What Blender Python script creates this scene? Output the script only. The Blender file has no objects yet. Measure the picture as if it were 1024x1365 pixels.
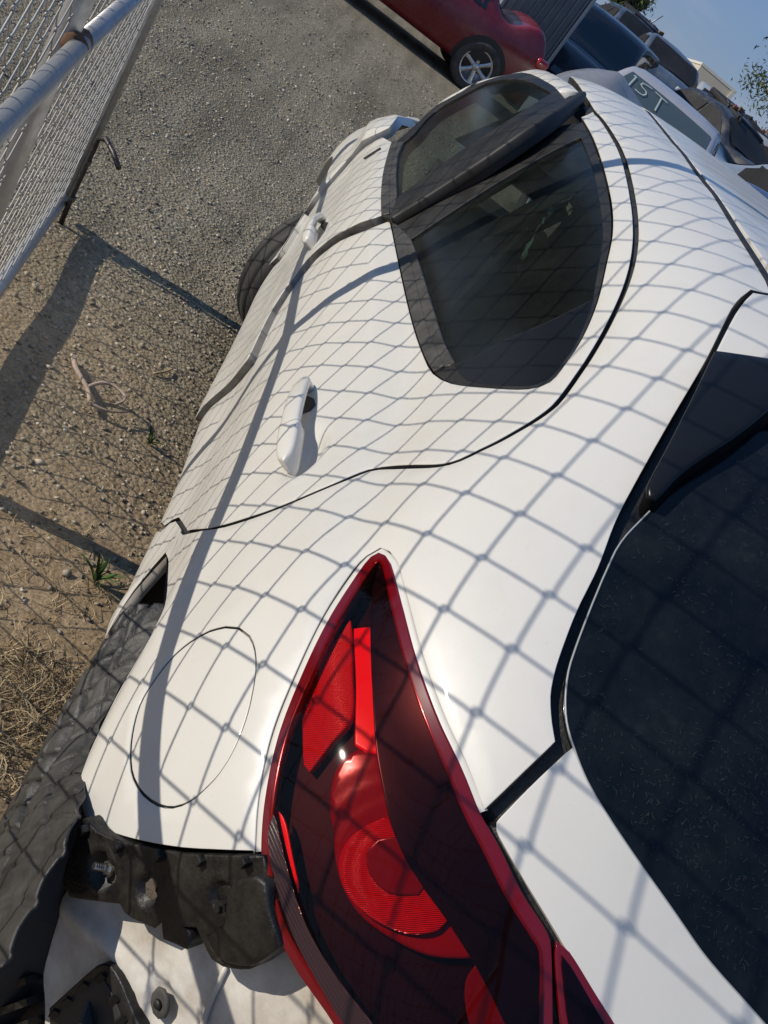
import bpy, bmesh, math, random
import numpy as np
from mathutils import Vector, Matrix
from mathutils.geometry import delaunay_2d_cdt

random.seed(7); RNG = np.random.default_rng(11)
S = bpy.context.scene
COL = S.collection

# ------------------------------------------------------------------ camera
CAM_POS = (-0.3370, 1.0420, 1.5290)
CAM_ROT = [[0.060315, 0.491927, -0.868545], [-0.812601, 0.529525, 0.243483], [0.579692, 0.691094, 0.431678]]
CAM_LENS = 49.0138

cam_data = bpy.data.cameras.new('camera'); cam = bpy.data.objects.new('camera', cam_data)
cam_data.sensor_fit = 'HORIZONTAL'; cam_data.sensor_width = 36.0; cam_data.lens = CAM_LENS
cam_data.clip_start = 0.02; cam_data.clip_end = 2000
M = Matrix(CAM_ROT).to_4x4(); M.translation = Vector(CAM_POS)
cam.matrix_world = M; COL.objects.link(cam); S.camera = cam
S.render.resolution_x = 768; S.render.resolution_y = 1024

# ------------------------------------------------------------------ light
SUN_TAN = 0.43; SUN_DX = 0.10          # shadows run towards -y, a little towards +x
sun_vec = Vector((-SUN_DX, 1.0, SUN_TAN * math.hypot(1, SUN_DX))).normalized()   # towards the sun
SUN_EL = math.asin(sun_vec.z)
world = bpy.data.worlds.new('World'); S.world = world; world.use_nodes = True
wn = world.node_tree.nodes; wl = world.node_tree.links; wn.clear()
sky = wn.new('ShaderNodeTexSky'); sky.sky_type = 'NISHITA'; sky.sun_disc = False
sky.sun_elevation = SUN_EL; sky.sun_rotation = math.atan2(sun_vec.x, sun_vec.y)
sky.air_density = 1.1; sky.dust_density = 0.25; sky.ozone_density = 5.0; sky.altitude = 100
bg = wn.new('ShaderNodeBackground'); bg.inputs['Strength'].default_value = 0.115
wo = wn.new('ShaderNodeOutputWorld')
# clear blue air, paler low down and deeper overhead, with a few thin high streaks of cloud
wmix = wn.new('ShaderNodeMix'); wmix.data_type = 'RGBA'; wmix.inputs[0].default_value = .80
wl.new(sky.outputs[0], wmix.inputs[6])
wgc = wn.new('ShaderNodeTexCoord'); wsp = wn.new('ShaderNodeSeparateXYZ'); wgr = wn.new('ShaderNodeValToRGB')
wgr.color_ramp.elements[0].position = 0.0; wgr.color_ramp.elements[0].color = (1.85, 2.6, 4.1, 1)
wgr.color_ramp.elements[1].position = 1.0; wgr.color_ramp.elements[1].color = (.62, 1.6, 4.0, 1)
e_ = wgr.color_ramp.elements.new(.10); e_.color = (1.45, 2.3, 4.2, 1); e_ = wgr.color_ramp.elements.new(.4); e_.color = (1.0, 2.2, 4.7, 1)
wl.new(wgc.outputs['Generated'], wsp.inputs[0]); wl.new(wsp.outputs['Z'], wgr.inputs[0]); wl.new(wgr.outputs[0], wmix.inputs[7])
wtc = wn.new('ShaderNodeTexCoord'); wmp = wn.new('ShaderNodeMapping'); wmp.inputs['Scale'].default_value = (2.2, 2.2, 13); wmp.inputs['Rotation'].default_value = (.5, .1, .3)
wno = wn.new('ShaderNodeTexNoise'); wno.inputs['Scale'].default_value = 2.6; wno.inputs['Detail'].default_value = 7
wrp = wn.new('ShaderNodeValToRGB'); wrp.color_ramp.elements[0].position = .52; wrp.color_ramp.elements[1].position = .80; wrp.color_ramp.elements[1].color = (.42, .42, .42, 1)
wl.new(wtc.outputs['Generated'], wmp.inputs[0]); wl.new(wmp.outputs[0], wno.inputs['Vector']); wl.new(wno.outputs['Fac'], wrp.inputs[0])
wcl = wn.new('ShaderNodeMix'); wcl.data_type = 'RGBA'; wcl.inputs[7].default_value = (3.9, 4.1, 4.9, 1)
wl.new(wrp.outputs[0], wcl.inputs[0]); wl.new(wmix.outputs[2], wcl.inputs[6]); wl.new(wcl.outputs[2], bg.inputs['Color']); wl.new(bg.outputs[0], wo.inputs['Surface'])
sl = bpy.data.lights.new('sun', 'SUN'); sl.energy = 4.5; sl.angle = math.radians(0.45); sl.color = (1.0, 0.92, 0.80)
so = bpy.data.objects.new('sun', sl); so.rotation_euler = sun_vec.to_track_quat('Z', 'Y').to_euler(); COL.objects.link(so)
S.view_settings.view_transform = 'Standard'; S.view_settings.look = 'None'
S.view_settings.exposure = -0.10; S.view_settings.gamma = 1.0; S.view_settings.use_curve_mapping = False

# ------------------------------------------------------------------ object helpers
def link(name, mesh, parent=None, mat=None):
    o = bpy.data.objects.new(name, mesh); COL.objects.link(o)
    if parent is not None: o.parent = parent
    if mat is not None:
        if isinstance(mat, (list, tuple)):
            for m in mat: mesh.materials.append(m)
        else: mesh.materials.append(mat)
    return o
def mesh_from(name, V, Fc, smooth=True):
    me = bpy.data.meshes.new(name)
    me.from_pydata([tuple(map(float, v)) for v in V], [], [tuple(map(int, f)) for f in Fc]); me.update()
    if smooth: me.shade_smooth()
    return me
def tri_mesh(name, V, T, smooth=False):
    V = np.asarray(V, np.float32); T = np.asarray(T, np.int32); k = T.shape[1]
    me = bpy.data.meshes.new(name)
    me.vertices.add(len(V)); me.vertices.foreach_set('co', V.ravel())
    me.loops.add(T.size); me.loops.foreach_set('vertex_index', T.ravel())
    me.polygons.add(len(T)); me.polygons.foreach_set('loop_start', np.arange(0, T.size, k, dtype=np.int32))
    me.update(calc_edges=True); me.validate()
    if smooth: me.shade_smooth()
    return me
def thing(name, label, cat, loc=(0, 0, 0), rz=0.0, group=None):
    o = bpy.data.objects.new(name, None); COL.objects.link(o); o.location = loc; o.rotation_euler = (0, 0, rz)
    o['label'] = label; o['category'] = cat; o.empty_display_size = .1
    if group: o['group'] = group
    return o
def tag(o, label, cat, group=None, kind=None):
    o['label'] = label; o['category'] = cat
    if group: o['group'] = group
    if kind: o['kind'] = kind
    return o
def bm_obj(name, bm, parent=None, mat=None, smooth=True):
    bmesh.ops.recalc_face_normals(bm, faces=bm.faces[:])
    me = bpy.data.meshes.new(name); bm.to_mesh(me); bm.free()
    if smooth: me.shade_smooth()
    return link(name, me, parent, mat)
def add_box(bm, c, s, rot=None, bev=0.0):
    r = bmesh.ops.create_cube(bm, size=1.0); vs = r['verts']
    for v in vs: v.co = Vector((v.co.x * s[0], v.co.y * s[1], v.co.z * s[2]))
    if bev > 0:
        es = list({e for v in vs for e in v.link_edges})
        rb = bmesh.ops.bevel(bm, geom=es, offset=bev, segments=2, affect='EDGES', profile=.6)
        vs = list({v for f in rb['faces'] for v in f.verts} | {v for v in vs if v.is_valid})
    for v in vs:
        co = v.co if rot is None else rot @ v.co
        v.co = co + Vector(c)
def tube_vf(pts, r, n=8, close=True):
    """tube along a polyline; r scalar or list"""
    P = [Vector(p) for p in pts]; m = len(P); R = [r] * m if np.isscalar(r) else list(r)
    V = []; Fc = []; up = None
    for i in range(m):
        t = (P[min(i + 1, m - 1)] - P[max(i - 1, 0)]).normalized()
        if up is None:
            a = Vector((0, 0, 1)) if abs(t.z) < .9 else Vector((1, 0, 0)); up = t.cross(a).normalized()
        up = (up - t * up.dot(t)).normalized(); b = t.cross(up)
        for k in range(n):
            an = 2 * math.pi * k / n; V.append(P[i] + (up * math.cos(an) + b * math.sin(an)) * R[i])
    for i in range(m - 1):
        for k in range(n):
            a = i * n + k; b2 = i * n + (k + 1) % n; Fc.append((a, b2, b2 + n, a + n))
    if close:
        Fc.append(tuple(range(n))[::-1]); Fc.append(tuple((m - 1) * n + k for k in range(n)))
    return V, Fc
def tube(name, pts, r, parent=None, mat=None, n=8):
    V, Fc = tube_vf(pts, r, n); return link(name, mesh_from(name, V, Fc), parent, mat)
def join_vf(parts):
    V = []; Fc = []
    for v, f in parts:
        o = len(V); V += list(v); Fc += [tuple(i + o for i in q) for q in f]
    return V, Fc

# ------------------------------------------------------------------ materials
def mat(name, base=(.5, .5, .5), rough=.5, metal=0.0, coat=0.0, spec=.5, coat_rough=.03):
    m = bpy.data.materials.new(name); m.use_nodes = True
    p = m.node_tree.nodes['Principled BSDF']
    p.inputs['Base Color'].default_value = (*base, 1); p.inputs['Roughness'].default_value = rough
    p.inputs['Metallic'].default_value = metal; p.inputs['Coat Weight'].default_value = coat
    p.inputs['Coat Roughness'].default_value = coat_rough; p.inputs['Specular IOR Level'].default_value = spec
    return m
class NT:
    def __init__(s, m): s.m = m; s.n = m.node_tree.nodes; s.l = m.node_tree.links; s.p = s.n.get('Principled BSDF'); s.out = s.n.get('Material Output')
    def node(s, t, **kw):
        n = s.n.new(t)
        for k, v in kw.items():
            if k in n.inputs: n.inputs[k].default_value = v
            else: setattr(n, k, v)
        return n
    def coords(s, scale=(1, 1, 1)):
        tc = s.n.new('ShaderNodeTexCoord'); mp = s.n.new('ShaderNodeMapping'); mp.inputs['Scale'].default_value = scale
        s.l.new(tc.outputs['Object'], mp.inputs['Vector']); return mp.outputs[0]
    def noise(s, vec, scale, detail=4, rough=.55):
        n = s.n.new('ShaderNodeTexNoise'); n.inputs['Scale'].default_value = scale; n.inputs['Detail'].default_value = detail; n.inputs['Roughness'].default_value = rough
        s.l.new(vec, n.inputs['Vector']); return n.outputs['Fac']
    def ramp(s, fac, stops):
        r = s.n.new('ShaderNodeValToRGB'); e = r.color_ramp.elements
        while len(e) < len(stops): e.new(.5)
        for i, (p, c) in enumerate(stops): e[i].position = p; e[i].color = (*c, 1) if len(c) == 3 else c
        s.l.new(fac, r.inputs[0]); return r.outputs[0]
    def mix(s, fac, a, b):
        n = s.n.new('ShaderNodeMix'); n.data_type = 'RGBA'
        for sock, v in ((n.inputs[0], fac), (n.inputs[6], a), (n.inputs[7], b)):
            if hasattr(v, 'is_linked'): s.l.new(v, sock)
            else: sock.default_value = (*v, 1) if isinstance(v, tuple) else v
        return n.outputs[2]
    def math(s, op, a, b=0.0):
        n = s.n.new('ShaderNodeMath'); n.operation = op
        for sock, v in ((n.inputs[0], a), (n.inputs[1], b)):
            if hasattr(v, 'is_linked'): s.l.new(v, sock)
            else: sock.default_value = v
        return n.outputs[0]
    def bump(s, h, strength=.3, dist=.01):
        b = s.n.new('ShaderNodeBump'); b.inputs['Strength'].default_value = strength; b.inputs['Distance'].default_value = dist
        s.l.new(h, b.inputs['Height']); s.l.new(b.outputs[0], s.p.inputs['Normal']); return b.outputs[0]
    def set(s, key, v): s.l.new(v, s.p.inputs[key])

def grimy(name, base, dirt, rough=.55, amount=.5, scale=6.0, bump=.15, bscale=90.0, **kw):
    m = mat(name, base, rough, **kw); t = NT(m); v = t.coords()
    f = t.ramp(t.noise(v, scale, 6, .65), [(.5 - .25 * amount, (0, 0, 0)), (.5 + .45 * (1.2 - amount), (1, 1, 1))])
    t.set('Base Color', t.mix(f, base, dirt))
    r = t.math('ADD', t.math('MULTIPLY', f, .25), rough - .05); t.set('Roughness', r)
    t.bump(t.noise(v, bscale, 4), bump, .004)
    return m
def paint(name, base, rough=.28, flake=.04, dust=.0, dustc=(.55, .5, .42)):
    m = mat(name, base, rough, coat=.35, coat_rough=.12); t = NT(m); v = t.coords()
    a = t.mix(t.math('MULTIPLY', t.noise(v, 900, 2), .10), base, tuple(min(1, c * .82) for c in base))
    f = t.ramp(t.noise(v, 3.5, 6, .7), [(.45, (0, 0, 0)), (.8, (1, 1, 1))])
    a = t.mix(t.math('MULTIPLY', f, dust), a, dustc)
    sp = t.ramp(t.noise(v, 260, 2), [(.70, (0, 0, 0)), (.76, (1, 1, 1))]); sm = t.ramp(t.noise(v, 13, 5, .7), [(.5, (0, 0, 0)), (.72, (1, 1, 1))])
    a = t.mix(t.math('MULTIPLY', t.math('ADD', t.math('MULTIPLY', sp, 1.3), t.math('MULTIPLY', sm, .45)), dust), a, tuple(c * .62 for c in dustc))
    t.set('Base Color', a); t.set('Roughness', t.math('ADD', t.math('MULTIPLY', f, .16), rough - .04)); t.set('Coat Roughness', t.math('ADD', t.math('MULTIPLY', sm, .12), .07))
    t.bump(t.noise(v, 1500, 2), flake, .0006)
    return m
M_WHITE = paint('white_pearl_paint', (.595, .582, .54), .40, .14, .20)
M_WINNER = grimy('dirty_white_inner_panel', (.64, .62, .57), (.30, .24, .17), .5, .62, 11, .2, 60)
M_BLACK = grimy('black_plastic', (.006, .006, .0065), (.024, .022, .019), .48, .45, 14, .25, 220)
M_DUSTYBLACK = grimy('dusty_black_trim', (.024, .0235, .023), (.07, .066, .06), .55, .6, 20, .12, 150)
M_BRACKET = grimy('dirty_black_bracket', (.004, .004, .004), (.034, .028, .021), .48, .34, 26, .25, 260)
M_LINER = grimy('grey_liner_plastic', (.045, .046, .048), (.13, .122, .11), .5, .55, 9, .25, 120)
M_GLOSSBLACK = mat('gloss_black_panel', (.007, .008, .010), .28, spec=.22)
M_RUBBER = grimy('tyre_rubber', (.028, .028, .028), (.10, .092, .08), .7, .5, 12, .2, 180)
M_GASKET = mat('black_gasket', (.012, .012, .012), .6)
M_SEAMDARK = mat('dark_seam_and_shade', (.02, .02, .021), .6)  # dark seams; also stands for shade on panel folds and in openings
M_JAMB = grimy('grey_jamb_and_shade', (.20, .195, .185), (.10, .085, .07), .6, .6, 20)  # grey joint colour; on the front door edge it stands for shade
M_STEEL = grimy('galvanised_steel', (.42, .43, .44), (.30, .29, .27), .42, .5, 30, .15, 200, metal=.55)
M_WIRE = grimy('galvanised_wire', (.40, .395, .37), (.24, .22, .19), .5, .5, 9, .1, 300, metal=.35)
M_BOLT = mat('zinc_bolt', (.6, .6, .58), .3, metal=1.0)
M_RUST = grimy('rust', (.16, .085, .045), (.08, .04, .02), .85, .5, 60)
M_DARKSTEEL = grimy('dark_steel_rod', (.05, .05, .052), (.10, .07, .05), .45, .4, 40, metal=.6)

def glass_mat(name, tint, dust=.08, dustc=(.32, .33, .30), rough=.02, speck=True, ior=1.45):
    """thin dusty pane: fresnel reflection, tinted see-through, dust that catches light"""
    m = bpy.data.materials.new(name); m.use_nodes = True; t = NT(m); t.n.remove(t.p)
    fr = t.node('ShaderNodeFresnel', IOR=ior); gl = t.node('ShaderNodeBsdfGlossy', Roughness=rough)
    tr = t.node('ShaderNodeBsdfTransparent'); tr.inputs[0].default_value = (*tint, 1)
    di = t.node('ShaderNodeBsdfDiffuse'); di.inputs[0].default_value = (*dustc, 1)
    v = t.coords()
    f = t.math('MULTIPLY', t.ramp(t.noise(v, 7, 6, .7), [(.3, (.35, .35, .35)), (.75, (1, 1, 1))]), dust)
    if speck:
        sp = t.ramp(t.noise(v, 330, 2), [(.68, (0, 0, 0)), (.76, (1, 1, 1))])
        f = t.math('ADD', f, t.math('MULTIPLY', sp, dust * 2.4))
    m1 = t.n.new('ShaderNodeMixShader'); t.l.new(f, m1.inputs[0]); t.l.new(tr.outputs[0], m1.inputs[1]); t.l.new(di.outputs[0], m1.inputs[2])
    m2 = t.n.new('ShaderNodeMixShader'); t.l.new(fr.outputs[0], m2.inputs[0]); t.l.new(m1.outputs[0], m2.inputs[1]); t.l.new(gl.outputs[0], m2.inputs[2])
    t.l.new(m2.outputs[0], t.out.inputs['Surface']); return m
M_SIDEGLASS = glass_mat('dusty_side_glass', (.26, .33, .30), .038, (.28, .32, .28), .15, ior=1.20)
M_LENS = glass_mat('clear_red_lens', (.95, .42, .40), .003, (.5, .4, .4), .03, True, 1.30)
M_BGGLASS = glass_mat('tinted_glass', (.25, .30, .30), .10)
def rear_glass_mat():
    m = mat('dark_privacy_glass', (.008, .011, .015), .06, spec=.22); t = NT(m); v = t.coords()
    f = t.ramp(t.noise(v, 11, 8, .78), [(.40, (.003, .005, .007)), (.60, (.008, .010, .012)), (.78, (.022, .024, .026))])
    t.set('Base Color', f); t.set('Roughness', t.math('ADD', t.math('MULTIPLY', t.noise(v, 9, 5), .16), .02)); return m
M_REARGLASS = rear_glass_mat()
M_REDLENS = mat('red_lens_border', (.12, .0012, .005), .14, coat=.4)
M_REDBAR = mat('red_light_bar', (.66, .003, .007), .25, spec=.25)
M_LAMPDARK = mat('smoked_red_housing', (.004, .0006, .0006), .5, spec=.1)
M_BAND = mat('dark_plum_lens', (.004, .0016, .0040), .25, spec=.15)
def ridged(name, base, scale, axis, strength=.6, rough=.2, wtype='BANDS'):
    m = mat(name, base, rough); t = NT(m); v = t.coords()
    w = t.n.new('ShaderNodeTexWave'); w.wave_type = wtype
    if wtype == 'BANDS': w.bands_direction = axis
    w.inputs['Scale'].default_value = scale; t.l.new(v, w.inputs['Vector']); t.bump(w.outputs['Fac'], strength, .002); return m
M_REFLECTOR = ridged('red_reflector', (.50, .006, .008), 190, 'DIAGONAL', .8)
M_BULBRIM = mat('red_bulb_rim', (.15, .0012, .003), .16, spec=.25)
M_BULB = ridged('red_bulb_lens', (.46, .003, .006), 230, 'DIAGONAL', .8)
M_CORE = mat('dark_red_core', (.11, .001, .003), .18, spec=.25)
M_CLEARSTRIP = ridged('smoky_reverse_lens', (.055, .028, .028), 110, 'Z', 1.0, .15)

# ------------------------------------------------------------------ shape of the white car's skin (x forward, y left, z up; metres)
def nspline(x,y):
    """natural cubic spline; y may be 2D (n,m). returns callable on arrays"""
    x=np.asarray(x,float); y=np.asarray(y,float); n=len(x)
    h=np.diff(x); A=np.zeros((n,n)); 
    A[0,0]=A[-1,-1]=1
    R=np.zeros_like(y)
    for i in range(1,n-1):
        A[i,i-1]=h[i-1];A[i,i]=2*(h[i-1]+h[i]);A[i,i+1]=h[i]
        R[i]=6*((y[i+1]-y[i])/h[i]-(y[i]-y[i-1])/h[i-1])
    M=np.linalg.solve(A,R)
    s0=(y[1]-y[0])/h[0]-h[0]*M[1]/6; s1=(y[-1]-y[-2])/h[-1]+h[-1]*M[-2]/6
    def f(t):
        t=np.asarray(t,float)
        i=np.clip(np.searchsorted(x,t)-1,0,n-2)
        a=(x[i+1]-t);b=(t-x[i]);H=h[i]
        v=(M[i]*a**3+M[i+1]*b**3)/(6*H)+(y[i]/H-M[i]*H/6)*a+(y[i+1]/H-M[i+1]*H/6)*b
        v=np.where(t<x[0],y[0]+s0*(t-x[0]),v); v=np.where(t>x[-1],y[-1]+s1*(t-x[-1]),v)
        return v
    return f
Bz=[.10,.20,.30,.36,.44,.52,.60,.68,.74,.79,.83,.87,.904,.94,.975,1.03,1.10,1.20,1.30,1.35,1.40,1.46]
By=[.82,.862,.880,.878,.871,.872,.8755,.873,.865,.852,.841,.825,.810,.792,.765,.7405,.7085,.6585,.6020,.5715,.537,.488]
base=nspline(Bz,By)
DX=[-.2,.2,.45,.6,.85,1.1,1.4,1.74,2.0,2.4,2.85,3.3,3.7,4.2]
DL=nspline(DX,[-.10,-.05,-.015,-.005,0,-.005,-.005,0,.015,.025,.037,.055,.05,-.06])
DB=nspline(DX,[-.08,-.04,-.01,0,-.015,-.036,-.026,0,.03,.06,.08,.10,.10,-.05])
DR=nspline(DX,[-.15,-.11,-.085,-.07,-.055,-.045,-.025,0,.03,.085,.11,.09,.0,-.1])
def sstep(a,b,t):
    u=np.clip((t-a)/(b-a),0,1); return u*u*(3-2*u)
def Ys(x,z):
    a=sstep(.70,1.0,z); b=sstep(1.0,1.38,z)
    return base(z)+DL(x)*(1-a)+DB(x)*a*(1-b)+DR(x)*a*b
Xc=nspline([.2,.5,.7,.78,.84,.90,1.0,1.08,1.22,1.30,1.41,1.5],[.20,.17,.17,.18,.20,.245,.335,.42,.64,.79,1.0,1.18])
def Xr(y,z): return Xc(z)+.50*(y*y-.36)
Zc=nspline([.4,.8,1.1,1.5,1.9,2.3,2.6,2.9,3.2,3.4,3.6,4.2],[1.37,1.44,1.455,1.47,1.482,1.49,1.49,1.43,1.25,1.10,1.05,.92])
def Zr(x,y): return Zc(x)-.10*y*y-.22*y**4
def smax(a,b,k):
    h=np.clip(k-np.abs(a-b),0,None)/k
    return np.maximum(a,b)+h*h*k*.25
def door_off(x,z): return (.018+.050*sstep(1.0,1.42,z))*np.clip((3.1-x)/1.13,0,1.1)
def F(P,door=False):
    x,y,z=P[...,0],P[...,1],P[...,2]
    s=(np.abs(y)-Ys(x,z)-(door_off(x,z) if door else 0))*.88
    r=(Xr(y,z)-x)*.80
    t=(z-Zr(x,y))*.97
    f=smax(s,r,.22)
    return smax(f,t,.10)
def raycast(o,D,tmax=8.,n=260,door=False):
    D=np.atleast_2d(D); t=np.full(len(D),.25); hit=np.full(len(D),np.nan)
    ts=np.linspace(.3,tmax,n)
    prev=F(o+D*ts[0],door); done=np.zeros(len(D),bool)
    for i in range(1,n):
        cur=F(o+D*ts[i],door)
        c=(~done)&(cur<0)
        if c.any():
            a=np.full(c.sum(),ts[i-1]);b=np.full(c.sum(),ts[i]);d=D[c]
            for _ in range(40):
                m=(a+b)/2; v=F(o+d*m[:,None],door); a=np.where(v<0,a,m); b=np.where(v<0,m,b)
            hit[c]=a; done|=c
        prev=cur
    return o+D*hit[:,None]

def gradF(P, door=False, e=.002):
    g = np.zeros_like(P)
    for i in range(3):
        d = np.zeros(3); d[i] = e; g[:, i] = F(P + d, door) - F(P - d, door)
    return g / (np.linalg.norm(g, axis=1, keepdims=True) + 1e-12)
def to_skin(P, n, door=False, span=.5, steps=60):
    o = P + n * span; prev = F(o, door); A = np.zeros(len(P)); B = np.full(len(P), np.nan); done = np.zeros(len(P), bool); L = 2 * span
    for i in range(1, steps + 1):
        tt = L * i / steps; cur = F(o - n * tt, door); c = (~done) & (cur < 0)
        A[c] = L * (i - 1) / steps; B[c] = tt; done |= c
    B[~done] = span; A[~done] = span
    for _ in range(16):
        m = (A + B) / 2; v = F(o - n * m[:, None], door); A = np.where(v < 0, A, m); B = np.where(v < 0, m, B)
    return o - n * ((A + B) / 2)[:, None]
def inside(poly, P):
    x, y = P[:, 0], P[:, 1]; r = np.zeros(len(P), bool); n = len(poly)
    for i in range(n):
        x1, y1 = poly[i]; x2, y2 = poly[(i + 1) % n]
        c = (y1 > y) != (y2 > y)
        if c.any():
            xi = (x2 - x1) * (y - y1) / (y2 - y1 + 1e-15) + x1; r ^= c & (x < xi)
    return r
def area2(p): q = np.roll(p, -1, 0); return .5 * np.sum(p[:, 0] * q[:, 1] - q[:, 0] * p[:, 1])
def shrink(p, d):
    a = np.roll(p, 1, 0); b = np.roll(p, -1, 0); e1 = p - a; e2 = b - p
    e1 /= np.linalg.norm(e1, axis=1, keepdims=True) + 1e-12; e2 /= np.linalg.norm(e2, axis=1, keepdims=True) + 1e-12
    n1 = np.stack([-e1[:, 1], e1[:, 0]], 1); n2 = np.stack([-e2[:, 1], e2[:, 0]], 1)
    n = n1 + n2; l = np.linalg.norm(n, axis=1, keepdims=True); n = n / np.maximum(l, .5) ; k = 2 / np.maximum(l, 1.0)
    return p + n * d * np.minimum(k, 1.6) * np.where(l > .5, 1, .6)
def fill(poly, holes, h):
    """2-D triangulation with interior points"""
    lo, hi = poly.min(0), poly.max(0)
    gx = np.arange(lo[0], hi[0], h); gy = np.arange(lo[1], hi[1], h * .866)
    G = np.array([(x + (.5 * h if j % 2 else 0), y) for j, y in enumerate(gy) for x in gx])
    if len(G):
        k = inside(poly, G)
        for q in holes: k &= ~inside(q, G)
        G = G[k]
        B = np.concatenate([poly] + list(holes))
        keep = np.ones(len(G), bool)
        for s in range(0, len(G), 2000):
            d = ((G[s:s + 2000, None] - B[None]) ** 2).sum(2).min(1); keep[s:s + 2000] = d > (.45 * h) ** 2
        G = G[keep]
    V = [tuple(p) for p in poly]; E = [(i, (i + 1) % len(poly)) for i in range(len(poly))]
    for q in holes:
        o = len(V); V += [tuple(p) for p in q]; E += [(o + i, o + (i + 1) % len(q)) for i in range(len(q))]
    nb = len(V); V += [tuple(p) for p in G]
    rv, re, rf, ov, oe, of = delaunay_2d_cdt([Vector(p) for p in V], E, [], 0, 1e-6)
    P = np.array([tuple(p) for p in rv]); T = np.array([tuple(f) for f in rf])
    C = P[T].mean(1); k = inside(poly, C)
    for q in holes: k &= ~inside(q, C)
    T = T[k]
    a = P[T[:, 1]] - P[T[:, 0]]; b = P[T[:, 2]] - P[T[:, 0]]; fl = (a[:, 0] * b[:, 1] - a[:, 1] * b[:, 0]) < 0
    T[fl] = T[fl][:, ::-1]
    return P, T
def boundary_loops(T):
    ed = {}
    for t in T:
        for i in range(3):
            a, b = int(t[i]), int(t[(i + 1) % 3])
            if (b, a) in ed: del ed[(b, a)]
            else: ed[(a, b)] = 1
    nxt = {a: b for a, b in ed}; loops = []
    while nxt:
        s, b = next(iter(nxt.items())); l = [s]; del nxt[s]
        while b != s and b in nxt: l.append(b); b2 = nxt[b]; del nxt[b]; b = b2
        if len(l) > 2: loops.append(l)
    return loops
def skin_panel(name, outline, parent, material, off=0.0, h=.02, holes=(), inset=0.0, rim=.012, door=False, mirror=False, disp=None, round_=.0012, nrm=None, rim_mat=None, hole_inset=None):
    O = np.array(outline, float); ctr = O.mean(0)
    n = gradF(O, door).mean(0) if nrm is None else np.array(nrm, float); n /= np.linalg.norm(n)
    u = np.cross([0, 0, 1.0] if abs(n[2]) < .9 else [0, 1.0, 0], n); u /= np.linalg.norm(u); v = np.cross(n, u)
    p2 = lambda Q: np.stack([(np.array(Q, float) - ctr) @ u, (np.array(Q, float) - ctr) @ v], 1)
    poly = p2(O)
    if area2(poly) < 0: poly = poly[::-1]
    if inset: poly = shrink(poly, inset)
    hs = []
    for q in holes:
        q2 = p2(q)
        if area2(q2) > 0: q2 = q2[::-1]
        if inset: q2 = shrink(q2, inset if hole_inset is None else hole_inset)
        hs.append(q2)
    P, T = fill(poly, hs, h)
    Q = ctr + P[:, :1] * u + P[:, 1:] * v
    Q = to_skin(Q, np.tile(n, (len(Q), 1)), door); g = gradF(Q, door)
    loops = boundary_loops(T)
    X = Q + g * off
    if disp is not None: X = X + g * disp(Q)[:, None]
    V = list(X); Fc = [tuple(t) for t in T]; nf = len(Fc); rim_ids = []; NRM = list(g)
    if rim > 0:
        for l in loops:
            m = len(l); L = np.array(l); rows = [L]
            c2 = P[L]; e = np.roll(c2, -1, 0) - np.roll(c2, 1, 0); e /= np.linalg.norm(e, axis=1, keepdims=True) + 1e-12
            outw = e[:, 1:2] * u - e[:, :1] * v
            for dn, do in ((-round_ * .35, round_ * .75), (-round_ * 1.3, round_), (-rim, round_)):
                o = len(V); V += list(X[L] + g[L] * dn + outw * do); rows.append(np.arange(o, o + m)); wn_ = .75 if dn > -round_ else (.12 if dn > -rim else 0.0); NRM += list(g[L] * wn_ + outw * (1 - wn_))
            for ri, (a, b) in enumerate(zip(rows[:-1], rows[1:])):
                for i in range(m):
                    j = (i + 1) % m; Fc.append((a[i], b[i], b[j], a[j])); rim_ids.append(1 if ri == 2 else 0)
    V = np.array(V)
    NRM = np.array(NRM); NRM /= np.linalg.norm(NRM, axis=1, keepdims=True) + 1e-12
    if mirror: V[:, 1] *= -1; NRM[:, 1] *= -1; Fc = [f[::-1] for f in Fc]
    me = mesh_from(name, V, Fc)
    if disp is None and nrm is None: me.normals_split_custom_set_from_vertices([tuple(q) for q in NRM])
    if rim_mat is not None:
        mi = np.zeros(len(Fc), np.int32); mi[nf:] = rim_ids; me.materials.append(material); me.materials.append(rim_mat); me.polygons.foreach_set('material_index', mi); return link(name, me, parent)
    return link(name, me, parent, material)
def ribbon(name, line, parent, material, width, off, door=False, thick=.004, n_across=3):
    """strip lying along a line on the skin"""
    L = np.array(line, float); g = gradF(L, door); t = np.gradient(L, axis=0); t /= np.linalg.norm(t, axis=1, keepdims=True) + 1e-12
    s = np.cross(g, t); s /= np.linalg.norm(s, axis=1, keepdims=True) + 1e-12
    prof = [(-.5, -thick), (-.46, -.2 * thick), (-.25, 0), (.25, 0), (.46, -.2 * thick), (.5, -thick)]
    V = []; Fc = []; m = len(prof)
    for i in range(len(L)):
        for a, b in prof: V.append(L[i] + s[i] * a * width + g[i] * (off + b))
    for i in range(len(L) - 1):
        for k in range(m - 1): a = i * m + k; Fc.append((a, a + 1, a + 1 + m, a + m))
    return link(name, mesh_from(name, V, Fc), parent, material)
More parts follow.
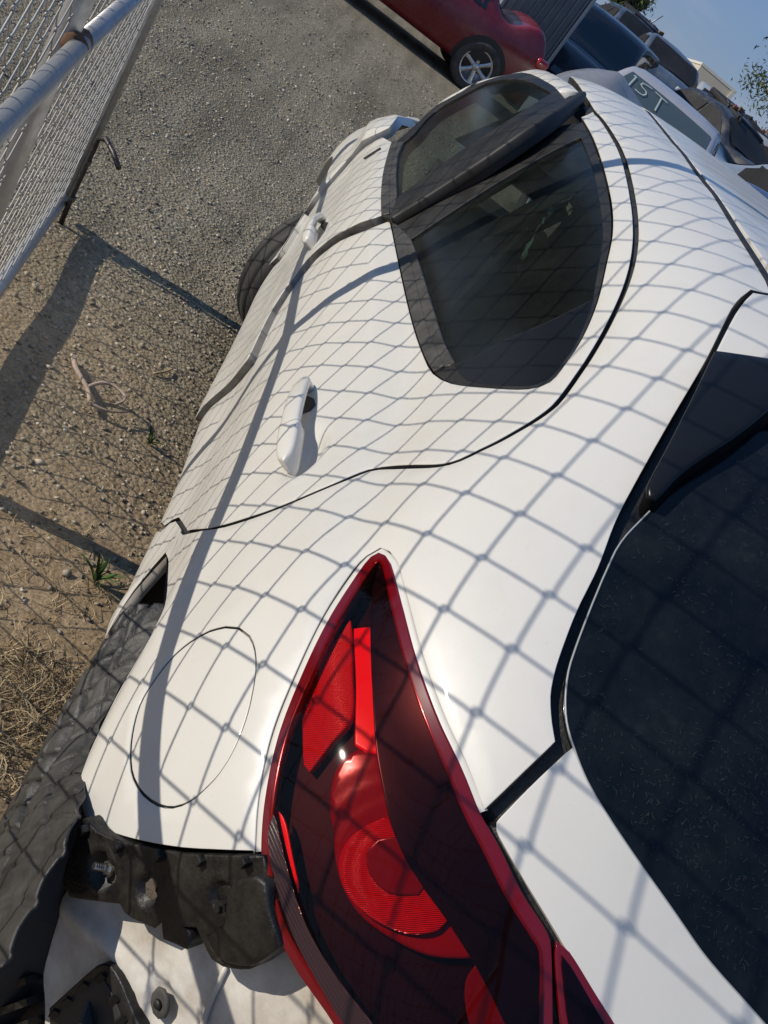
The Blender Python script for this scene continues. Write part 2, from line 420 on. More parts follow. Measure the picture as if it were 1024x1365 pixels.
def plate(name, pts, n, thick, parent, material, h=.03, bev=.0015, disp=None):
    """flat or bent plate: outline in a plane, thickness behind it"""
    O = np.array(pts, float); ctr = O.mean(0); n = np.array(n, float); n /= np.linalg.norm(n)
    a = [0, 0, 1.0] if abs(n[2]) < .9 else [1.0, 0, 0]
    u = np.cross(a, n); u /= np.linalg.norm(u); v = np.cross(n, u)
    poly = np.stack([(O - ctr) @ u, (O - ctr) @ v], 1)
    if area2(poly) < 0: poly = poly[::-1]
    P, T = fill(poly, [], h); Q = ctr + P[:, :1] * u + P[:, 1:] * v
    if disp is not None: Q = Q + n * disp(Q)[:, None]
    V = list(Q); Fc = [tuple(t) for t in T]
    for l in boundary_loops(T):
        L = np.array(l); m = len(l); rows = [L]; c2 = P[L]; e = np.roll(c2, -1, 0) - np.roll(c2, 1, 0); e /= np.linalg.norm(e, axis=1, keepdims=True) + 1e-12
        outw = e[:, 1:2] * u - e[:, :1] * v
        for dn, do in ((-bev * .4, bev * .8), (-bev * 1.4, bev), (-thick, bev)):
            o = len(V); V += list(Q[L] + n * dn + outw * do); rows.append(np.arange(o, o + m))
        for r1, r2 in zip(rows[:-1], rows[1:]):
            for i in range(m): j = (i + 1) % m; Fc.append((r1[i], r2[i], r2[j], r1[j]))
    return link(name, mesh_from(name, V, Fc), parent, material)

# outlines measured on the car's skin, metres in the car's own axes
DATA = {
 'quarter_panel': [(2.75,0.5715,1.41),(2.7184,0.5709,1.41),(2.6867,0.5703,1.4099),(2.6551,0.5697,1.4099),(2.6235,0.5691,1.4099),(2.5918,0.5685,1.4099),(2.5602,0.5679,1.4098),(2.5286,0.5673,1.4098),(2.4969,0.5667,1.4098),(2.4653,0.5661,1.4097),(2.4337,0.5655,1.4097),(2.402,0.5649,1.4097),(2.3704,0.5643,1.4097),(2.3388,0.5637,1.4096),(2.3072,0.5631,1.4096),(2.2755,0.5625,1.4096),(2.2439,0.5619,1.4096),(2.2123,0.5613,1.4095),(2.1707,0.5552,1.41),(2.1291,0.5492,1.4104),(2.0706,0.5435,1.409),(2.0122,0.5388,1.4071),(1.9818,0.5367,1.4058),(1.9514,0.5347,1.4046),(1.9209,0.5327,1.4034),(1.8694,0.5306,1.4004),(1.8182,0.5295,1.3969),(1.7849,0.5294,1.3941),(1.7517,0.5294,1.3914),(1.7195,0.5298,1.3884),(1.6873,0.5302,1.3855),(1.6536,0.531,1.3822),(1.6198,0.5317,1.3789),(1.5879,0.5326,1.3756),(1.556,0.5336,1.3722),(1.5006,0.5353,1.3662),(1.4486,0.5374,1.3599),(1.4063,0.5394,1.3541),(1.3665,0.5414,1.3481),(1.3293,0.5437,1.3418),(1.2932,0.5464,1.3349),(1.2594,0.5492,1.3277),(1.2281,0.5522,1.3202),(1.1971,0.5557,1.3119),(1.1683,0.5593,1.3034),(1.1414,0.5631,1.2948),(1.1146,0.5674,1.2858),(1.0886,0.5718,1.2769),(1.0633,0.5765,1.2681),(1.0386,0.5813,1.2596),(1.0182,0.5855,1.2524),(0.9985,0.5899,1.2453),(0.9793,0.5943,1.2384),(0.9604,0.5988,1.2316),(0.9421,0.6035,1.2246),(0.9244,0.6083,1.2178),(0.9056,0.6133,1.2108),(0.8875,0.6183,1.2038),(0.8685,0.6237,1.1961),(0.852,0.6294,1.1881),(0.8422,0.6342,1.1815),(0.8339,0.6392,1.1746),(0.8265,0.6442,1.1676),(0.8175,0.6512,1.1578),(0.8097,0.6583,1.148),(0.8022,0.6652,1.1383),(0.7955,0.6721,1.1286),(0.7905,0.6788,1.119),(0.7861,0.6854,1.1092),(0.7805,0.6925,1.0989),(0.7765,0.6996,1.0882),(0.7766,0.706,1.0779),(0.7812,0.7124,1.0667),(0.7894,0.7178,1.0561),(0.8006,0.7228,1.0446),(0.8146,0.7275,1.0319),(0.8309,0.7316,1.0178),(0.8477,0.7355,1.0034),(0.8623,0.7401,0.9898),(0.8716,0.7459,0.9781),(0.8738,0.7552,0.9655),(0.8698,0.7613,0.9587),(0.8647,0.7674,0.9522),(0.8598,0.7733,0.9456),(0.8554,0.7799,0.9373),(0.8531,0.786,0.9281),(0.8528,0.7916,0.9177),(0.8537,0.797,0.9066),(0.8543,0.8021,0.8964),(0.8544,0.8073,0.8863),(0.8544,0.8125,0.8762),(0.8549,0.8178,0.8659),(0.8561,0.823,0.8555),(0.8581,0.8282,0.8446),(0.8617,0.8333,0.8328),(0.8678,0.8382,0.8195),(0.8784,0.8441,0.8014),(0.8897,0.8501,0.7826),(0.9014,0.8563,0.7634),(0.9163,0.8625,0.7421),(0.9409,0.8678,0.7146),(0.9856,0.8707,0.6771),(1.0097,0.8709,0.6586),(1.0338,0.8711,0.6401),(1.0579,0.8713,0.6216),(1.0878,0.8704,0.5982),(1.1177,0.8695,0.5749),(1.1445,0.8689,0.5589),(1.1712,0.8682,0.5429),(1.1979,0.8675,0.5269),(1.2246,0.8669,0.5109),(1.2514,0.8662,0.495),(1.2781,0.8656,0.479),(1.3048,0.8649,0.463),(1.3325,0.8658,0.4469),(1.3602,0.8668,0.4309),(1.3879,0.8677,0.4148),(1.4227,0.8712,0.3805),(1.44,0.8746,0.34),(1.475,0.8747,0.315),(1.51,0.8749,0.29),(1.53,0.8701,0.25),(1.4996,0.87,0.25),(1.4692,0.8699,0.25),(1.4387,0.8698,0.25),(1.4083,0.8697,0.25),(1.3779,0.8696,0.25),(1.3475,0.8695,0.25),(1.3171,0.8694,0.25),(1.2867,0.8693,0.25),(1.2563,0.8692,0.25),(1.2258,0.8691,0.25),(1.1954,0.869,0.25),(1.165,0.8689,0.25),(1.178,0.8743,0.3),(1.1875,0.8733,0.33),(1.197,0.8722,0.36),(1.2,0.8694,0.39),(1.203,0.8665,0.42),(1.1889,0.8646,0.4659),(1.1612,0.8653,0.481),(1.1335,0.8659,0.4961),(1.1058,0.8665,0.5113),(1.0783,0.8679,0.5268),(1.0507,0.8692,0.5424),(1.0232,0.8706,0.558),(0.9956,0.872,0.5736),(0.9564,0.8733,0.5943),(0.9171,0.8747,0.615),(0.8891,0.8748,0.6282),(0.8612,0.875,0.6414),(0.8175,0.8744,0.6596),(0.7874,0.8736,0.671),(0.7633,0.8729,0.6778),(0.7454,0.8726,0.6781),(0.7314,0.8726,0.6755),(0.7189,0.8724,0.6735),(0.7095,0.8725,0.6692),(0.7068,0.8732,0.657),(0.7051,0.8737,0.644),(0.6984,0.8738,0.6348),(0.6911,0.8738,0.6263),(0.683,0.8736,0.6184),(0.6746,0.8734,0.611),(0.6643,0.873,0.6039),(0.6528,0.8726,0.5982),(0.6408,0.872,0.5931),(0.6307,0.8714,0.5876),(0.6214,0.8706,0.5815),(0.6122,0.8696,0.5755),(0.6023,0.8685,0.5703),(0.5895,0.8669,0.5677),(0.5744,0.8647,0.568),(0.56,0.8624,0.5707),(0.5455,0.8597,0.574),(0.5297,0.8562,0.5755),(0.5143,0.8523,0.5773),(0.4941,0.8465,0.5845),(0.4763,0.8409,0.6016),(0.4609,0.8352,0.6174),(0.4463,0.829,0.6347),(0.4333,0.8228,0.6511),(0.4218,0.8167,0.6665),(0.4108,0.8102,0.6819),(0.4009,0.8039,0.6967),(0.3919,0.7976,0.7106),(0.3839,0.7914,0.7236),(0.3767,0.7853,0.7361),(0.3702,0.7793,0.7479),(0.3651,0.774,0.7582),(0.3603,0.7687,0.7681),(0.3559,0.7635,0.7779),(0.3516,0.7584,0.7874),(0.3476,0.7534,0.7965),(0.3438,0.7483,0.8054),(0.3404,0.7433,0.8139),(0.3373,0.7382,0.8221),(0.3345,0.7329,0.8299),(0.3382,0.7355,0.8301),(0.3448,0.7385,0.8335),(0.3515,0.7414,0.8368),(0.3585,0.7443,0.8401),(0.3655,0.7471,0.8434),(0.3726,0.7497,0.8469),(0.3798,0.7521,0.8504),(0.3869,0.7544,0.854),(0.3942,0.7565,0.8576),(0.4016,0.7585,0.8613),(0.4091,0.7603,0.865),(0.4167,0.762,0.8689),(0.4243,0.7636,0.8728),(0.4319,0.7649,0.8769),(0.4395,0.766,0.8811),(0.4471,0.7669,0.8856),(0.4547,0.7676,0.8901),(0.4623,0.7682,0.8949),(0.4699,0.7686,0.8997),(0.4776,0.769,0.9046),(0.4853,0.7693,0.9095),(0.4937,0.7696,0.9148),(0.5023,0.7698,0.9202),(0.5111,0.7698,0.9255),(0.5202,0.7697,0.9308),(0.5295,0.7693,0.936),(0.5392,0.7687,0.9411),(0.5493,0.7679,0.9461),(0.5584,0.7668,0.9506),(0.5678,0.7656,0.955),(0.5773,0.7641,0.9595),(0.587,0.7625,0.964),(0.5968,0.7607,0.9686),(0.6066,0.7588,0.9733),(0.6164,0.7569,0.9781),(0.6257,0.7544,0.9839),(0.6329,0.7512,0.9907),(0.6362,0.7455,1.0022),(0.6255,0.7401,1.0099),(0.6041,0.7328,1.0156),(0.5888,0.7285,1.0165),(0.5744,0.7243,1.0165),(0.5609,0.72,1.016),(0.548,0.7157,1.0153),(0.5366,0.7116,1.0145),(0.5256,0.7075,1.0136),(0.5151,0.7034,1.0125),(0.5049,0.6993,1.0114),(0.495,0.695,1.0103),(0.4854,0.6906,1.0092),(0.4763,0.6862,1.0082),(0.4674,0.6818,1.0072),(0.4587,0.6773,1.0061),(0.4503,0.6727,1.0051),(0.4421,0.6681,1.0041),(0.4341,0.6634,1.0032),(0.4263,0.6586,1.0022),(0.4183,0.6535,1.0014),(0.4105,0.6482,1.0007),(0.403,0.6428,1.0001),(0.3957,0.6374,0.9994),(0.3884,0.6321,0.9986),(0.3813,0.6269,0.9975),(0.3746,0.6221,0.9962),(0.3679,0.6174,0.9948),(0.3613,0.6127,0.9932),(0.3549,0.6082,0.9916),(0.3485,0.6036,0.9899),(0.3423,0.5989,0.9882),(0.3466,0.5964,0.9945),(0.351,0.5938,1.0009),(0.3553,0.5912,1.0072),(0.3597,0.5886,1.0136),(0.3642,0.586,1.02),(0.3687,0.5833,1.0263),(0.3734,0.5805,1.0326),(0.3781,0.5777,1.0389),(0.383,0.5748,1.0452),(0.3879,0.5718,1.0514),(0.393,0.5688,1.0576),(0.3983,0.5656,1.0637),(0.4065,0.5699,1.067),(0.415,0.5739,1.0704),(0.4221,0.5767,1.0734),(0.4293,0.5793,1.0766),(0.4366,0.5815,1.08),(0.4433,0.5828,1.0835),(0.4501,0.5836,1.0873),(0.4569,0.5841,1.0912),(0.4645,0.5844,1.0957),(0.4722,0.5843,1.1004),(0.48,0.584,1.1051),(0.4894,0.5835,1.1108),(0.4991,0.5829,1.1166),(0.509,0.582,1.1224),(0.5189,0.5809,1.1284),(0.5286,0.5795,1.1342),(0.5385,0.5777,1.1403),(0.5485,0.5758,1.1463),(0.5587,0.5739,1.1524),(0.5693,0.5722,1.1584),(0.5794,0.5709,1.1638),(0.5898,0.5698,1.1691),(0.6004,0.5687,1.1744),(0.6113,0.5676,1.1798),(0.6223,0.5662,1.1852),(0.6335,0.5645,1.1908),(0.6456,0.5623,1.1971),(0.6578,0.5597,1.2034),(0.6701,0.5569,1.21),(0.6828,0.5539,1.2166),(0.6956,0.5509,1.2233),(0.7074,0.5481,1.2294),(0.7193,0.5451,1.2356),(0.7315,0.5422,1.2419),(0.7439,0.5391,1.2482),(0.7564,0.5359,1.2547),(0.7692,0.5327,1.2612),(0.7821,0.5294,1.2679),(0.7952,0.5261,1.2746),(0.81,0.5222,1.2823),(0.8249,0.5183,1.2901),(0.84,0.5142,1.298),(0.8554,0.5101,1.3061),(0.8713,0.5059,1.3143),(0.8879,0.5016,1.3226),(0.9052,0.4971,1.3309),(0.9214,0.4931,1.3383),(0.9384,0.489,1.3458),(0.9564,0.4847,1.3533),(0.9754,0.4801,1.3609),(0.9954,0.4751,1.3685),(1.0167,0.4695,1.3763),(1.0392,0.4631,1.3842),(1.0592,0.4562,1.3914),(1.0792,0.4479,1.3987),(1.1134,0.4305,1.4112),(1.1145,0.417,1.4168),(1.1184,0.4014,1.4228),(1.1487,0.3997,1.4265),(1.1803,0.3981,1.4298),(1.2161,0.3983,1.4325),(1.2529,0.399,1.4346),(1.2871,0.399,1.4365),(1.3236,0.3986,1.4384),(1.3618,0.3982,1.4403),(1.402,0.3975,1.4423),(1.4465,0.3964,1.4446),(1.494,0.3949,1.447),(1.5444,0.393,1.4495),(1.5974,0.3912,1.452),(1.6523,0.3895,1.4544),(1.6849,0.3913,1.4552),(1.7175,0.3932,1.456),(1.7696,0.3948,1.4574),(1.8278,0.3953,1.4591),(1.8679,0.3937,1.4603),(1.908,0.3921,1.4616),(1.9529,0.3899,1.4628),(1.9978,0.3877,1.4639),(2.0527,0.3891,1.4648),(2.1066,0.3916,1.4654),(2.1386,0.3913,1.4661),(2.1705,0.3911,1.4667),(2.2046,0.3907,1.4675),(2.2387,0.3902,1.4682),(2.2713,0.3902,1.4688),(2.304,0.3902,1.4694),(2.3367,0.3902,1.47),(2.3693,0.3901,1.4706),(2.402,0.3901,1.4712),(2.4347,0.3901,1.4718),(2.4673,0.39,1.4724),(2.5,0.39,1.4729),(2.5312,0.39,1.4703),(2.5625,0.39,1.4677),(2.5938,0.39,1.465),(2.625,0.39,1.4624),(2.6562,0.39,1.4598),(2.6875,0.39,1.4571),(2.7188,0.39,1.4545),(2.75,0.39,1.4518),(2.75,0.4202,1.4449),(2.75,0.4505,1.4379),(2.75,0.4807,1.4309),(2.75,0.511,1.4239),(2.75,0.5412,1.417)],
 'arch': [(1.165,0.8689,0.25),(1.178,0.8743,0.3),(1.1875,0.8733,0.33),(1.197,0.8722,0.36),(1.2,0.8694,0.39),(1.203,0.8665,0.42),(1.1889,0.8646,0.4659),(1.1612,0.8653,0.481),(1.1335,0.8659,0.4961),(1.1058,0.8665,0.5113),(1.0783,0.8679,0.5268),(1.0507,0.8692,0.5424),(1.0232,0.8706,0.558),(0.9956,0.872,0.5736),(0.9564,0.8733,0.5943),(0.9171,0.8747,0.615),(0.8891,0.8748,0.6282),(0.8612,0.875,0.6414),(0.8175,0.8744,0.6596),(0.7874,0.8736,0.671),(0.7633,0.8729,0.6778),(0.7454,0.8726,0.6781),(0.7314,0.8726,0.6755),(0.7189,0.8724,0.6735),(0.7095,0.8725,0.6692),(0.7068,0.8732,0.657),(0.7051,0.8737,0.644),(0.6984,0.8738,0.6348),(0.6911,0.8738,0.6263),(0.683,0.8736,0.6184),(0.6746,0.8734,0.611),(0.6643,0.873,0.6039),(0.6528,0.8726,0.5982),(0.6408,0.872,0.5931),(0.6307,0.8714,0.5876),(0.6214,0.8706,0.5815),(0.6122,0.8696,0.5755),(0.6023,0.8685,0.5703),(0.5895,0.8669,0.5677),(0.5744,0.8647,0.568),(0.56,0.8624,0.5707),(0.5455,0.8597,0.574),(0.5297,0.8562,0.5755),(0.5143,0.8523,0.5773),(0.4941,0.8465,0.5845)],
 'seam_rear_door': [(2.4146,0.5721,1.4178),(2.3783,0.5706,1.4163),(2.3419,0.569,1.4147),(2.3055,0.5675,1.4132),(2.2744,0.5654,1.412),(2.2433,0.5634,1.4107),(2.2123,0.5613,1.4095),(2.1707,0.5552,1.41),(2.1291,0.5492,1.4104),(2.0706,0.5435,1.409),(2.0122,0.5388,1.4071),(1.9818,0.5367,1.4058),(1.9514,0.5347,1.4046),(1.9209,0.5327,1.4034),(1.8694,0.5306,1.4004),(1.8182,0.5295,1.3969),(1.7849,0.5294,1.3941),(1.7517,0.5294,1.3914),(1.7195,0.5298,1.3884),(1.6873,0.5302,1.3855),(1.6536,0.531,1.3822),(1.6198,0.5317,1.3789),(1.5879,0.5326,1.3756),(1.556,0.5336,1.3722),(1.5006,0.5353,1.3662),(1.4486,0.5374,1.3599),(1.4063,0.5394,1.3541),(1.3665,0.5414,1.3481),(1.3293,0.5437,1.3418),(1.2932,0.5464,1.3349),(1.2594,0.5492,1.3277),(1.2281,0.5522,1.3202),(1.1971,0.5557,1.3119),(1.1683,0.5593,1.3034),(1.1414,0.5631,1.2948),(1.1146,0.5674,1.2858),(1.0886,0.5718,1.2769),(1.0633,0.5765,1.2681),(1.0386,0.5813,1.2596),(1.0182,0.5855,1.2524),(0.9985,0.5899,1.2453),(0.9793,0.5943,1.2384),(0.9604,0.5988,1.2316),(0.9421,0.6035,1.2246),(0.9244,0.6083,1.2178),(0.9056,0.6133,1.2108),(0.8875,0.6183,1.2038),(0.8685,0.6237,1.1961),(0.852,0.6294,1.1881),(0.8422,0.6342,1.1815),(0.8339,0.6392,1.1746),(0.8265,0.6442,1.1676),(0.8175,0.6512,1.1578),(0.8097,0.6583,1.148),(0.8022,0.6652,1.1383),(0.7955,0.6721,1.1286),(0.7905,0.6788,1.119),(0.7861,0.6854,1.1092),(0.7805,0.6925,1.0989),(0.7765,0.6996,1.0882),(0.7766,0.706,1.0779),(0.7812,0.7124,1.0667),(0.7894,0.7178,1.0561),(0.8006,0.7228,1.0446),(0.8146,0.7275,1.0319),(0.8309,0.7316,1.0178),(0.8477,0.7355,1.0034),(0.8623,0.7401,0.9898),(0.8716,0.7459,0.9781),(0.8738,0.7552,0.9655),(0.8698,0.7613,0.9587),(0.8647,0.7674,0.9522),(0.8598,0.7733,0.9456),(0.8554,0.7799,0.9373),(0.8531,0.786,0.9281),(0.8528,0.7916,0.9177),(0.8537,0.797,0.9066),(0.8543,0.8021,0.8964),(0.8544,0.8073,0.8863),(0.8544,0.8125,0.8762),(0.8549,0.8178,0.8659),(0.8561,0.823,0.8555),(0.8581,0.8282,0.8446),(0.8617,0.8333,0.8328),(0.8678,0.8382,0.8195),(0.8784,0.8441,0.8014),(0.8897,0.8501,0.7826),(0.9014,0.8563,0.7634),(0.9163,0.8625,0.7421),(0.9409,0.8678,0.7146),(0.9856,0.8707,0.6771),(1.0097,0.8709,0.6586),(1.0338,0.8711,0.6401),(1.0579,0.8713,0.6216),(1.0878,0.8704,0.5982),(1.1177,0.8695,0.5749),(1.1445,0.8689,0.5589),(1.1712,0.8682,0.5429),(1.1979,0.8675,0.5269),(1.2246,0.8669,0.5109),(1.2514,0.8662,0.495),(1.2781,0.8656,0.479),(1.3048,0.8649,0.463),(1.3325,0.8658,0.4469),(1.3602,0.8668,0.4309),(1.3879,0.8677,0.4148),(1.4227,0.8712,0.3805),(1.44,0.8746,0.34),(1.475,0.8747,0.315),(1.51,0.8749,0.29)],
 'ditch': [(0.98,0.394,1.4029),(1.01,0.394,1.408),(1.04,0.394,1.413),(1.07,0.394,1.418),(1.1,0.394,1.4231),(1.1401,0.396,1.4264),(1.1803,0.3981,1.4298),(1.2152,0.3988,1.4323),(1.2529,0.399,1.4346),(1.2871,0.399,1.4365),(1.3236,0.3986,1.4384),(1.3618,0.3982,1.4403),(1.402,0.3975,1.4423),(1.4465,0.3964,1.4446),(1.494,0.3949,1.447),(1.5444,0.393,1.4495),(1.5974,0.3912,1.452),(1.6523,0.3895,1.4544),(1.6849,0.3913,1.4552),(1.7175,0.3932,1.456),(1.7696,0.3948,1.4574),(1.8278,0.3953,1.4591),(1.8679,0.3937,1.4603),(1.908,0.3921,1.4616),(1.9529,0.3899,1.4628),(1.9978,0.3877,1.4639),(2.0527,0.3891,1.4648),(2.1066,0.3916,1.4654),(2.1386,0.3913,1.4661),(2.1705,0.3911,1.4667),(2.2046,0.3907,1.4675),(2.2387,0.3902,1.4682),(2.2713,0.3902,1.4688),(2.304,0.3902,1.4694),(2.3367,0.3902,1.47),(2.3693,0.3901,1.4706),(2.402,0.3901,1.4712),(2.4347,0.3901,1.4718),(2.4673,0.39,1.4724),(2.5,0.39,1.4729),(2.5312,0.39,1.4703),(2.5625,0.39,1.4677),(2.5938,0.39,1.465),(2.625,0.39,1.4624),(2.6562,0.39,1.4598),(2.6875,0.39,1.4571),(2.7188,0.39,1.4545),(2.75,0.39,1.4518)],
 'fuel_door': [(0.5999,0.835,0.8347),(0.5851,0.826,0.8533),(0.5636,0.8163,0.8668),(0.5524,0.8122,0.8705),(0.5415,0.8087,0.8723),(0.5281,0.8049,0.8728),(0.5157,0.8018,0.8718),(0.505,0.7994,0.8698),(0.495,0.7974,0.8672),(0.4854,0.7956,0.8642),(0.476,0.7938,0.8609),(0.4672,0.7923,0.8571),(0.4589,0.7911,0.8529),(0.452,0.7903,0.8488),(0.4456,0.7896,0.8445),(0.4395,0.789,0.8398),(0.4338,0.7887,0.8347),(0.4285,0.7885,0.829),(0.4239,0.7886,0.8227),(0.4199,0.7889,0.8159),(0.4166,0.7896,0.8082),(0.4143,0.7908,0.7997),(0.4126,0.792,0.7917),(0.4112,0.7934,0.7836),(0.4107,0.7953,0.775),(0.4118,0.7987,0.7633),(0.4152,0.8031,0.7511),(0.4203,0.8076,0.7412),(0.4274,0.8126,0.7316),(0.4381,0.8191,0.7208),(0.4503,0.8256,0.7109),(0.4637,0.8318,0.7026),(0.4776,0.8375,0.6961),(0.4898,0.842,0.6924),(0.5016,0.8458,0.6909),(0.5135,0.8493,0.6903),(0.5253,0.8524,0.6904),(0.5369,0.8551,0.6913),(0.5499,0.8578,0.6931),(0.5627,0.8599,0.6957),(0.5743,0.8615,0.6997),(0.5828,0.8621,0.7054),(0.5897,0.8621,0.7128),(0.5959,0.8618,0.7209),(0.6025,0.8611,0.7298),(0.6087,0.86,0.7392),(0.614,0.8583,0.7491),(0.6171,0.8565,0.7578),(0.619,0.8542,0.7674),(0.6196,0.8516,0.7776),(0.6179,0.8478,0.7925),(0.6128,0.8435,0.8091),(0.6063,0.8395,0.8222)],
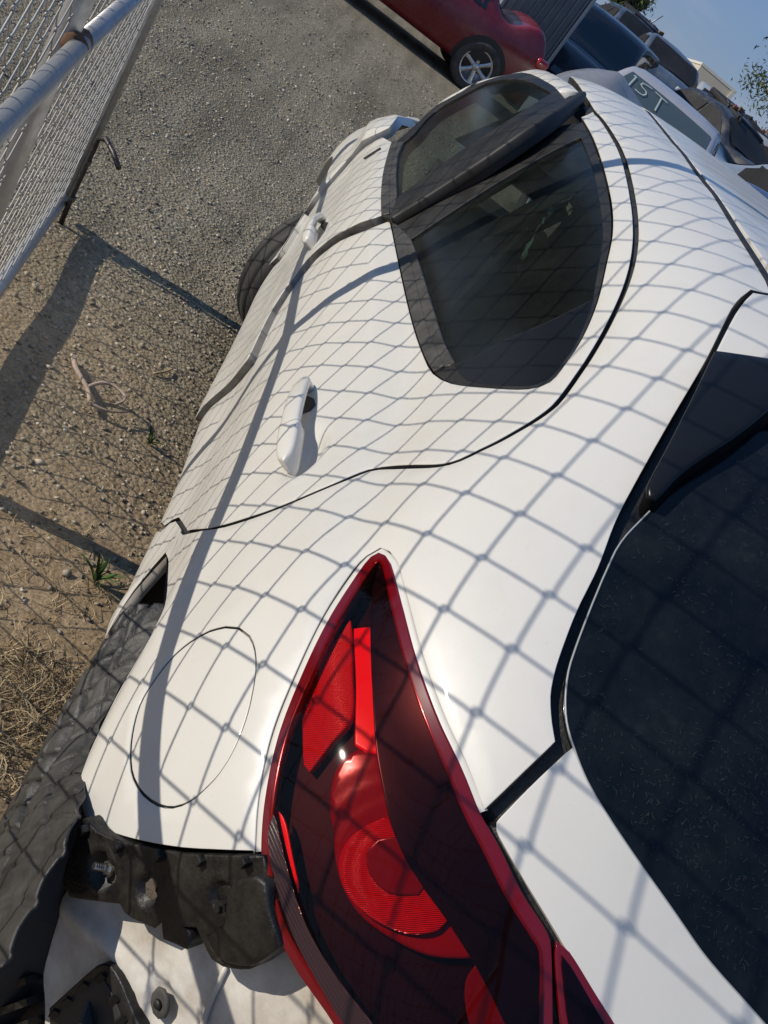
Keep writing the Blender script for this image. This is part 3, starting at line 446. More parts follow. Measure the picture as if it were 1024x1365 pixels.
 'rear_door': [(2.053,0.8026,0.9712),(2.0227,0.7981,0.9735),(1.9896,0.7939,0.9745),(1.9564,0.7896,0.9754),(1.9256,0.7856,0.976),(1.8947,0.7815,0.9767),(1.8359,0.7738,0.9778),(1.779,0.7665,0.9791),(1.7232,0.7596,0.9807),(1.668,0.7532,0.9829),(1.6121,0.7471,0.9856),(1.5574,0.7414,0.9886),(1.5041,0.736,0.9919),(1.4524,0.731,0.9956),(1.4026,0.726,0.9995),(1.3511,0.7208,1.0042),(1.3008,0.7157,1.0097),(1.2511,0.7109,1.0161),(1.2059,0.707,1.0228),(1.1623,0.7028,1.0321),(1.1169,0.6969,1.047),(1.0796,0.6904,1.0632),(1.054,0.6843,1.0774),(1.0321,0.6782,1.0911),(1.0126,0.672,1.1045),(0.9943,0.6659,1.1173),(0.9771,0.6601,1.1294),(0.9612,0.6543,1.1411),(0.9474,0.6484,1.1523),(0.9366,0.6424,1.1632),(0.9308,0.636,1.174),(0.9339,0.6298,1.1839),(0.9443,0.6252,1.1906),(0.9593,0.6209,1.1969),(0.9753,0.6167,1.203),(0.9921,0.6123,1.2097),(1.0095,0.6079,1.2165),(1.0278,0.6037,1.2232),(1.0473,0.5997,1.2298),(1.0714,0.5955,1.2374),(1.0966,0.5914,1.2449),(1.123,0.5877,1.2525),(1.1504,0.5844,1.2601),(1.1764,0.5817,1.2668),(1.2036,0.5792,1.2735),(1.2318,0.577,1.2802),(1.2607,0.5748,1.2871),(1.2902,0.5726,1.2942),(1.3218,0.5702,1.3021),(1.3548,0.5678,1.31),(1.3905,0.5656,1.3175),(1.4291,0.5639,1.3242),(1.4709,0.5625,1.3305),(1.5154,0.5614,1.3363),(1.5619,0.5608,1.3416),(1.611,0.5607,1.3464),(1.662,0.5609,1.3511),(1.7144,0.5615,1.3558),(1.7684,0.5626,1.3603),(1.8238,0.5642,1.3648),(1.8613,0.5656,1.3678),(1.8988,0.5671,1.3708),(1.9375,0.5691,1.3734),(1.9763,0.5712,1.3761),(2.0093,0.5738,1.3778),(2.0423,0.5764,1.3794),(2.0762,0.5795,1.3807),(2.1101,0.5826,1.382),(2.1494,0.5869,1.383),(2.1705,0.5744,1.3959),(2.1978,0.5605,1.4088),(2.1635,0.5548,1.4096),(2.1291,0.5492,1.4104),(2.0708,0.5435,1.4091),(2.0122,0.5388,1.4071),(1.9818,0.5367,1.4058),(1.9514,0.5347,1.4046),(1.9209,0.5327,1.4034),(1.8694,0.5306,1.4004),(1.8182,0.5295,1.3969),(1.7849,0.5294,1.3941),(1.7517,0.5294,1.3914),(1.7195,0.5298,1.3884),(1.6873,0.5302,1.3855),(1.6536,0.531,1.3822),(1.6198,0.5317,1.3789),(1.5879,0.5326,1.3756),(1.556,0.5336,1.3722),(1.5006,0.5353,1.3662),(1.4486,0.5374,1.3599),(1.4063,0.5394,1.3541),(1.3665,0.5414,1.3481),(1.3293,0.5437,1.3418),(1.2932,0.5464,1.3349),(1.2594,0.5492,1.3277),(1.2281,0.5522,1.3202),(1.1971,0.5557,1.3119),(1.1683,0.5593,1.3034),(1.1414,0.5631,1.2948),(1.1146,0.5674,1.2858),(1.0886,0.5718,1.2769),(1.0633,0.5765,1.2681),(1.0386,0.5813,1.2596),(1.0182,0.5855,1.2524),(0.9985,0.5899,1.2453),(0.9793,0.5943,1.2384),(0.9604,0.5988,1.2316),(0.9421,0.6035,1.2246),(0.9244,0.6083,1.2178),(0.9056,0.6133,1.2108),(0.8875,0.6183,1.2038),(0.8685,0.6237,1.1961),(0.852,0.6294,1.1881),(0.8422,0.6342,1.1815),(0.8339,0.6392,1.1746),(0.8265,0.6442,1.1676),(0.8175,0.6512,1.1578),(0.8097,0.6583,1.148),(0.8022,0.6652,1.1383),(0.7955,0.6721,1.1286),(0.7905,0.6788,1.119),(0.7861,0.6854,1.1092),(0.7805,0.6925,1.0989),(0.7765,0.6996,1.0882),(0.7766,0.706,1.0779),(0.7812,0.7124,1.0667),(0.7894,0.7178,1.0561),(0.8006,0.7228,1.0446),(0.8146,0.7275,1.0319),(0.8309,0.7316,1.0178),(0.8477,0.7355,1.0034),(0.8623,0.7401,0.9898),(0.8716,0.7459,0.9781),(0.8738,0.7552,0.9655),(0.8698,0.7613,0.9587),(0.8647,0.7674,0.9522),(0.8598,0.7733,0.9456),(0.8554,0.7799,0.9373),(0.8531,0.786,0.9281),(0.8528,0.7916,0.9177),(0.8537,0.797,0.9066),(0.8543,0.8021,0.8964),(0.8544,0.8073,0.8863),(0.8544,0.8125,0.8762),(0.8549,0.8178,0.8659),(0.8561,0.823,0.8555),(0.8581,0.8282,0.8446),(0.8617,0.8333,0.8328),(0.8678,0.8382,0.8195),(0.8784,0.8441,0.8014),(0.8897,0.8501,0.7826),(0.9014,0.8563,0.7634),(0.9163,0.8625,0.7421),(0.9409,0.8678,0.7146),(0.9856,0.8707,0.6771),(1.0097,0.8709,0.6586),(1.0338,0.8711,0.6401),(1.0579,0.8713,0.6216),(1.0878,0.8704,0.5982),(1.1177,0.8695,0.5749),(1.1445,0.8689,0.5589),(1.1712,0.8682,0.5429),(1.1979,0.8675,0.5269),(1.2246,0.8669,0.5109),(1.2514,0.8662,0.495),(1.2781,0.8656,0.479),(1.3048,0.8649,0.463),(1.3325,0.8658,0.4469),(1.3602,0.8668,0.4309),(1.3879,0.8677,0.4148),(1.4227,0.8712,0.3805),(1.45,0.8746,0.34),(1.4767,0.8747,0.3233),(1.5033,0.8749,0.3067),(1.53,0.875,0.29),(1.56,0.8727,0.265),(1.5913,0.8741,0.265),(1.6225,0.8755,0.265),(1.6538,0.8768,0.265),(1.685,0.8782,0.265),(1.7163,0.8796,0.265),(1.7475,0.881,0.265),(1.7788,0.8823,0.265),(1.81,0.8837,0.265),(1.8413,0.8851,0.265),(1.8725,0.8864,0.265),(1.9038,0.8878,0.265),(1.935,0.8892,0.265),(1.9663,0.8906,0.265),(1.9975,0.8919,0.265),(2.0288,0.8933,0.265),(2.06,0.8947,0.265),(2.05,0.8952,0.3075),(2.04,0.8957,0.35),(2.029,0.8924,0.3835),(2.018,0.8892,0.417),(2.007,0.886,0.4505),(1.9872,0.8849,0.4814),(1.9735,0.8851,0.5089),(1.9946,0.887,0.5258),(2.0326,0.8894,0.5358),(2.0699,0.8915,0.5467),(2.0822,0.8932,0.5734),(2.0989,0.8942,0.5856),(2.1182,0.8951,0.5969),(2.1375,0.8958,0.6076),(2.152,0.8962,0.6202),(2.1548,0.8959,0.6375),(2.1532,0.8951,0.6562),(2.1466,0.8925,0.6912),(2.1272,0.8875,0.7299),(2.1418,0.8857,0.7443),(2.1569,0.8836,0.7586),(2.1557,0.8796,0.7799),(2.1413,0.875,0.8045),(2.1244,0.8698,0.8295),(2.1109,0.8628,0.8526),(2.0899,0.8529,0.8784),(2.0671,0.8423,0.9037),(2.049,0.8315,0.9281),(2.0467,0.8193,0.9483)],
 'rear_window_trim': [(2.0227,0.7981,0.9735),(1.9896,0.7939,0.9744),(1.9565,0.7897,0.9753),(1.9256,0.7857,0.9759),(1.8947,0.7817,0.9765),(1.8359,0.7739,0.9777),(1.7791,0.7665,0.979),(1.7232,0.7596,0.9807),(1.668,0.7532,0.9829),(1.6121,0.7471,0.9856),(1.5574,0.7414,0.9886),(1.5041,0.736,0.9919),(1.4524,0.731,0.9956),(1.4026,0.726,0.9995),(1.3511,0.7208,1.0042),(1.3008,0.7157,1.0097),(1.2511,0.7109,1.0161),(1.2059,0.707,1.0228),(1.1623,0.7028,1.0321),(1.1169,0.6969,1.047),(1.0796,0.6904,1.0632),(1.054,0.6843,1.0774),(1.0321,0.6782,1.0911),(1.0126,0.672,1.1045),(0.9943,0.6659,1.1173),(0.9771,0.6601,1.1294),(0.9612,0.6543,1.1411),(0.9474,0.6484,1.1523),(0.9366,0.6424,1.1632),(0.9308,0.636,1.174),(0.9339,0.6298,1.1839),(0.9443,0.6252,1.1906),(0.9593,0.6209,1.1969),(0.9753,0.6167,1.203),(0.9921,0.6123,1.2097),(1.0095,0.6079,1.2165),(1.0278,0.6037,1.2232),(1.0473,0.5997,1.2298),(1.0714,0.5955,1.2374),(1.0966,0.5914,1.2449),(1.123,0.5877,1.2525),(1.1504,0.5844,1.2601),(1.1764,0.5817,1.2668),(1.2036,0.5792,1.2735),(1.2318,0.577,1.2802),(1.2607,0.5748,1.2871),(1.2902,0.5726,1.2942),(1.3218,0.5702,1.3021),(1.3548,0.5678,1.31),(1.3905,0.5656,1.3175),(1.4291,0.5639,1.3242),(1.4709,0.5625,1.3305),(1.5154,0.5614,1.3363),(1.5619,0.5608,1.3416),(1.611,0.5607,1.3464),(1.662,0.5609,1.3511),(1.7144,0.5615,1.3558),(1.7684,0.5626,1.3603),(1.8238,0.5642,1.3648),(1.8613,0.5656,1.3678),(1.8988,0.5671,1.3708),(1.9375,0.5691,1.3734),(1.9763,0.5712,1.3761),(2.0092,0.5738,1.3777),(2.0422,0.5764,1.3793),(2.0761,0.5795,1.3806),(2.1101,0.5826,1.382),(2.108,0.5886,1.3761),(2.1152,0.6013,1.3642),(2.1155,0.6127,1.3513),(2.0992,0.6231,1.335),(2.0825,0.6322,1.3183),(2.0671,0.6405,1.3012),(2.0528,0.6485,1.2841),(2.0409,0.6566,1.2671),(2.0312,0.665,1.2501),(2.0221,0.6734,1.233),(2.014,0.6817,1.2159),(2.0072,0.6901,1.1987),(2.0018,0.6984,1.1814),(1.9979,0.7067,1.1639),(1.9957,0.7154,1.1459),(1.9953,0.7243,1.1278),(1.9958,0.7334,1.1094),(1.9966,0.7426,1.091),(1.9975,0.7518,1.0724),(1.9993,0.7602,1.0546),(2.0037,0.7685,1.0362),(2.0117,0.7765,1.0168),(2.0192,0.7847,0.9974),(2.0199,0.7939,0.9795)],
 'rear_window_glass': [(1.8753,0.7654,1.0043),(1.8456,0.7612,1.0059),(1.8159,0.7571,1.0075),(1.7579,0.7493,1.0109),(1.7008,0.7423,1.0144),(1.6454,0.7361,1.0178),(1.5911,0.7306,1.0213),(1.5384,0.7255,1.0249),(1.4874,0.7207,1.0286),(1.4384,0.7162,1.0322),(1.3908,0.7117,1.0357),(1.3453,0.7075,1.039),(1.3013,0.7034,1.0425),(1.2582,0.6994,1.0468),(1.2073,0.6944,1.0539),(1.1569,0.6897,1.0621),(1.1513,0.6821,1.0775),(1.1487,0.6746,1.0923),(1.152,0.668,1.1053),(1.1572,0.6616,1.1182),(1.1603,0.655,1.1312),(1.1603,0.6493,1.1425),(1.1594,0.6435,1.1538),(1.1582,0.6376,1.1651),(1.1571,0.6317,1.1763),(1.1565,0.6258,1.1873),(1.1569,0.62,1.1982),(1.1582,0.6141,1.2089),(1.1602,0.6083,1.2195),(1.1626,0.6024,1.23),(1.1654,0.5965,1.2405),(1.1682,0.5906,1.251),(1.171,0.5846,1.2614),(1.1986,0.5828,1.2669),(1.2267,0.5811,1.2726),(1.2552,0.5795,1.2785),(1.2897,0.5773,1.2861),(1.325,0.5751,1.2941),(1.362,0.573,1.3021),(1.4018,0.5713,1.3096),(1.4417,0.5703,1.3156),(1.4849,0.5697,1.3212),(1.5307,0.5694,1.3264),(1.5787,0.5693,1.3315),(1.6342,0.5695,1.3371),(1.6923,0.5701,1.3427),(1.7224,0.5706,1.3454),(1.7525,0.5712,1.3482),(1.7836,0.5722,1.3508),(1.8146,0.5731,1.3535),(1.8453,0.5746,1.3557),(1.876,0.5762,1.3579),(1.9076,0.5783,1.3598),(1.9391,0.5804,1.3616),(1.9718,0.5827,1.3637),(2.0044,0.585,1.3657),(1.9923,0.5955,1.3519),(1.984,0.6053,1.3379),(1.978,0.6145,1.3237),(1.9729,0.623,1.3092),(1.9672,0.632,1.2928),(1.9613,0.6408,1.2764),(1.9553,0.6496,1.2599),(1.9492,0.6583,1.2434),(1.9431,0.6668,1.2269),(1.9372,0.6752,1.2103),(1.9315,0.6834,1.1936),(1.9261,0.6912,1.1775),(1.9206,0.6987,1.1613),(1.915,0.7062,1.1451),(1.9092,0.7135,1.1288),(1.9032,0.7209,1.1126),(1.8971,0.7282,1.0964),(1.8909,0.7355,1.0802),(1.8844,0.7435,1.0619),(1.879,0.7511,1.0433),(1.8764,0.7583,1.024)],
 'rear_belt_outer': [(2.0227,0.7981,0.9735),(1.9896,0.7939,0.9744),(1.9565,0.7897,0.9753),(1.9256,0.7857,0.9759),(1.8947,0.7817,0.9765),(1.8359,0.7739,0.9777),(1.7791,0.7665,0.979),(1.7232,0.7596,0.9807),(1.668,0.7532,0.9829),(1.6121,0.7471,0.9856),(1.5574,0.7414,0.9886),(1.5041,0.736,0.9919),(1.4524,0.731,0.9956),(1.4026,0.726,0.9995),(1.3511,0.7208,1.0042),(1.3008,0.7157,1.0097),(1.2511,0.7109,1.0161),(1.2067,0.7067,1.0236),(1.1623,0.7028,1.0321),(1.1618,0.6967,1.0468),(1.2047,0.7004,1.0399),(1.248,0.7044,1.0336),(1.286,0.7079,1.0289),(1.3247,0.7118,1.0245),(1.3643,0.7157,1.0204),(1.4048,0.7195,1.0169),(1.4538,0.724,1.0132),(1.5046,0.7285,1.01),(1.557,0.7332,1.0071),(1.6111,0.7383,1.0043),(1.6666,0.7441,1.0014),(1.7237,0.7505,0.9988),(1.7816,0.7575,0.9969),(1.8405,0.7651,0.995),(1.8708,0.7693,0.9938),(1.9012,0.7736,0.9925),(1.9327,0.7782,0.9906),(1.9643,0.7828,0.9887),(1.9935,0.7904,0.9811)],
 'rear_belt_inner': [(1.9454,0.7795,0.9912),(1.9153,0.7753,0.9924),(1.8852,0.7711,0.9937),(1.8275,0.7631,0.9961),(1.7715,0.7555,0.9987),(1.7163,0.7486,1.0015),(1.6617,0.7425,1.0044),(1.6062,0.7368,1.0073),(1.5522,0.7317,1.0102),(1.4999,0.7271,1.013),(1.4493,0.7227,1.0161),(1.4004,0.7183,1.0197),(1.3602,0.7144,1.0232),(1.3208,0.7106,1.0272),(1.2822,0.7068,1.0315),(1.2444,0.7032,1.0362),(1.2029,0.6993,1.0423),(1.1617,0.6957,1.0492),(1.1569,0.6897,1.0621),(1.2073,0.6944,1.0539),(1.2582,0.6994,1.0468),(1.3013,0.7034,1.0425),(1.3453,0.7075,1.039),(1.3908,0.7117,1.0357),(1.4384,0.7162,1.0322),(1.4874,0.7207,1.0286),(1.5384,0.7255,1.0249),(1.5911,0.7306,1.0213),(1.6454,0.7361,1.0178),(1.7008,0.7423,1.0144),(1.7579,0.7491,1.0114),(1.8158,0.7567,1.0085),(1.8456,0.761,1.0064),(1.8753,0.7654,1.0043),(1.9103,0.7724,0.9977)],
 'rear_corner_panel': [(1.1538,0.6897,1.0621),(1.1482,0.6821,1.0775),(1.1457,0.6747,1.0923),(1.149,0.6681,1.1053),(1.1543,0.6616,1.118),(1.1573,0.6551,1.1311),(1.1574,0.6493,1.1423),(1.1565,0.6435,1.1536),(1.1554,0.6377,1.1649),(1.1543,0.6318,1.176),(1.1537,0.6259,1.1871),(1.1541,0.62,1.1979),(1.1554,0.6142,1.2086),(1.1574,0.6083,1.2192),(1.1598,0.6025,1.2297),(1.1626,0.5966,1.2402),(1.1655,0.5906,1.2506),(1.1683,0.5847,1.261),(1.1448,0.5875,1.2544),(1.1214,0.5903,1.248),(1.0988,0.5934,1.2417),(1.0744,0.5971,1.2347),(1.0507,0.6009,1.2279),(1.0287,0.6052,1.2208),(1.0099,0.6096,1.2138),(0.9928,0.6142,1.2065),(0.9769,0.619,1.1992),(0.9594,0.6247,1.1908),(0.9469,0.6306,1.1818),(0.944,0.6361,1.173),(0.9485,0.6417,1.1634),(0.9593,0.6477,1.1525),(0.9728,0.6536,1.1411),(0.9886,0.6595,1.1293),(1.0061,0.6654,1.1172),(1.0232,0.6709,1.1054),(1.043,0.6765,1.0932),(1.068,0.6815,1.0817),(1.1083,0.6856,1.0712)],
 'front_door': [(2.8423,0.8504,0.9712),(2.8073,0.8503,0.9701),(2.7724,0.8501,0.9691),(2.7375,0.85,0.9681),(2.7042,0.8497,0.9673),(2.671,0.8495,0.9664),(2.6378,0.8492,0.9656),(2.6008,0.8487,0.9649),(2.5637,0.8481,0.9642),(2.5267,0.8476,0.9635),(2.4915,0.8467,0.9631),(2.4564,0.8458,0.9628),(2.4212,0.8449,0.9624),(2.3856,0.8434,0.9626),(2.35,0.842,0.9628),(2.3144,0.8405,0.963),(2.2814,0.8387,0.9633),(2.2484,0.8369,0.9637),(2.2154,0.8351,0.964),(2.175,0.8323,0.9646),(2.1347,0.8295,0.9652),(2.0976,0.8266,0.9657),(2.0605,0.8236,0.9661),(2.061,0.8344,0.952),(2.0655,0.845,0.9369),(2.0789,0.8541,0.919),(2.0931,0.8621,0.8985),(2.1035,0.8697,0.8783),(2.1305,0.8822,0.8428),(2.1388,0.8872,0.8226),(2.1507,0.8911,0.8006),(2.1649,0.8948,0.7799),(2.1704,0.8983,0.7613),(2.1634,0.9009,0.7463),(2.1505,0.9029,0.7329),(2.131,0.9046,0.7183),(2.1112,0.906,0.7039),(2.1002,0.9072,0.6901),(2.09,0.9082,0.676),(2.0745,0.9087,0.6624),(2.0568,0.909,0.6496),(2.0376,0.909,0.6371),(2.0159,0.9086,0.6257),(1.9893,0.9077,0.6162),(1.9612,0.9066,0.6076),(1.9348,0.9054,0.5989),(1.9097,0.904,0.59),(1.8856,0.9026,0.581),(1.8629,0.9011,0.5716),(1.8807,0.9016,0.5463),(1.8986,0.902,0.5211),(1.9164,0.9024,0.4958),(1.9343,0.9028,0.4705),(1.9521,0.9033,0.4453),(1.97,0.9037,0.42),(1.99,0.9069,0.39),(2.01,0.9102,0.36),(2.03,0.9134,0.33),(2.045,0.9123,0.2975),(2.06,0.9112,0.265),(2.0903,0.9116,0.265),(2.1206,0.9119,0.265),(2.151,0.9122,0.265),(2.1813,0.9125,0.265),(2.2116,0.9129,0.265),(2.2419,0.9132,0.265),(2.2723,0.9135,0.265),(2.3026,0.9139,0.265),(2.3329,0.9142,0.265),(2.3632,0.9145,0.265),(2.3935,0.9148,0.265),(2.4239,0.9152,0.265),(2.4542,0.9155,0.265),(2.4845,0.9158,0.265),(2.5148,0.9162,0.265),(2.5452,0.9165,0.265),(2.5755,0.9168,0.265),(2.6058,0.9171,0.265),(2.6361,0.9175,0.265),(2.6665,0.9178,0.265),(2.6968,0.9181,0.265),(2.7271,0.9185,0.265),(2.7574,0.9188,0.265),(2.7877,0.9191,0.265),(2.8181,0.9194,0.265),(2.8484,0.9198,0.265),(2.8787,0.9201,0.265),(2.909,0.9204,0.265),(2.9394,0.9207,0.265),(2.9697,0.9211,0.265),(3,0.9214,0.265),(3.02,0.9215,0.2875),(3.04,0.9216,0.31),(3.06,0.9217,0.3325),(3.08,0.9217,0.355),(3.1,0.9218,0.3775),(3.12,0.9219,0.4),(3.12,0.9221,0.4314),(3.12,0.9223,0.4629),(3.12,0.9225,0.4943),(3.12,0.9227,0.5257),(3.12,0.9229,0.5571),(3.12,0.9232,0.5886),(3.12,0.9234,0.62),(3.1167,0.9207,0.65),(3.1133,0.9181,0.68),(3.11,0.9155,0.71),(3.1067,0.9128,0.74),(3.1033,0.9102,0.77),(3.1,0.9076,0.8),(3.085,0.9023,0.835),(3.07,0.897,0.87),(3.0433,0.8896,0.8933),(3.0167,0.8822,0.9167),(2.99,0.8748,0.94),(2.9605,0.8699,0.9462),(2.9309,0.865,0.9525),(2.9014,0.8602,0.9587),(2.8718,0.8553,0.9649)],
 'front_frame': [(2.999,0.7959,1.1126),(2.9701,0.7835,1.1449),(2.9382,0.7717,1.1768),(2.9246,0.7626,1.1994),(2.9413,0.751,1.2189),(2.916,0.7434,1.2332),(2.8907,0.7357,1.2475),(2.8653,0.728,1.2618),(2.84,0.7204,1.2761),(2.8147,0.7127,1.2904),(2.7894,0.7051,1.3047),(2.764,0.6974,1.319),(2.7387,0.6897,1.3333),(2.7134,0.6821,1.3476),(2.6693,0.6778,1.355),(2.6253,0.6736,1.3624),(2.5955,0.6707,1.3659),(2.5658,0.6677,1.3693),(2.5361,0.6648,1.3728),(2.497,0.66,1.3767),(2.4579,0.6551,1.3805),(2.4166,0.6483,1.3845),(2.3752,0.6416,1.3885),(2.3336,0.6376,1.3894),(2.2921,0.6336,1.3903)],
 'front_window_trim': [(2.8423,0.8504,0.9712),(2.8073,0.8503,0.9701),(2.7724,0.8501,0.9691),(2.7375,0.85,0.9681),(2.7042,0.8497,0.9673),(2.671,0.8495,0.9664),(2.6378,0.8492,0.9656),(2.6008,0.8487,0.9649),(2.5637,0.8481,0.9642),(2.5267,0.8476,0.9635),(2.4915,0.8467,0.9631),(2.4564,0.8458,0.9628),(2.4212,0.8449,0.9624),(2.3856,0.8434,0.9626),(2.35,0.842,0.9628),(2.3144,0.8405,0.963),(2.2814,0.8387,0.9633),(2.2484,0.8369,0.9637),(2.2154,0.8351,0.964),(2.175,0.8323,0.9646),(2.1347,0.8295,0.9652),(2.0976,0.8266,0.9657),(2.0605,0.8236,0.9661),(2.0192,0.8089,0.9832),(2.0198,0.8009,1.0001),(2.0128,0.7936,1.0185),(2.0044,0.7867,1.0372),(2,0.7799,1.055),(1.9982,0.7728,1.0734),(1.9971,0.7658,1.0916),(1.9956,0.759,1.1098),(1.9933,0.7525,1.1281),(1.9906,0.746,1.1463),(1.9879,0.7397,1.1644),(1.9855,0.7335,1.1824),(1.9837,0.7272,1.2001),(1.9834,0.7207,1.2178),(1.9847,0.7143,1.2353),(1.9873,0.7077,1.2525),(1.991,0.701,1.2696),(1.9957,0.6941,1.2865),(2.0039,0.6866,1.303),(2.0175,0.6772,1.3207),(2.0371,0.6666,1.3381),(2.0646,0.6547,1.355),(2.1022,0.6411,1.3717),(2.1511,0.6261,1.3877),(2.1832,0.6173,1.3957),(2.2152,0.6085,1.4037),(2.2567,0.5979,1.4117),(2.2983,0.5874,1.4198),(2.2522,0.6157,1.4009),(2.2159,0.6271,1.3909),(2.2552,0.6305,1.3905),(2.2945,0.6339,1.3902),(2.3349,0.6378,1.3893),(2.3752,0.6416,1.3885),(2.4166,0.6483,1.3845),(2.4579,0.6551,1.3805),(2.497,0.66,1.3767),(2.5361,0.6648,1.3728),(2.5658,0.6677,1.3693),(2.5955,0.6707,1.3659),(2.6253,0.6736,1.3624),(2.6693,0.6778,1.355),(2.7134,0.6821,1.3476),(2.7387,0.6897,1.3333),(2.764,0.6974,1.319),(2.7894,0.7051,1.3047),(2.8147,0.7127,1.2904),(2.84,0.7204,1.2761),(2.8653,0.728,1.2618),(2.8907,0.7357,1.2475),(2.916,0.7434,1.2332),(2.9413,0.751,1.2189),(2.9246,0.7626,1.1994),(2.9382,0.7717,1.1768),(2.9754,0.7836,1.1444),(2.999,0.7959,1.1126),(2.9641,0.8081,1.0813),(2.9302,0.816,1.0599),(2.9008,0.8235,1.0381),(2.883,0.8301,1.0171),(2.8654,0.8375,0.9963)],
 'front_window_glass': [(2.7543,0.8317,1.0042),(2.7151,0.8324,1),(2.676,0.8332,0.9959),(2.6368,0.8339,0.9917),(2.6058,0.8332,0.9914),(2.5748,0.8325,0.991),(2.5438,0.8318,0.9906),(2.5131,0.8307,0.9907),(2.4824,0.8297,0.9908),(2.4516,0.8287,0.9909),(2.4079,0.8269,0.9913),(2.3641,0.8251,0.9917),(2.3273,0.8231,0.9924),(2.2905,0.8212,0.9931),(2.2537,0.8192,0.9938),(2.2204,0.8171,0.9944),(2.1871,0.815,0.995),(2.1538,0.8128,0.9956),(2.1599,0.8058,1.015),(2.1614,0.7992,1.0353),(2.1655,0.7925,1.0551),(2.1709,0.7857,1.0746),(2.1757,0.7787,1.0941),(2.178,0.7719,1.1139),(2.1775,0.7651,1.134),(2.1748,0.7586,1.1535),(2.1711,0.752,1.1729),(2.1671,0.7453,1.1922),(2.1637,0.7384,1.2112),(2.1614,0.7314,1.2298),(2.1601,0.7242,1.2483),(2.1602,0.7169,1.2664),(2.1618,0.7097,1.2838),(2.1675,0.7017,1.3007),(2.1783,0.693,1.3171),(2.195,0.6834,1.3331),(2.2186,0.6727,1.3488),(2.2503,0.6608,1.3642),(2.2919,0.6472,1.3794),(2.3218,0.6529,1.3762),(2.3517,0.6586,1.3731),(2.3838,0.6644,1.3693),(2.4159,0.6702,1.3655),(2.4451,0.6753,1.3613),(2.4744,0.6805,1.357),(2.5037,0.6857,1.3517),(2.533,0.6908,1.3464),(2.5872,0.7012,1.3333),(2.6361,0.7112,1.3182),(2.6722,0.7181,1.3055),(2.7083,0.725,1.2929),(2.7405,0.7314,1.279),(2.7727,0.7378,1.2651),(2.7974,0.7471,1.2441),(2.8139,0.7557,1.2225),(2.8328,0.7639,1.2001),(2.8629,0.7735,1.173),(2.8906,0.7832,1.1454),(2.9065,0.793,1.1184),(2.9004,0.801,1.097),(2.8745,0.8081,1.0777),(2.8238,0.8143,1.0592),(2.7764,0.8199,1.0407),(2.7629,0.8255,1.0227)],
 'front_belt_outer': [(2.8423,0.8504,0.9712),(2.8073,0.8503,0.9701),(2.7724,0.8501,0.9691),(2.7375,0.85,0.9681),(2.7042,0.8497,0.9673),(2.671,0.8495,0.9664),(2.6378,0.8492,0.9656),(2.6008,0.8487,0.9649),(2.5637,0.8481,0.9642),(2.5267,0.8476,0.9635),(2.4915,0.8467,0.9631),(2.4564,0.8458,0.9628),(2.4212,0.8449,0.9624),(2.3856,0.8434,0.9626),(2.35,0.842,0.9628),(2.3144,0.8405,0.963),(2.2814,0.8387,0.9633),(2.2484,0.8369,0.9637),(2.2154,0.8351,0.964),(2.175,0.8323,0.9646),(2.1347,0.8295,0.9652),(2.0976,0.8266,0.9657),(2.0605,0.8236,0.9661),(2.0465,0.8129,0.9803),(2.0792,0.8153,0.9804),(2.1119,0.8176,0.9806),(2.1475,0.82,0.9804),(2.1831,0.8223,0.9803),(2.2279,0.825,0.9797),(2.2726,0.8277,0.9791),(2.3049,0.8293,0.9788),(2.3371,0.8308,0.9784),(2.3694,0.8324,0.9781),(2.408,0.8337,0.9782),(2.4467,0.835,0.9784),(2.4853,0.8363,0.9785),(2.5159,0.837,0.9789),(2.5464,0.8376,0.9794),(2.577,0.8383,0.9798),(2.6076,0.839,0.9802),(2.6408,0.8392,0.9815),(2.674,0.8394,0.9827),(2.7073,0.8396,0.9839),(2.7413,0.8396,0.9855),(2.7753,0.8396,0.9872),(2.8093,0.8396,0.9888)],
 'front_belt_inner': [(2.7907,0.8379,0.9916),(2.7593,0.838,0.9898),(2.7278,0.8381,0.988),(2.6964,0.8381,0.9862),(2.6651,0.838,0.9849),(2.6339,0.8378,0.9837),(2.6027,0.8377,0.9824),(2.572,0.8369,0.982),(2.5414,0.8362,0.9816),(2.5107,0.8354,0.9813),(2.4801,0.8347,0.9809),(2.4413,0.8333,0.9809),(2.4026,0.8319,0.9809),(2.3638,0.8306,0.9809),(2.3317,0.829,0.9812),(2.2996,0.8274,0.9815),(2.2675,0.8259,0.9818),(2.223,0.8232,0.9824),(2.1785,0.8206,0.9829),(2.1459,0.8183,0.9832),(2.1132,0.8161,0.9834),(2.083,0.8138,0.9835),(2.0527,0.8115,0.9836),(2.0991,0.8113,0.9909),(2.1518,0.8123,0.9965),(2.1842,0.8142,0.9962),(2.2165,0.8162,0.9959),(2.2489,0.8181,0.9956),(2.2868,0.8203,0.9945),(2.3248,0.8225,0.9934),(2.3627,0.8247,0.9923),(2.4067,0.8266,0.9918),(2.4506,0.8284,0.9913),(2.4815,0.8295,0.9911),(2.5124,0.8306,0.991),(2.5434,0.8317,0.9908),(2.5745,0.8324,0.9911),(2.6057,0.8332,0.9914),(2.6368,0.8339,0.9917),(2.676,0.8332,0.9959),(2.7151,0.8324,1),(2.7543,0.8317,1.0042)],
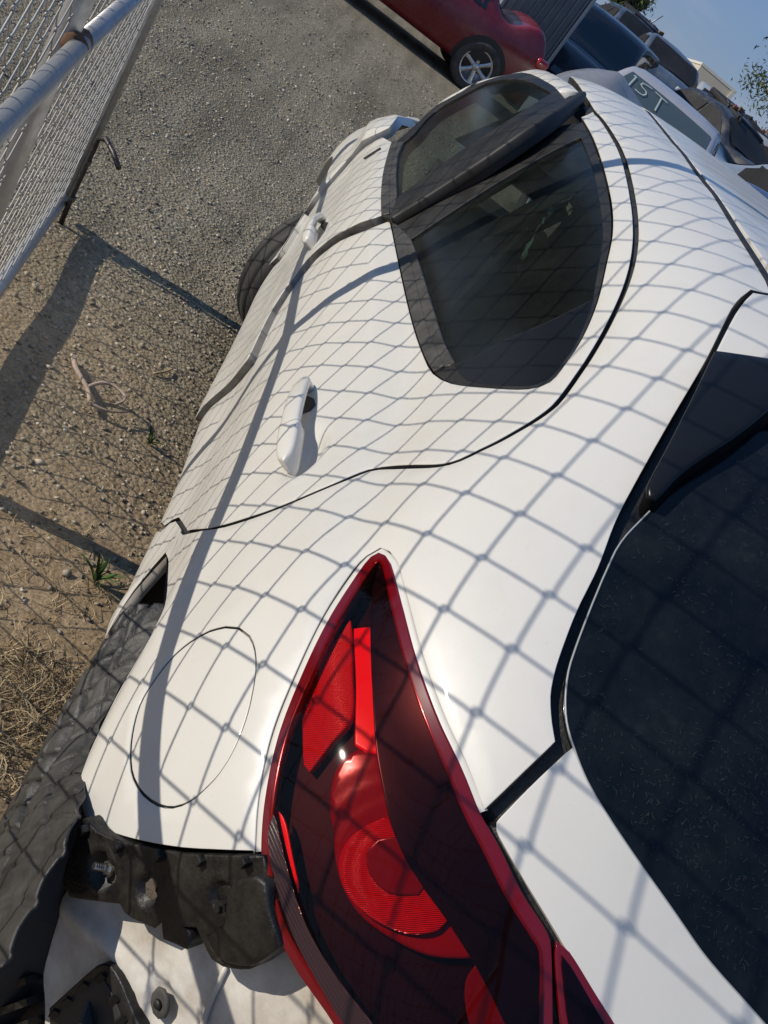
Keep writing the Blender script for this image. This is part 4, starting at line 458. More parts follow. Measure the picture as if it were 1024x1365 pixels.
 'front_pillar_ridge': [(2.0112,0.8057,0.988),(2.0126,0.7987,1.004),(2.0079,0.7923,1.0212),(2.0027,0.7861,1.0384),(2,0.7799,1.055),(1.9989,0.7729,1.0733),(1.9981,0.766,1.0915),(1.9966,0.7592,1.1097),(1.9942,0.7525,1.128),(1.9912,0.7461,1.1463),(1.9882,0.7398,1.1644),(1.9856,0.7335,1.1824),(1.9837,0.7272,1.2001),(1.9834,0.7207,1.2178),(1.9847,0.7143,1.2353),(1.9873,0.7077,1.2525),(1.991,0.701,1.2696),(1.9957,0.6941,1.2865),(2.0039,0.6866,1.303),(2.0175,0.6772,1.3207),(2.0371,0.6666,1.3381),(2.0646,0.6547,1.355),(2.1022,0.6411,1.3717),(2.1511,0.6261,1.3877),(2.1832,0.6173,1.3957),(2.2152,0.6085,1.4037),(2.2567,0.5979,1.4117),(2.2983,0.5874,1.4198)],
 'front_slot': [(2.8802,0.8906,0.878),(2.8617,0.8853,0.8981),(2.8351,0.8787,0.9217),(2.8315,0.8708,0.9405),(2.7965,0.8679,0.9441),(2.795,0.8772,0.9235),(2.8345,0.8873,0.8872)],
 'lamp': [(0.2509,0.6674,0.8179),(0.2562,0.6727,0.8177),(0.2615,0.6781,0.8174),(0.267,0.6834,0.817),(0.2726,0.6886,0.8168),(0.2783,0.6937,0.8169),(0.2837,0.6982,0.8174),(0.2892,0.7027,0.8181),(0.2948,0.707,0.819),(0.3005,0.7112,0.8202),(0.3062,0.7151,0.8218),(0.3122,0.719,0.8237),(0.3183,0.7228,0.8259),(0.3245,0.7263,0.8284),(0.3307,0.7296,0.8312),(0.337,0.7328,0.834),(0.3436,0.7359,0.8371),(0.3503,0.7388,0.8403),(0.3571,0.7416,0.8436),(0.364,0.7442,0.8469),(0.371,0.7467,0.8504),(0.378,0.749,0.854),(0.3851,0.7511,0.8576),(0.3922,0.7531,0.8612),(0.3995,0.755,0.8649),(0.4068,0.7568,0.8687),(0.4142,0.7584,0.8726),(0.4217,0.7598,0.8766),(0.4291,0.7611,0.8807),(0.4365,0.7622,0.8849),(0.444,0.763,0.8893),(0.4514,0.7638,0.8938),(0.4588,0.7643,0.8984),(0.4663,0.7648,0.9032),(0.4738,0.7652,0.908),(0.4813,0.7655,0.9129),(0.4897,0.7658,0.9183),(0.4982,0.766,0.9236),(0.507,0.766,0.9289),(0.516,0.7658,0.9341),(0.5254,0.7654,0.9393),(0.5351,0.7648,0.9444),(0.5451,0.7638,0.9494),(0.5542,0.7628,0.9538),(0.5634,0.7615,0.9583),(0.5727,0.76,0.9629),(0.5821,0.7584,0.9676),(0.5915,0.7566,0.9723),(0.6009,0.7549,0.9772),(0.6103,0.7531,0.9822),(0.6198,0.751,0.9879),(0.6277,0.7484,0.9945),(0.6296,0.7448,1.0019),(0.622,0.7409,1.0072),(0.6055,0.7356,1.0111),(0.5897,0.7313,1.012),(0.5749,0.727,1.012),(0.561,0.7227,1.0116),(0.5478,0.7183,1.011),(0.5363,0.7142,1.0104),(0.5253,0.7102,1.0095),(0.5147,0.7061,1.0085),(0.5045,0.7019,1.0074),(0.4946,0.6976,1.0063),(0.485,0.6932,1.0053),(0.4757,0.6888,1.0044),(0.4668,0.6843,1.0034),(0.4581,0.6797,1.0025),(0.4496,0.6751,1.0016),(0.4413,0.6704,1.0007),(0.4333,0.6657,0.9998),(0.4255,0.6609,0.999),(0.4185,0.6564,0.9983),(0.4117,0.6518,0.9977),(0.4051,0.6471,0.9972),(0.3986,0.6424,0.9967),(0.3922,0.6376,0.9961),(0.386,0.633,0.9955),(0.3798,0.6284,0.9946),(0.373,0.6234,0.9935),(0.3664,0.6186,0.9922),(0.3598,0.6138,0.9908),(0.3534,0.609,0.9894),(0.3472,0.604,0.9883),(0.3412,0.5987,0.9875),(0.3355,0.5932,0.9869),(0.3299,0.5877,0.9863),(0.3244,0.5823,0.9856),(0.3188,0.577,0.9845),(0.3133,0.5718,0.9834),(0.3079,0.5667,0.9821),(0.3025,0.5615,0.9808),(0.2973,0.5562,0.9796),(0.2923,0.5508,0.9785),(0.2875,0.5452,0.9777),(0.2829,0.5394,0.9771),(0.2784,0.5335,0.9765),(0.2739,0.5277,0.9757),(0.2694,0.5222,0.9746),(0.2654,0.5183,0.973),(0.2611,0.5153,0.9704),(0.2556,0.5121,0.9665),(0.2502,0.509,0.9626),(0.2448,0.506,0.9586),(0.2395,0.503,0.9545),(0.2342,0.5,0.9504),(0.229,0.4969,0.9463),(0.2238,0.4939,0.9422),(0.2187,0.4908,0.9381),(0.2133,0.4876,0.9338),(0.208,0.4843,0.9296),(0.2027,0.481,0.9254),(0.2002,0.486,0.9198),(0.1976,0.4909,0.914),(0.1949,0.4956,0.9082),(0.1923,0.5004,0.9024),(0.1898,0.5053,0.8967),(0.1877,0.5103,0.8912),(0.1859,0.5156,0.8859),(0.1847,0.5212,0.8808),(0.1839,0.5267,0.8764),(0.1835,0.5323,0.8721),(0.1833,0.538,0.8678),(0.1833,0.5438,0.8636),(0.1836,0.5496,0.8593),(0.184,0.5554,0.855),(0.1846,0.5612,0.8507),(0.1853,0.567,0.8462),(0.1861,0.5727,0.8415),(0.1871,0.5783,0.8367),(0.1881,0.5837,0.8316),(0.1891,0.5889,0.8262),(0.1929,0.5947,0.8257),(0.1968,0.6004,0.8251),(0.2007,0.6062,0.8244),(0.2048,0.6119,0.8237),(0.2089,0.6176,0.823),(0.2131,0.6232,0.8223),(0.217,0.6281,0.8221),(0.221,0.6328,0.8221),(0.225,0.6376,0.822),(0.23,0.6435,0.8214),(0.235,0.6495,0.8207),(0.2402,0.6555,0.8199),(0.2455,0.6614,0.8189)],
 'lamp_inner': [(0.2277,0.6381,0.8269),(0.2324,0.6435,0.8266),(0.2371,0.6489,0.8262),(0.2419,0.6543,0.8257),(0.2468,0.6597,0.8253),(0.2518,0.6651,0.8249),(0.257,0.6705,0.8243),(0.2623,0.6759,0.8237),(0.2677,0.6813,0.8231),(0.2732,0.6866,0.8228),(0.2789,0.6917,0.8228),(0.2853,0.6971,0.8234),(0.2919,0.7023,0.8245),(0.2987,0.7073,0.826),(0.3055,0.712,0.8278),(0.3114,0.7158,0.8296),(0.3173,0.7194,0.8317),(0.3233,0.7229,0.8339),(0.3294,0.7261,0.8364),(0.3355,0.7291,0.8391),(0.342,0.7321,0.8421),(0.3486,0.735,0.8452),(0.3554,0.7377,0.8484),(0.3622,0.7403,0.8517),(0.369,0.7426,0.8552),(0.376,0.7449,0.8587),(0.3829,0.747,0.8622),(0.39,0.749,0.8657),(0.3972,0.7508,0.8694),(0.4044,0.7526,0.8731),(0.4116,0.7542,0.8769),(0.419,0.7556,0.8808),(0.4263,0.7569,0.8849),(0.4335,0.7579,0.8891),(0.4408,0.7587,0.8935),(0.448,0.7594,0.898),(0.4552,0.7599,0.9027),(0.4625,0.7604,0.9075),(0.4697,0.7607,0.9124),(0.4771,0.761,0.9172),(0.4852,0.7612,0.9225),(0.4934,0.7612,0.9277),(0.5019,0.7612,0.9329),(0.5107,0.7609,0.938),(0.5198,0.7604,0.943),(0.5293,0.7597,0.948),(0.539,0.7588,0.9529),(0.5493,0.7577,0.958),(0.5597,0.7563,0.9631),(0.5703,0.7547,0.9684),(0.5809,0.753,0.9739),(0.5914,0.7512,0.9795),(0.6019,0.7495,0.9853),(0.6108,0.748,0.9905),(0.6185,0.746,0.9964),(0.6201,0.7432,1.0021),(0.6103,0.7397,1.0053),(0.5969,0.7365,1.0059),(0.5842,0.7332,1.006),(0.5722,0.73,1.0056),(0.5607,0.7266,1.005),(0.5497,0.7232,1.0044),(0.538,0.7192,1.0037),(0.5267,0.7152,1.0028),(0.5158,0.7111,1.0017),(0.5053,0.7069,1.0007),(0.4952,0.7027,0.9996),(0.4853,0.6984,0.9986),(0.4761,0.694,0.9976),(0.467,0.6896,0.9967),(0.4582,0.6852,0.9957),(0.4497,0.6807,0.9948),(0.4414,0.6761,0.9938),(0.4333,0.6715,0.9929),(0.4254,0.6668,0.992),(0.4181,0.6623,0.9913),(0.4109,0.6577,0.9906),(0.404,0.653,0.9899),(0.3972,0.6483,0.9892),(0.3905,0.6435,0.9885),(0.3839,0.6388,0.9878),(0.3775,0.6342,0.9869),(0.371,0.6296,0.9858),(0.3647,0.625,0.9846),(0.3584,0.6205,0.9834),(0.3523,0.6159,0.9822),(0.3463,0.6112,0.9812),(0.3402,0.6059,0.9803),(0.3343,0.6006,0.9796),(0.3285,0.5952,0.9789),(0.3228,0.5898,0.978),(0.3172,0.5846,0.977),(0.3116,0.5794,0.9759),(0.3062,0.5743,0.9747),(0.3008,0.5691,0.9735),(0.2956,0.5638,0.9724),(0.2905,0.5584,0.9714),(0.2854,0.5527,0.9705),(0.2805,0.5468,0.9698),(0.2758,0.5408,0.9691),(0.2711,0.5348,0.9684),(0.2665,0.5288,0.9675),(0.2629,0.5237,0.967),(0.2589,0.5196,0.9654),(0.2537,0.5165,0.9619),(0.2485,0.5135,0.9582),(0.2434,0.5107,0.9543),(0.2382,0.508,0.9502),(0.2331,0.5053,0.9462),(0.2281,0.5026,0.942),(0.2231,0.4999,0.9379),(0.2181,0.4971,0.9339),(0.212,0.4936,0.929),(0.206,0.4901,0.9241),(0.2036,0.495,0.9186),(0.201,0.4997,0.9128),(0.1983,0.5044,0.9071),(0.1958,0.5091,0.9014),(0.1936,0.514,0.8958),(0.1917,0.5192,0.8906),(0.1905,0.5248,0.8856),(0.1898,0.5307,0.881),(0.1894,0.5366,0.8765),(0.1893,0.5427,0.8721),(0.1894,0.5488,0.8677),(0.1897,0.555,0.8632),(0.1902,0.5612,0.8587),(0.1908,0.5674,0.8541),(0.1916,0.5735,0.8494),(0.1924,0.5795,0.8445),(0.1933,0.5853,0.8394),(0.1943,0.591,0.834),(0.1985,0.5974,0.8334),(0.2028,0.6037,0.8327),(0.2072,0.61,0.8319),(0.2117,0.6164,0.831),(0.2163,0.6227,0.83),(0.22,0.6278,0.8291),(0.2239,0.633,0.828)],
 'lamp_housing': [(0.2433,0.6271,0.8076),(0.2481,0.6326,0.8072),(0.253,0.6381,0.8067),(0.258,0.6436,0.8062),(0.2631,0.649,0.8056),(0.2683,0.6545,0.8051),(0.2738,0.66,0.8044),(0.2793,0.6655,0.8037),(0.285,0.671,0.803),(0.2908,0.6764,0.8025),(0.2967,0.6816,0.8024),(0.3033,0.6871,0.8029),(0.3102,0.6925,0.804),(0.3171,0.6976,0.8056),(0.3241,0.7024,0.8075),(0.3301,0.7064,0.8094),(0.3361,0.7101,0.8116),(0.3422,0.7137,0.814),(0.3484,0.7171,0.8167),(0.3545,0.7203,0.8196),(0.361,0.7235,0.8228),(0.3676,0.7265,0.8262),(0.3744,0.7293,0.8297),(0.3812,0.732,0.8333),(0.3881,0.7346,0.837),(0.3951,0.7369,0.8407),(0.4022,0.7391,0.8444),(0.4093,0.7412,0.8481),(0.4166,0.7431,0.8518),(0.424,0.7449,0.8557),(0.4315,0.7465,0.8596),(0.4391,0.748,0.8636),(0.4466,0.7493,0.8677),(0.4542,0.7503,0.8719),(0.4617,0.7511,0.8763),(0.4693,0.7517,0.8809),(0.4769,0.7522,0.8856),(0.4846,0.7526,0.8903),(0.4923,0.7528,0.8951),(0.5,0.7531,0.9),(0.5085,0.7532,0.9053),(0.517,0.7533,0.9106),(0.5256,0.7532,0.9161),(0.5344,0.753,0.9215),(0.5434,0.7527,0.9269),(0.5527,0.7521,0.9323),(0.5623,0.7513,0.9375),(0.5728,0.7501,0.9428),(0.5837,0.7486,0.948),(0.595,0.7468,0.9532),(0.6067,0.7448,0.9582),(0.6189,0.7426,0.9632),(0.6315,0.7403,0.9681),(0.6426,0.7381,0.9725),(0.6526,0.7354,0.9774),(0.6555,0.7321,0.9827),(0.6445,0.7288,0.9864),(0.629,0.726,0.988),(0.6145,0.7231,0.9888),(0.6009,0.7201,0.9891),(0.5881,0.717,0.989),(0.5759,0.7137,0.9889),(0.563,0.7099,0.9886),(0.5507,0.7061,0.9881),(0.539,0.7021,0.9874),(0.5277,0.6981,0.9866),(0.5168,0.6939,0.9858),(0.5063,0.6896,0.9851),(0.4964,0.6853,0.9843),(0.4868,0.681,0.9836),(0.4775,0.6765,0.9828),(0.4685,0.672,0.982),(0.4598,0.6675,0.9812),(0.4513,0.6629,0.9804),(0.443,0.6582,0.9797),(0.4353,0.6536,0.979),(0.4278,0.649,0.9784),(0.4206,0.6443,0.9778),(0.4135,0.6395,0.9772),(0.4065,0.6348,0.9766),(0.3997,0.63,0.9759),(0.393,0.6253,0.9751),(0.3863,0.6207,0.9741),(0.3797,0.6161,0.973),(0.3732,0.6115,0.9718),(0.3669,0.6069,0.9707),(0.3607,0.6021,0.9697),(0.3544,0.5968,0.9688),(0.3483,0.5914,0.9681),(0.3423,0.5859,0.9675),(0.3364,0.5805,0.9667),(0.3307,0.5752,0.9657),(0.3249,0.5699,0.9646),(0.3193,0.5647,0.9634),(0.3138,0.5594,0.9622),(0.3084,0.5541,0.9611),(0.3032,0.5486,0.9601),(0.298,0.5428,0.9592),(0.293,0.5367,0.9585),(0.2882,0.5307,0.9578),(0.2834,0.5245,0.957),(0.2787,0.5185,0.9562),(0.275,0.5132,0.9556),(0.271,0.509,0.9541),(0.2657,0.5058,0.9504),(0.2604,0.5028,0.9466),(0.2551,0.5,0.9426),(0.2499,0.4972,0.9385),(0.2447,0.4944,0.9343),(0.2396,0.4917,0.9301),(0.2345,0.4889,0.9259),(0.2294,0.486,0.9218),(0.2233,0.4823,0.9167),(0.2172,0.4787,0.9117),(0.2147,0.4838,0.906),(0.212,0.4886,0.9002),(0.2093,0.4934,0.8943),(0.2068,0.4982,0.8885),(0.2045,0.5032,0.8828),(0.2027,0.5084,0.8773),(0.2016,0.514,0.8722),(0.2009,0.5198,0.8673),(0.2007,0.5258,0.8626),(0.2007,0.5319,0.8579),(0.201,0.538,0.8531),(0.2015,0.5441,0.8483),(0.2022,0.5503,0.8434),(0.2031,0.5563,0.8384),(0.2042,0.5623,0.8332),(0.2055,0.5681,0.8277),(0.2068,0.5738,0.8219),(0.2082,0.5792,0.8158),(0.2126,0.5857,0.8151),(0.2171,0.5921,0.8143),(0.2217,0.5986,0.8134),(0.2264,0.605,0.8124),(0.2311,0.6114,0.8112),(0.2351,0.6166,0.8101),(0.2391,0.6218,0.8089)],
 'lamp_reflector': [(0.556,0.7446,0.9582),(0.5448,0.7422,0.9569),(0.5341,0.7398,0.9553),(0.5237,0.7374,0.9537),(0.5136,0.735,0.952),(0.5039,0.7325,0.9501),(0.4944,0.7301,0.9482),(0.4835,0.727,0.9459),(0.4728,0.7236,0.9437),(0.4626,0.7204,0.9413),(0.453,0.7178,0.9383),(0.4444,0.7161,0.9344),(0.4384,0.7163,0.9298),(0.4334,0.718,0.9239),(0.429,0.7201,0.9175),(0.4245,0.7218,0.9113),(0.4191,0.723,0.905),(0.4138,0.7242,0.8988),(0.4084,0.7254,0.8926),(0.4031,0.7265,0.8864),(0.4092,0.731,0.8853),(0.4184,0.7349,0.8874),(0.4278,0.7384,0.8899),(0.4375,0.7419,0.8926),(0.4455,0.7448,0.8944),(0.4537,0.7479,0.896),(0.4619,0.7505,0.898),(0.4696,0.7523,0.901),(0.4775,0.7531,0.9053),(0.485,0.7534,0.9103),(0.4923,0.7532,0.9158),(0.4996,0.7527,0.9214),(0.5069,0.7521,0.9269),(0.5145,0.7514,0.9323),(0.5222,0.7503,0.9377),(0.5301,0.7491,0.943),(0.5384,0.7477,0.9482),(0.547,0.7461,0.9533)],
 'lamp_bar': [(0.5428,0.7382,0.9606),(0.5413,0.7323,0.9667),(0.5396,0.7265,0.9728),(0.5285,0.7237,0.9712),(0.5177,0.7208,0.9694),(0.5073,0.718,0.9676),(0.4972,0.7151,0.9657),(0.4873,0.7122,0.9638),(0.4778,0.7093,0.9617),(0.4684,0.7065,0.9596),(0.4591,0.7035,0.9573),(0.4501,0.7006,0.955),(0.4412,0.6977,0.9526),(0.4326,0.6947,0.9502),(0.4241,0.6918,0.9476),(0.4159,0.6888,0.9451),(0.4078,0.6858,0.9424),(0.4115,0.694,0.9363),(0.4183,0.7031,0.9309),(0.427,0.7059,0.9342),(0.4359,0.7086,0.9374),(0.4451,0.7113,0.9406),(0.4545,0.714,0.9436),(0.4643,0.7167,0.9465),(0.4744,0.7196,0.9491),(0.4848,0.7225,0.9515),(0.4956,0.7256,0.9536),(0.5068,0.7288,0.9556),(0.5184,0.732,0.9574),(0.5304,0.7351,0.9591)],
 'lamp_band': [(0.6219,0.7393,0.9964),(0.6141,0.7357,1.0006),(0.5978,0.732,1.001),(0.5826,0.7283,1.0008),(0.5684,0.7243,1.0004),(0.5549,0.7202,0.9998),(0.5429,0.7163,0.9992),(0.5314,0.7123,0.9983),(0.5204,0.7082,0.9974),(0.5097,0.7041,0.9964),(0.4995,0.6999,0.9954),(0.4895,0.6955,0.9944),(0.4801,0.6912,0.9935),(0.471,0.6868,0.9926),(0.4621,0.6824,0.9917),(0.4534,0.6779,0.9908),(0.445,0.6733,0.9899),(0.4368,0.6687,0.989),(0.4289,0.664,0.9881),(0.4215,0.6595,0.9874),(0.4143,0.6549,0.9867),(0.4072,0.6502,0.986),(0.4004,0.6454,0.9854),(0.3937,0.6407,0.9847),(0.387,0.636,0.984),(0.3805,0.6313,0.9831),(0.374,0.6267,0.982),(0.3676,0.6221,0.9809),(0.3613,0.6176,0.9797),(0.3552,0.613,0.9785),(0.3492,0.6082,0.9775),(0.343,0.603,0.9766),(0.3371,0.5976,0.9759),(0.3313,0.5922,0.9752),(0.3255,0.5868,0.9743),(0.3199,0.5816,0.9733),(0.3143,0.5764,0.9722),(0.3088,0.5712,0.9711),(0.3034,0.566,0.9699),(0.2981,0.5607,0.9688),(0.293,0.5553,0.9677),(0.2879,0.5496,0.9668),(0.283,0.5438,0.9659),(0.2782,0.5379,0.9652),(0.2735,0.532,0.9643),(0.2689,0.5261,0.9634),(0.2656,0.5215,0.963),(0.2621,0.5178,0.9616),(0.2572,0.5148,0.9583),(0.2524,0.512,0.9548),(0.2475,0.5093,0.9512),(0.2427,0.5066,0.9475),(0.2379,0.504,0.9438),(0.2331,0.5014,0.94),(0.2284,0.4988,0.9361),(0.2237,0.4961,0.9323),(0.2191,0.4934,0.9286),(0.2159,0.4972,0.9228),(0.2127,0.501,0.917),(0.2095,0.5048,0.9112),(0.2131,0.5094,0.9125),(0.2167,0.514,0.9139),(0.2203,0.5187,0.9152),(0.2244,0.5238,0.9167),(0.2286,0.529,0.9182),(0.2329,0.5341,0.9196),(0.2371,0.5393,0.9209),(0.2411,0.5441,0.922),(0.2451,0.549,0.9231),(0.2491,0.5538,0.924),(0.2531,0.5588,0.9248),(0.2576,0.5644,0.9255),(0.2621,0.5699,0.9261),(0.2667,0.5755,0.9266),(0.2713,0.5812,0.927),(0.276,0.5868,0.9274),(0.2807,0.5925,0.9276),(0.2852,0.5979,0.9276),(0.2897,0.6035,0.9274),(0.2942,0.609,0.9272),(0.2989,0.6145,0.927),(0.3038,0.6199,0.9269),(0.3088,0.6254,0.9269),(0.314,0.6307,0.9269),(0.3194,0.6359,0.9271),(0.3255,0.6413,0.9278),(0.332,0.6465,0.9288),(0.3387,0.6515,0.9299),(0.3446,0.6558,0.931),(0.3507,0.6599,0.9324),(0.3569,0.6636,0.934),(0.3633,0.6672,0.9358),(0.3698,0.6708,0.9376),(0.3764,0.6743,0.9394),(0.3836,0.6781,0.9412),(0.3909,0.6818,0.943),(0.3984,0.6854,0.9449),(0.406,0.6888,0.9469),(0.4139,0.692,0.9491),(0.4219,0.6951,0.9513),(0.4301,0.6982,0.9536),(0.4385,0.7011,0.9559),(0.4471,0.704,0.9582),(0.4559,0.7069,0.9604),(0.4648,0.7097,0.9626),(0.4739,0.7126,0.9647),(0.4832,0.7154,0.9667),(0.4927,0.7181,0.9687),(0.5025,0.7209,0.9708),(0.5126,0.7235,0.9727),(0.5229,0.7261,0.9747),(0.5335,0.7287,0.9767),(0.5449,0.7312,0.9787),(0.5567,0.7335,0.9809),(0.5688,0.7355,0.9831),(0.5811,0.7372,0.9857),(0.5944,0.7383,0.989),(0.6078,0.7388,0.9928)],
 'lamp_bulb_rim': [(0.4086,0.6855,0.9419),(0.4115,0.6924,0.9365),(0.4146,0.6993,0.931),(0.4116,0.7042,0.9224),(0.4076,0.7078,0.9143),(0.4004,0.7085,0.907),(0.3918,0.7073,0.901),(0.3842,0.7053,0.8969),(0.3764,0.7026,0.8933),(0.3686,0.6995,0.8901),(0.3621,0.6964,0.8881),(0.3556,0.6927,0.8866),(0.3493,0.6893,0.8848),(0.3425,0.6862,0.8821),(0.3359,0.6832,0.8792),(0.3294,0.6798,0.8769),(0.3217,0.6751,0.8748),(0.3143,0.6699,0.8733),(0.3071,0.6643,0.8724),(0.3011,0.6589,0.8721),(0.2953,0.6532,0.8725),(0.2901,0.6471,0.8737),(0.2855,0.6408,0.8755),(0.2813,0.6343,0.8778),(0.2775,0.6277,0.8804),(0.274,0.6211,0.8833),(0.2708,0.6144,0.8863),(0.2678,0.6076,0.8894),(0.2651,0.6008,0.8926),(0.2628,0.5941,0.8961),(0.2611,0.5875,0.8999),(0.26,0.5814,0.9038),(0.2595,0.5755,0.9081),(0.2594,0.5697,0.9127),(0.2593,0.5638,0.9172),(0.2592,0.5578,0.9216),(0.2633,0.5632,0.922),(0.2675,0.5687,0.9223),(0.2718,0.5741,0.9226),(0.2761,0.5795,0.9228),(0.2805,0.5849,0.923),(0.2849,0.5902,0.9231),(0.2894,0.5956,0.9231),(0.2939,0.601,0.9231),(0.2985,0.6063,0.923),(0.3032,0.6116,0.923),(0.3081,0.6171,0.9229),(0.3132,0.6225,0.9228),(0.3184,0.6279,0.9228),(0.3238,0.6331,0.923),(0.3301,0.6386,0.9237),(0.3366,0.6437,0.9247),(0.3433,0.6488,0.9258),(0.3493,0.6532,0.9268),(0.3555,0.6572,0.9282),(0.3618,0.661,0.9299),(0.3682,0.6646,0.9317),(0.3747,0.6682,0.9335),(0.3814,0.6717,0.9352),(0.388,0.6752,0.9369),(0.3947,0.6786,0.9386),(0.4016,0.6821,0.9403)],
 'lamp_bulb_lens': [(0.3574,0.6561,0.9229),(0.3555,0.6608,0.9159),(0.3534,0.6652,0.9088),(0.351,0.6683,0.9028),(0.3484,0.6711,0.8969),(0.3451,0.6732,0.8913),(0.3392,0.6747,0.8838),(0.3322,0.674,0.8776),(0.3263,0.6717,0.8744),(0.32,0.6682,0.8722),(0.3141,0.6641,0.8709),(0.3087,0.6594,0.8706),(0.3036,0.6542,0.8712),(0.299,0.6488,0.8724),(0.2941,0.6423,0.8745),(0.2898,0.6355,0.8771),(0.2861,0.6287,0.8802),(0.2833,0.6228,0.8832),(0.2807,0.6168,0.8863),(0.2787,0.6109,0.8898),(0.2773,0.6053,0.8936),(0.2768,0.5988,0.899),(0.2774,0.5928,0.905),(0.2788,0.5874,0.9112),(0.2844,0.5842,0.9199),(0.2892,0.5903,0.9197),(0.2941,0.5965,0.9194),(0.2991,0.6026,0.9191),(0.3043,0.6086,0.9189),(0.3094,0.6142,0.9189),(0.3148,0.6198,0.9189),(0.3203,0.6253,0.9191),(0.326,0.6307,0.9194),(0.3322,0.636,0.9201),(0.3386,0.641,0.9211),(0.3451,0.6462,0.922),(0.3512,0.6511,0.9225)],
 'lamp_bulb_core': [(0.3439,0.6387,0.9187),(0.3439,0.6446,0.9123),(0.3431,0.6497,0.9059),(0.3396,0.6516,0.9002),(0.3351,0.6528,0.8946),(0.3286,0.6494,0.8919),(0.3225,0.6453,0.8902),(0.3174,0.6402,0.8906),(0.3128,0.6346,0.8919),(0.3094,0.6289,0.8943),(0.3075,0.6223,0.899),(0.3068,0.6157,0.9048),(0.3062,0.6091,0.9106),(0.31,0.608,0.9156),(0.3149,0.6131,0.9157),(0.3197,0.6183,0.9156),(0.3247,0.6234,0.9156),(0.3299,0.6282,0.9159),(0.3367,0.6336,0.9171)],
 'lamp_reverse': [(0.3677,0.7326,0.8522),(0.3606,0.7286,0.8512),(0.3537,0.7245,0.85),(0.346,0.72,0.8487),(0.3385,0.7154,0.8472),(0.3311,0.7108,0.8458),(0.3239,0.706,0.8445),(0.3172,0.7014,0.8433),(0.3105,0.6968,0.8421),(0.304,0.6921,0.8409),(0.2977,0.6873,0.8398),(0.2914,0.6824,0.8389),(0.2854,0.6773,0.8383),(0.2792,0.6719,0.838),(0.2732,0.6663,0.8379),(0.2674,0.6605,0.8379),(0.2617,0.6547,0.8381),(0.2562,0.6488,0.8384),(0.2508,0.6428,0.8388),(0.2461,0.6374,0.8393),(0.2415,0.6318,0.8399),(0.237,0.6262,0.8406),(0.2326,0.6205,0.8414),(0.2284,0.6149,0.8421),(0.2242,0.6092,0.8427),(0.22,0.6035,0.8432),(0.2158,0.5977,0.8436),(0.2117,0.5918,0.844),(0.2077,0.5859,0.8444),(0.2037,0.58,0.8447),(0.2043,0.5867,0.8377),(0.2051,0.5932,0.8304),(0.2089,0.5991,0.8293),(0.2128,0.6051,0.828),(0.2168,0.6109,0.8268),(0.221,0.6166,0.8261),(0.2258,0.6226,0.8258),(0.2308,0.6285,0.8256),(0.2358,0.6343,0.8256),(0.241,0.6401,0.8257),(0.2464,0.6458,0.8258),(0.2518,0.6516,0.8258),(0.2571,0.657,0.8259),(0.2625,0.6624,0.8258),(0.268,0.6678,0.8259),(0.2737,0.6732,0.826),(0.2795,0.6784,0.8263),(0.2854,0.6835,0.8269),(0.2909,0.688,0.8276),(0.2966,0.6925,0.8284),(0.3024,0.6969,0.8294),(0.3083,0.7013,0.8304),(0.3143,0.7055,0.8316),(0.3205,0.7097,0.8329),(0.3266,0.7138,0.8342),(0.3338,0.7182,0.8359),(0.341,0.7224,0.838),(0.3483,0.7262,0.8404),(0.3556,0.7297,0.8433),(0.3617,0.7315,0.8474)],
 'lamp_amber': [(0.3688,0.7336,0.8562),(0.3631,0.7296,0.8565),(0.3574,0.7259,0.8564),(0.3505,0.7219,0.8552),(0.3437,0.718,0.8537),(0.337,0.7141,0.8521),(0.3304,0.7102,0.8505),(0.324,0.7062,0.849),(0.3176,0.7021,0.8475),(0.3114,0.6981,0.846),(0.3052,0.694,0.8444),(0.3122,0.6989,0.8457),(0.3192,0.7037,0.8471),(0.3268,0.7087,0.8485),(0.3346,0.7137,0.85),(0.3426,0.7186,0.8515),(0.349,0.7224,0.8527),(0.3554,0.7261,0.8539),(0.362,0.7299,0.8551)],
 'lamp_low': [(0.2566,0.5531,0.9237),(0.2525,0.5483,0.9227),(0.2484,0.5434,0.9217),(0.2445,0.5387,0.9206),(0.2405,0.5339,0.9194),(0.2359,0.5286,0.9178),(0.2313,0.5234,0.916),(0.2268,0.5182,0.9142),(0.2223,0.513,0.9123),(0.2178,0.5076,0.9104),(0.2134,0.5023,0.9084),(0.2125,0.509,0.9034),(0.2117,0.5157,0.8984),(0.2109,0.5224,0.8933),(0.2139,0.5284,0.8928),(0.2169,0.5345,0.8923),(0.2205,0.5395,0.893),(0.2248,0.5435,0.8951),(0.2295,0.5473,0.8978),(0.2343,0.5507,0.9008),(0.2392,0.5534,0.9042),(0.2439,0.5555,0.9079),(0.2482,0.5558,0.9126),(0.2524,0.5545,0.9181)],
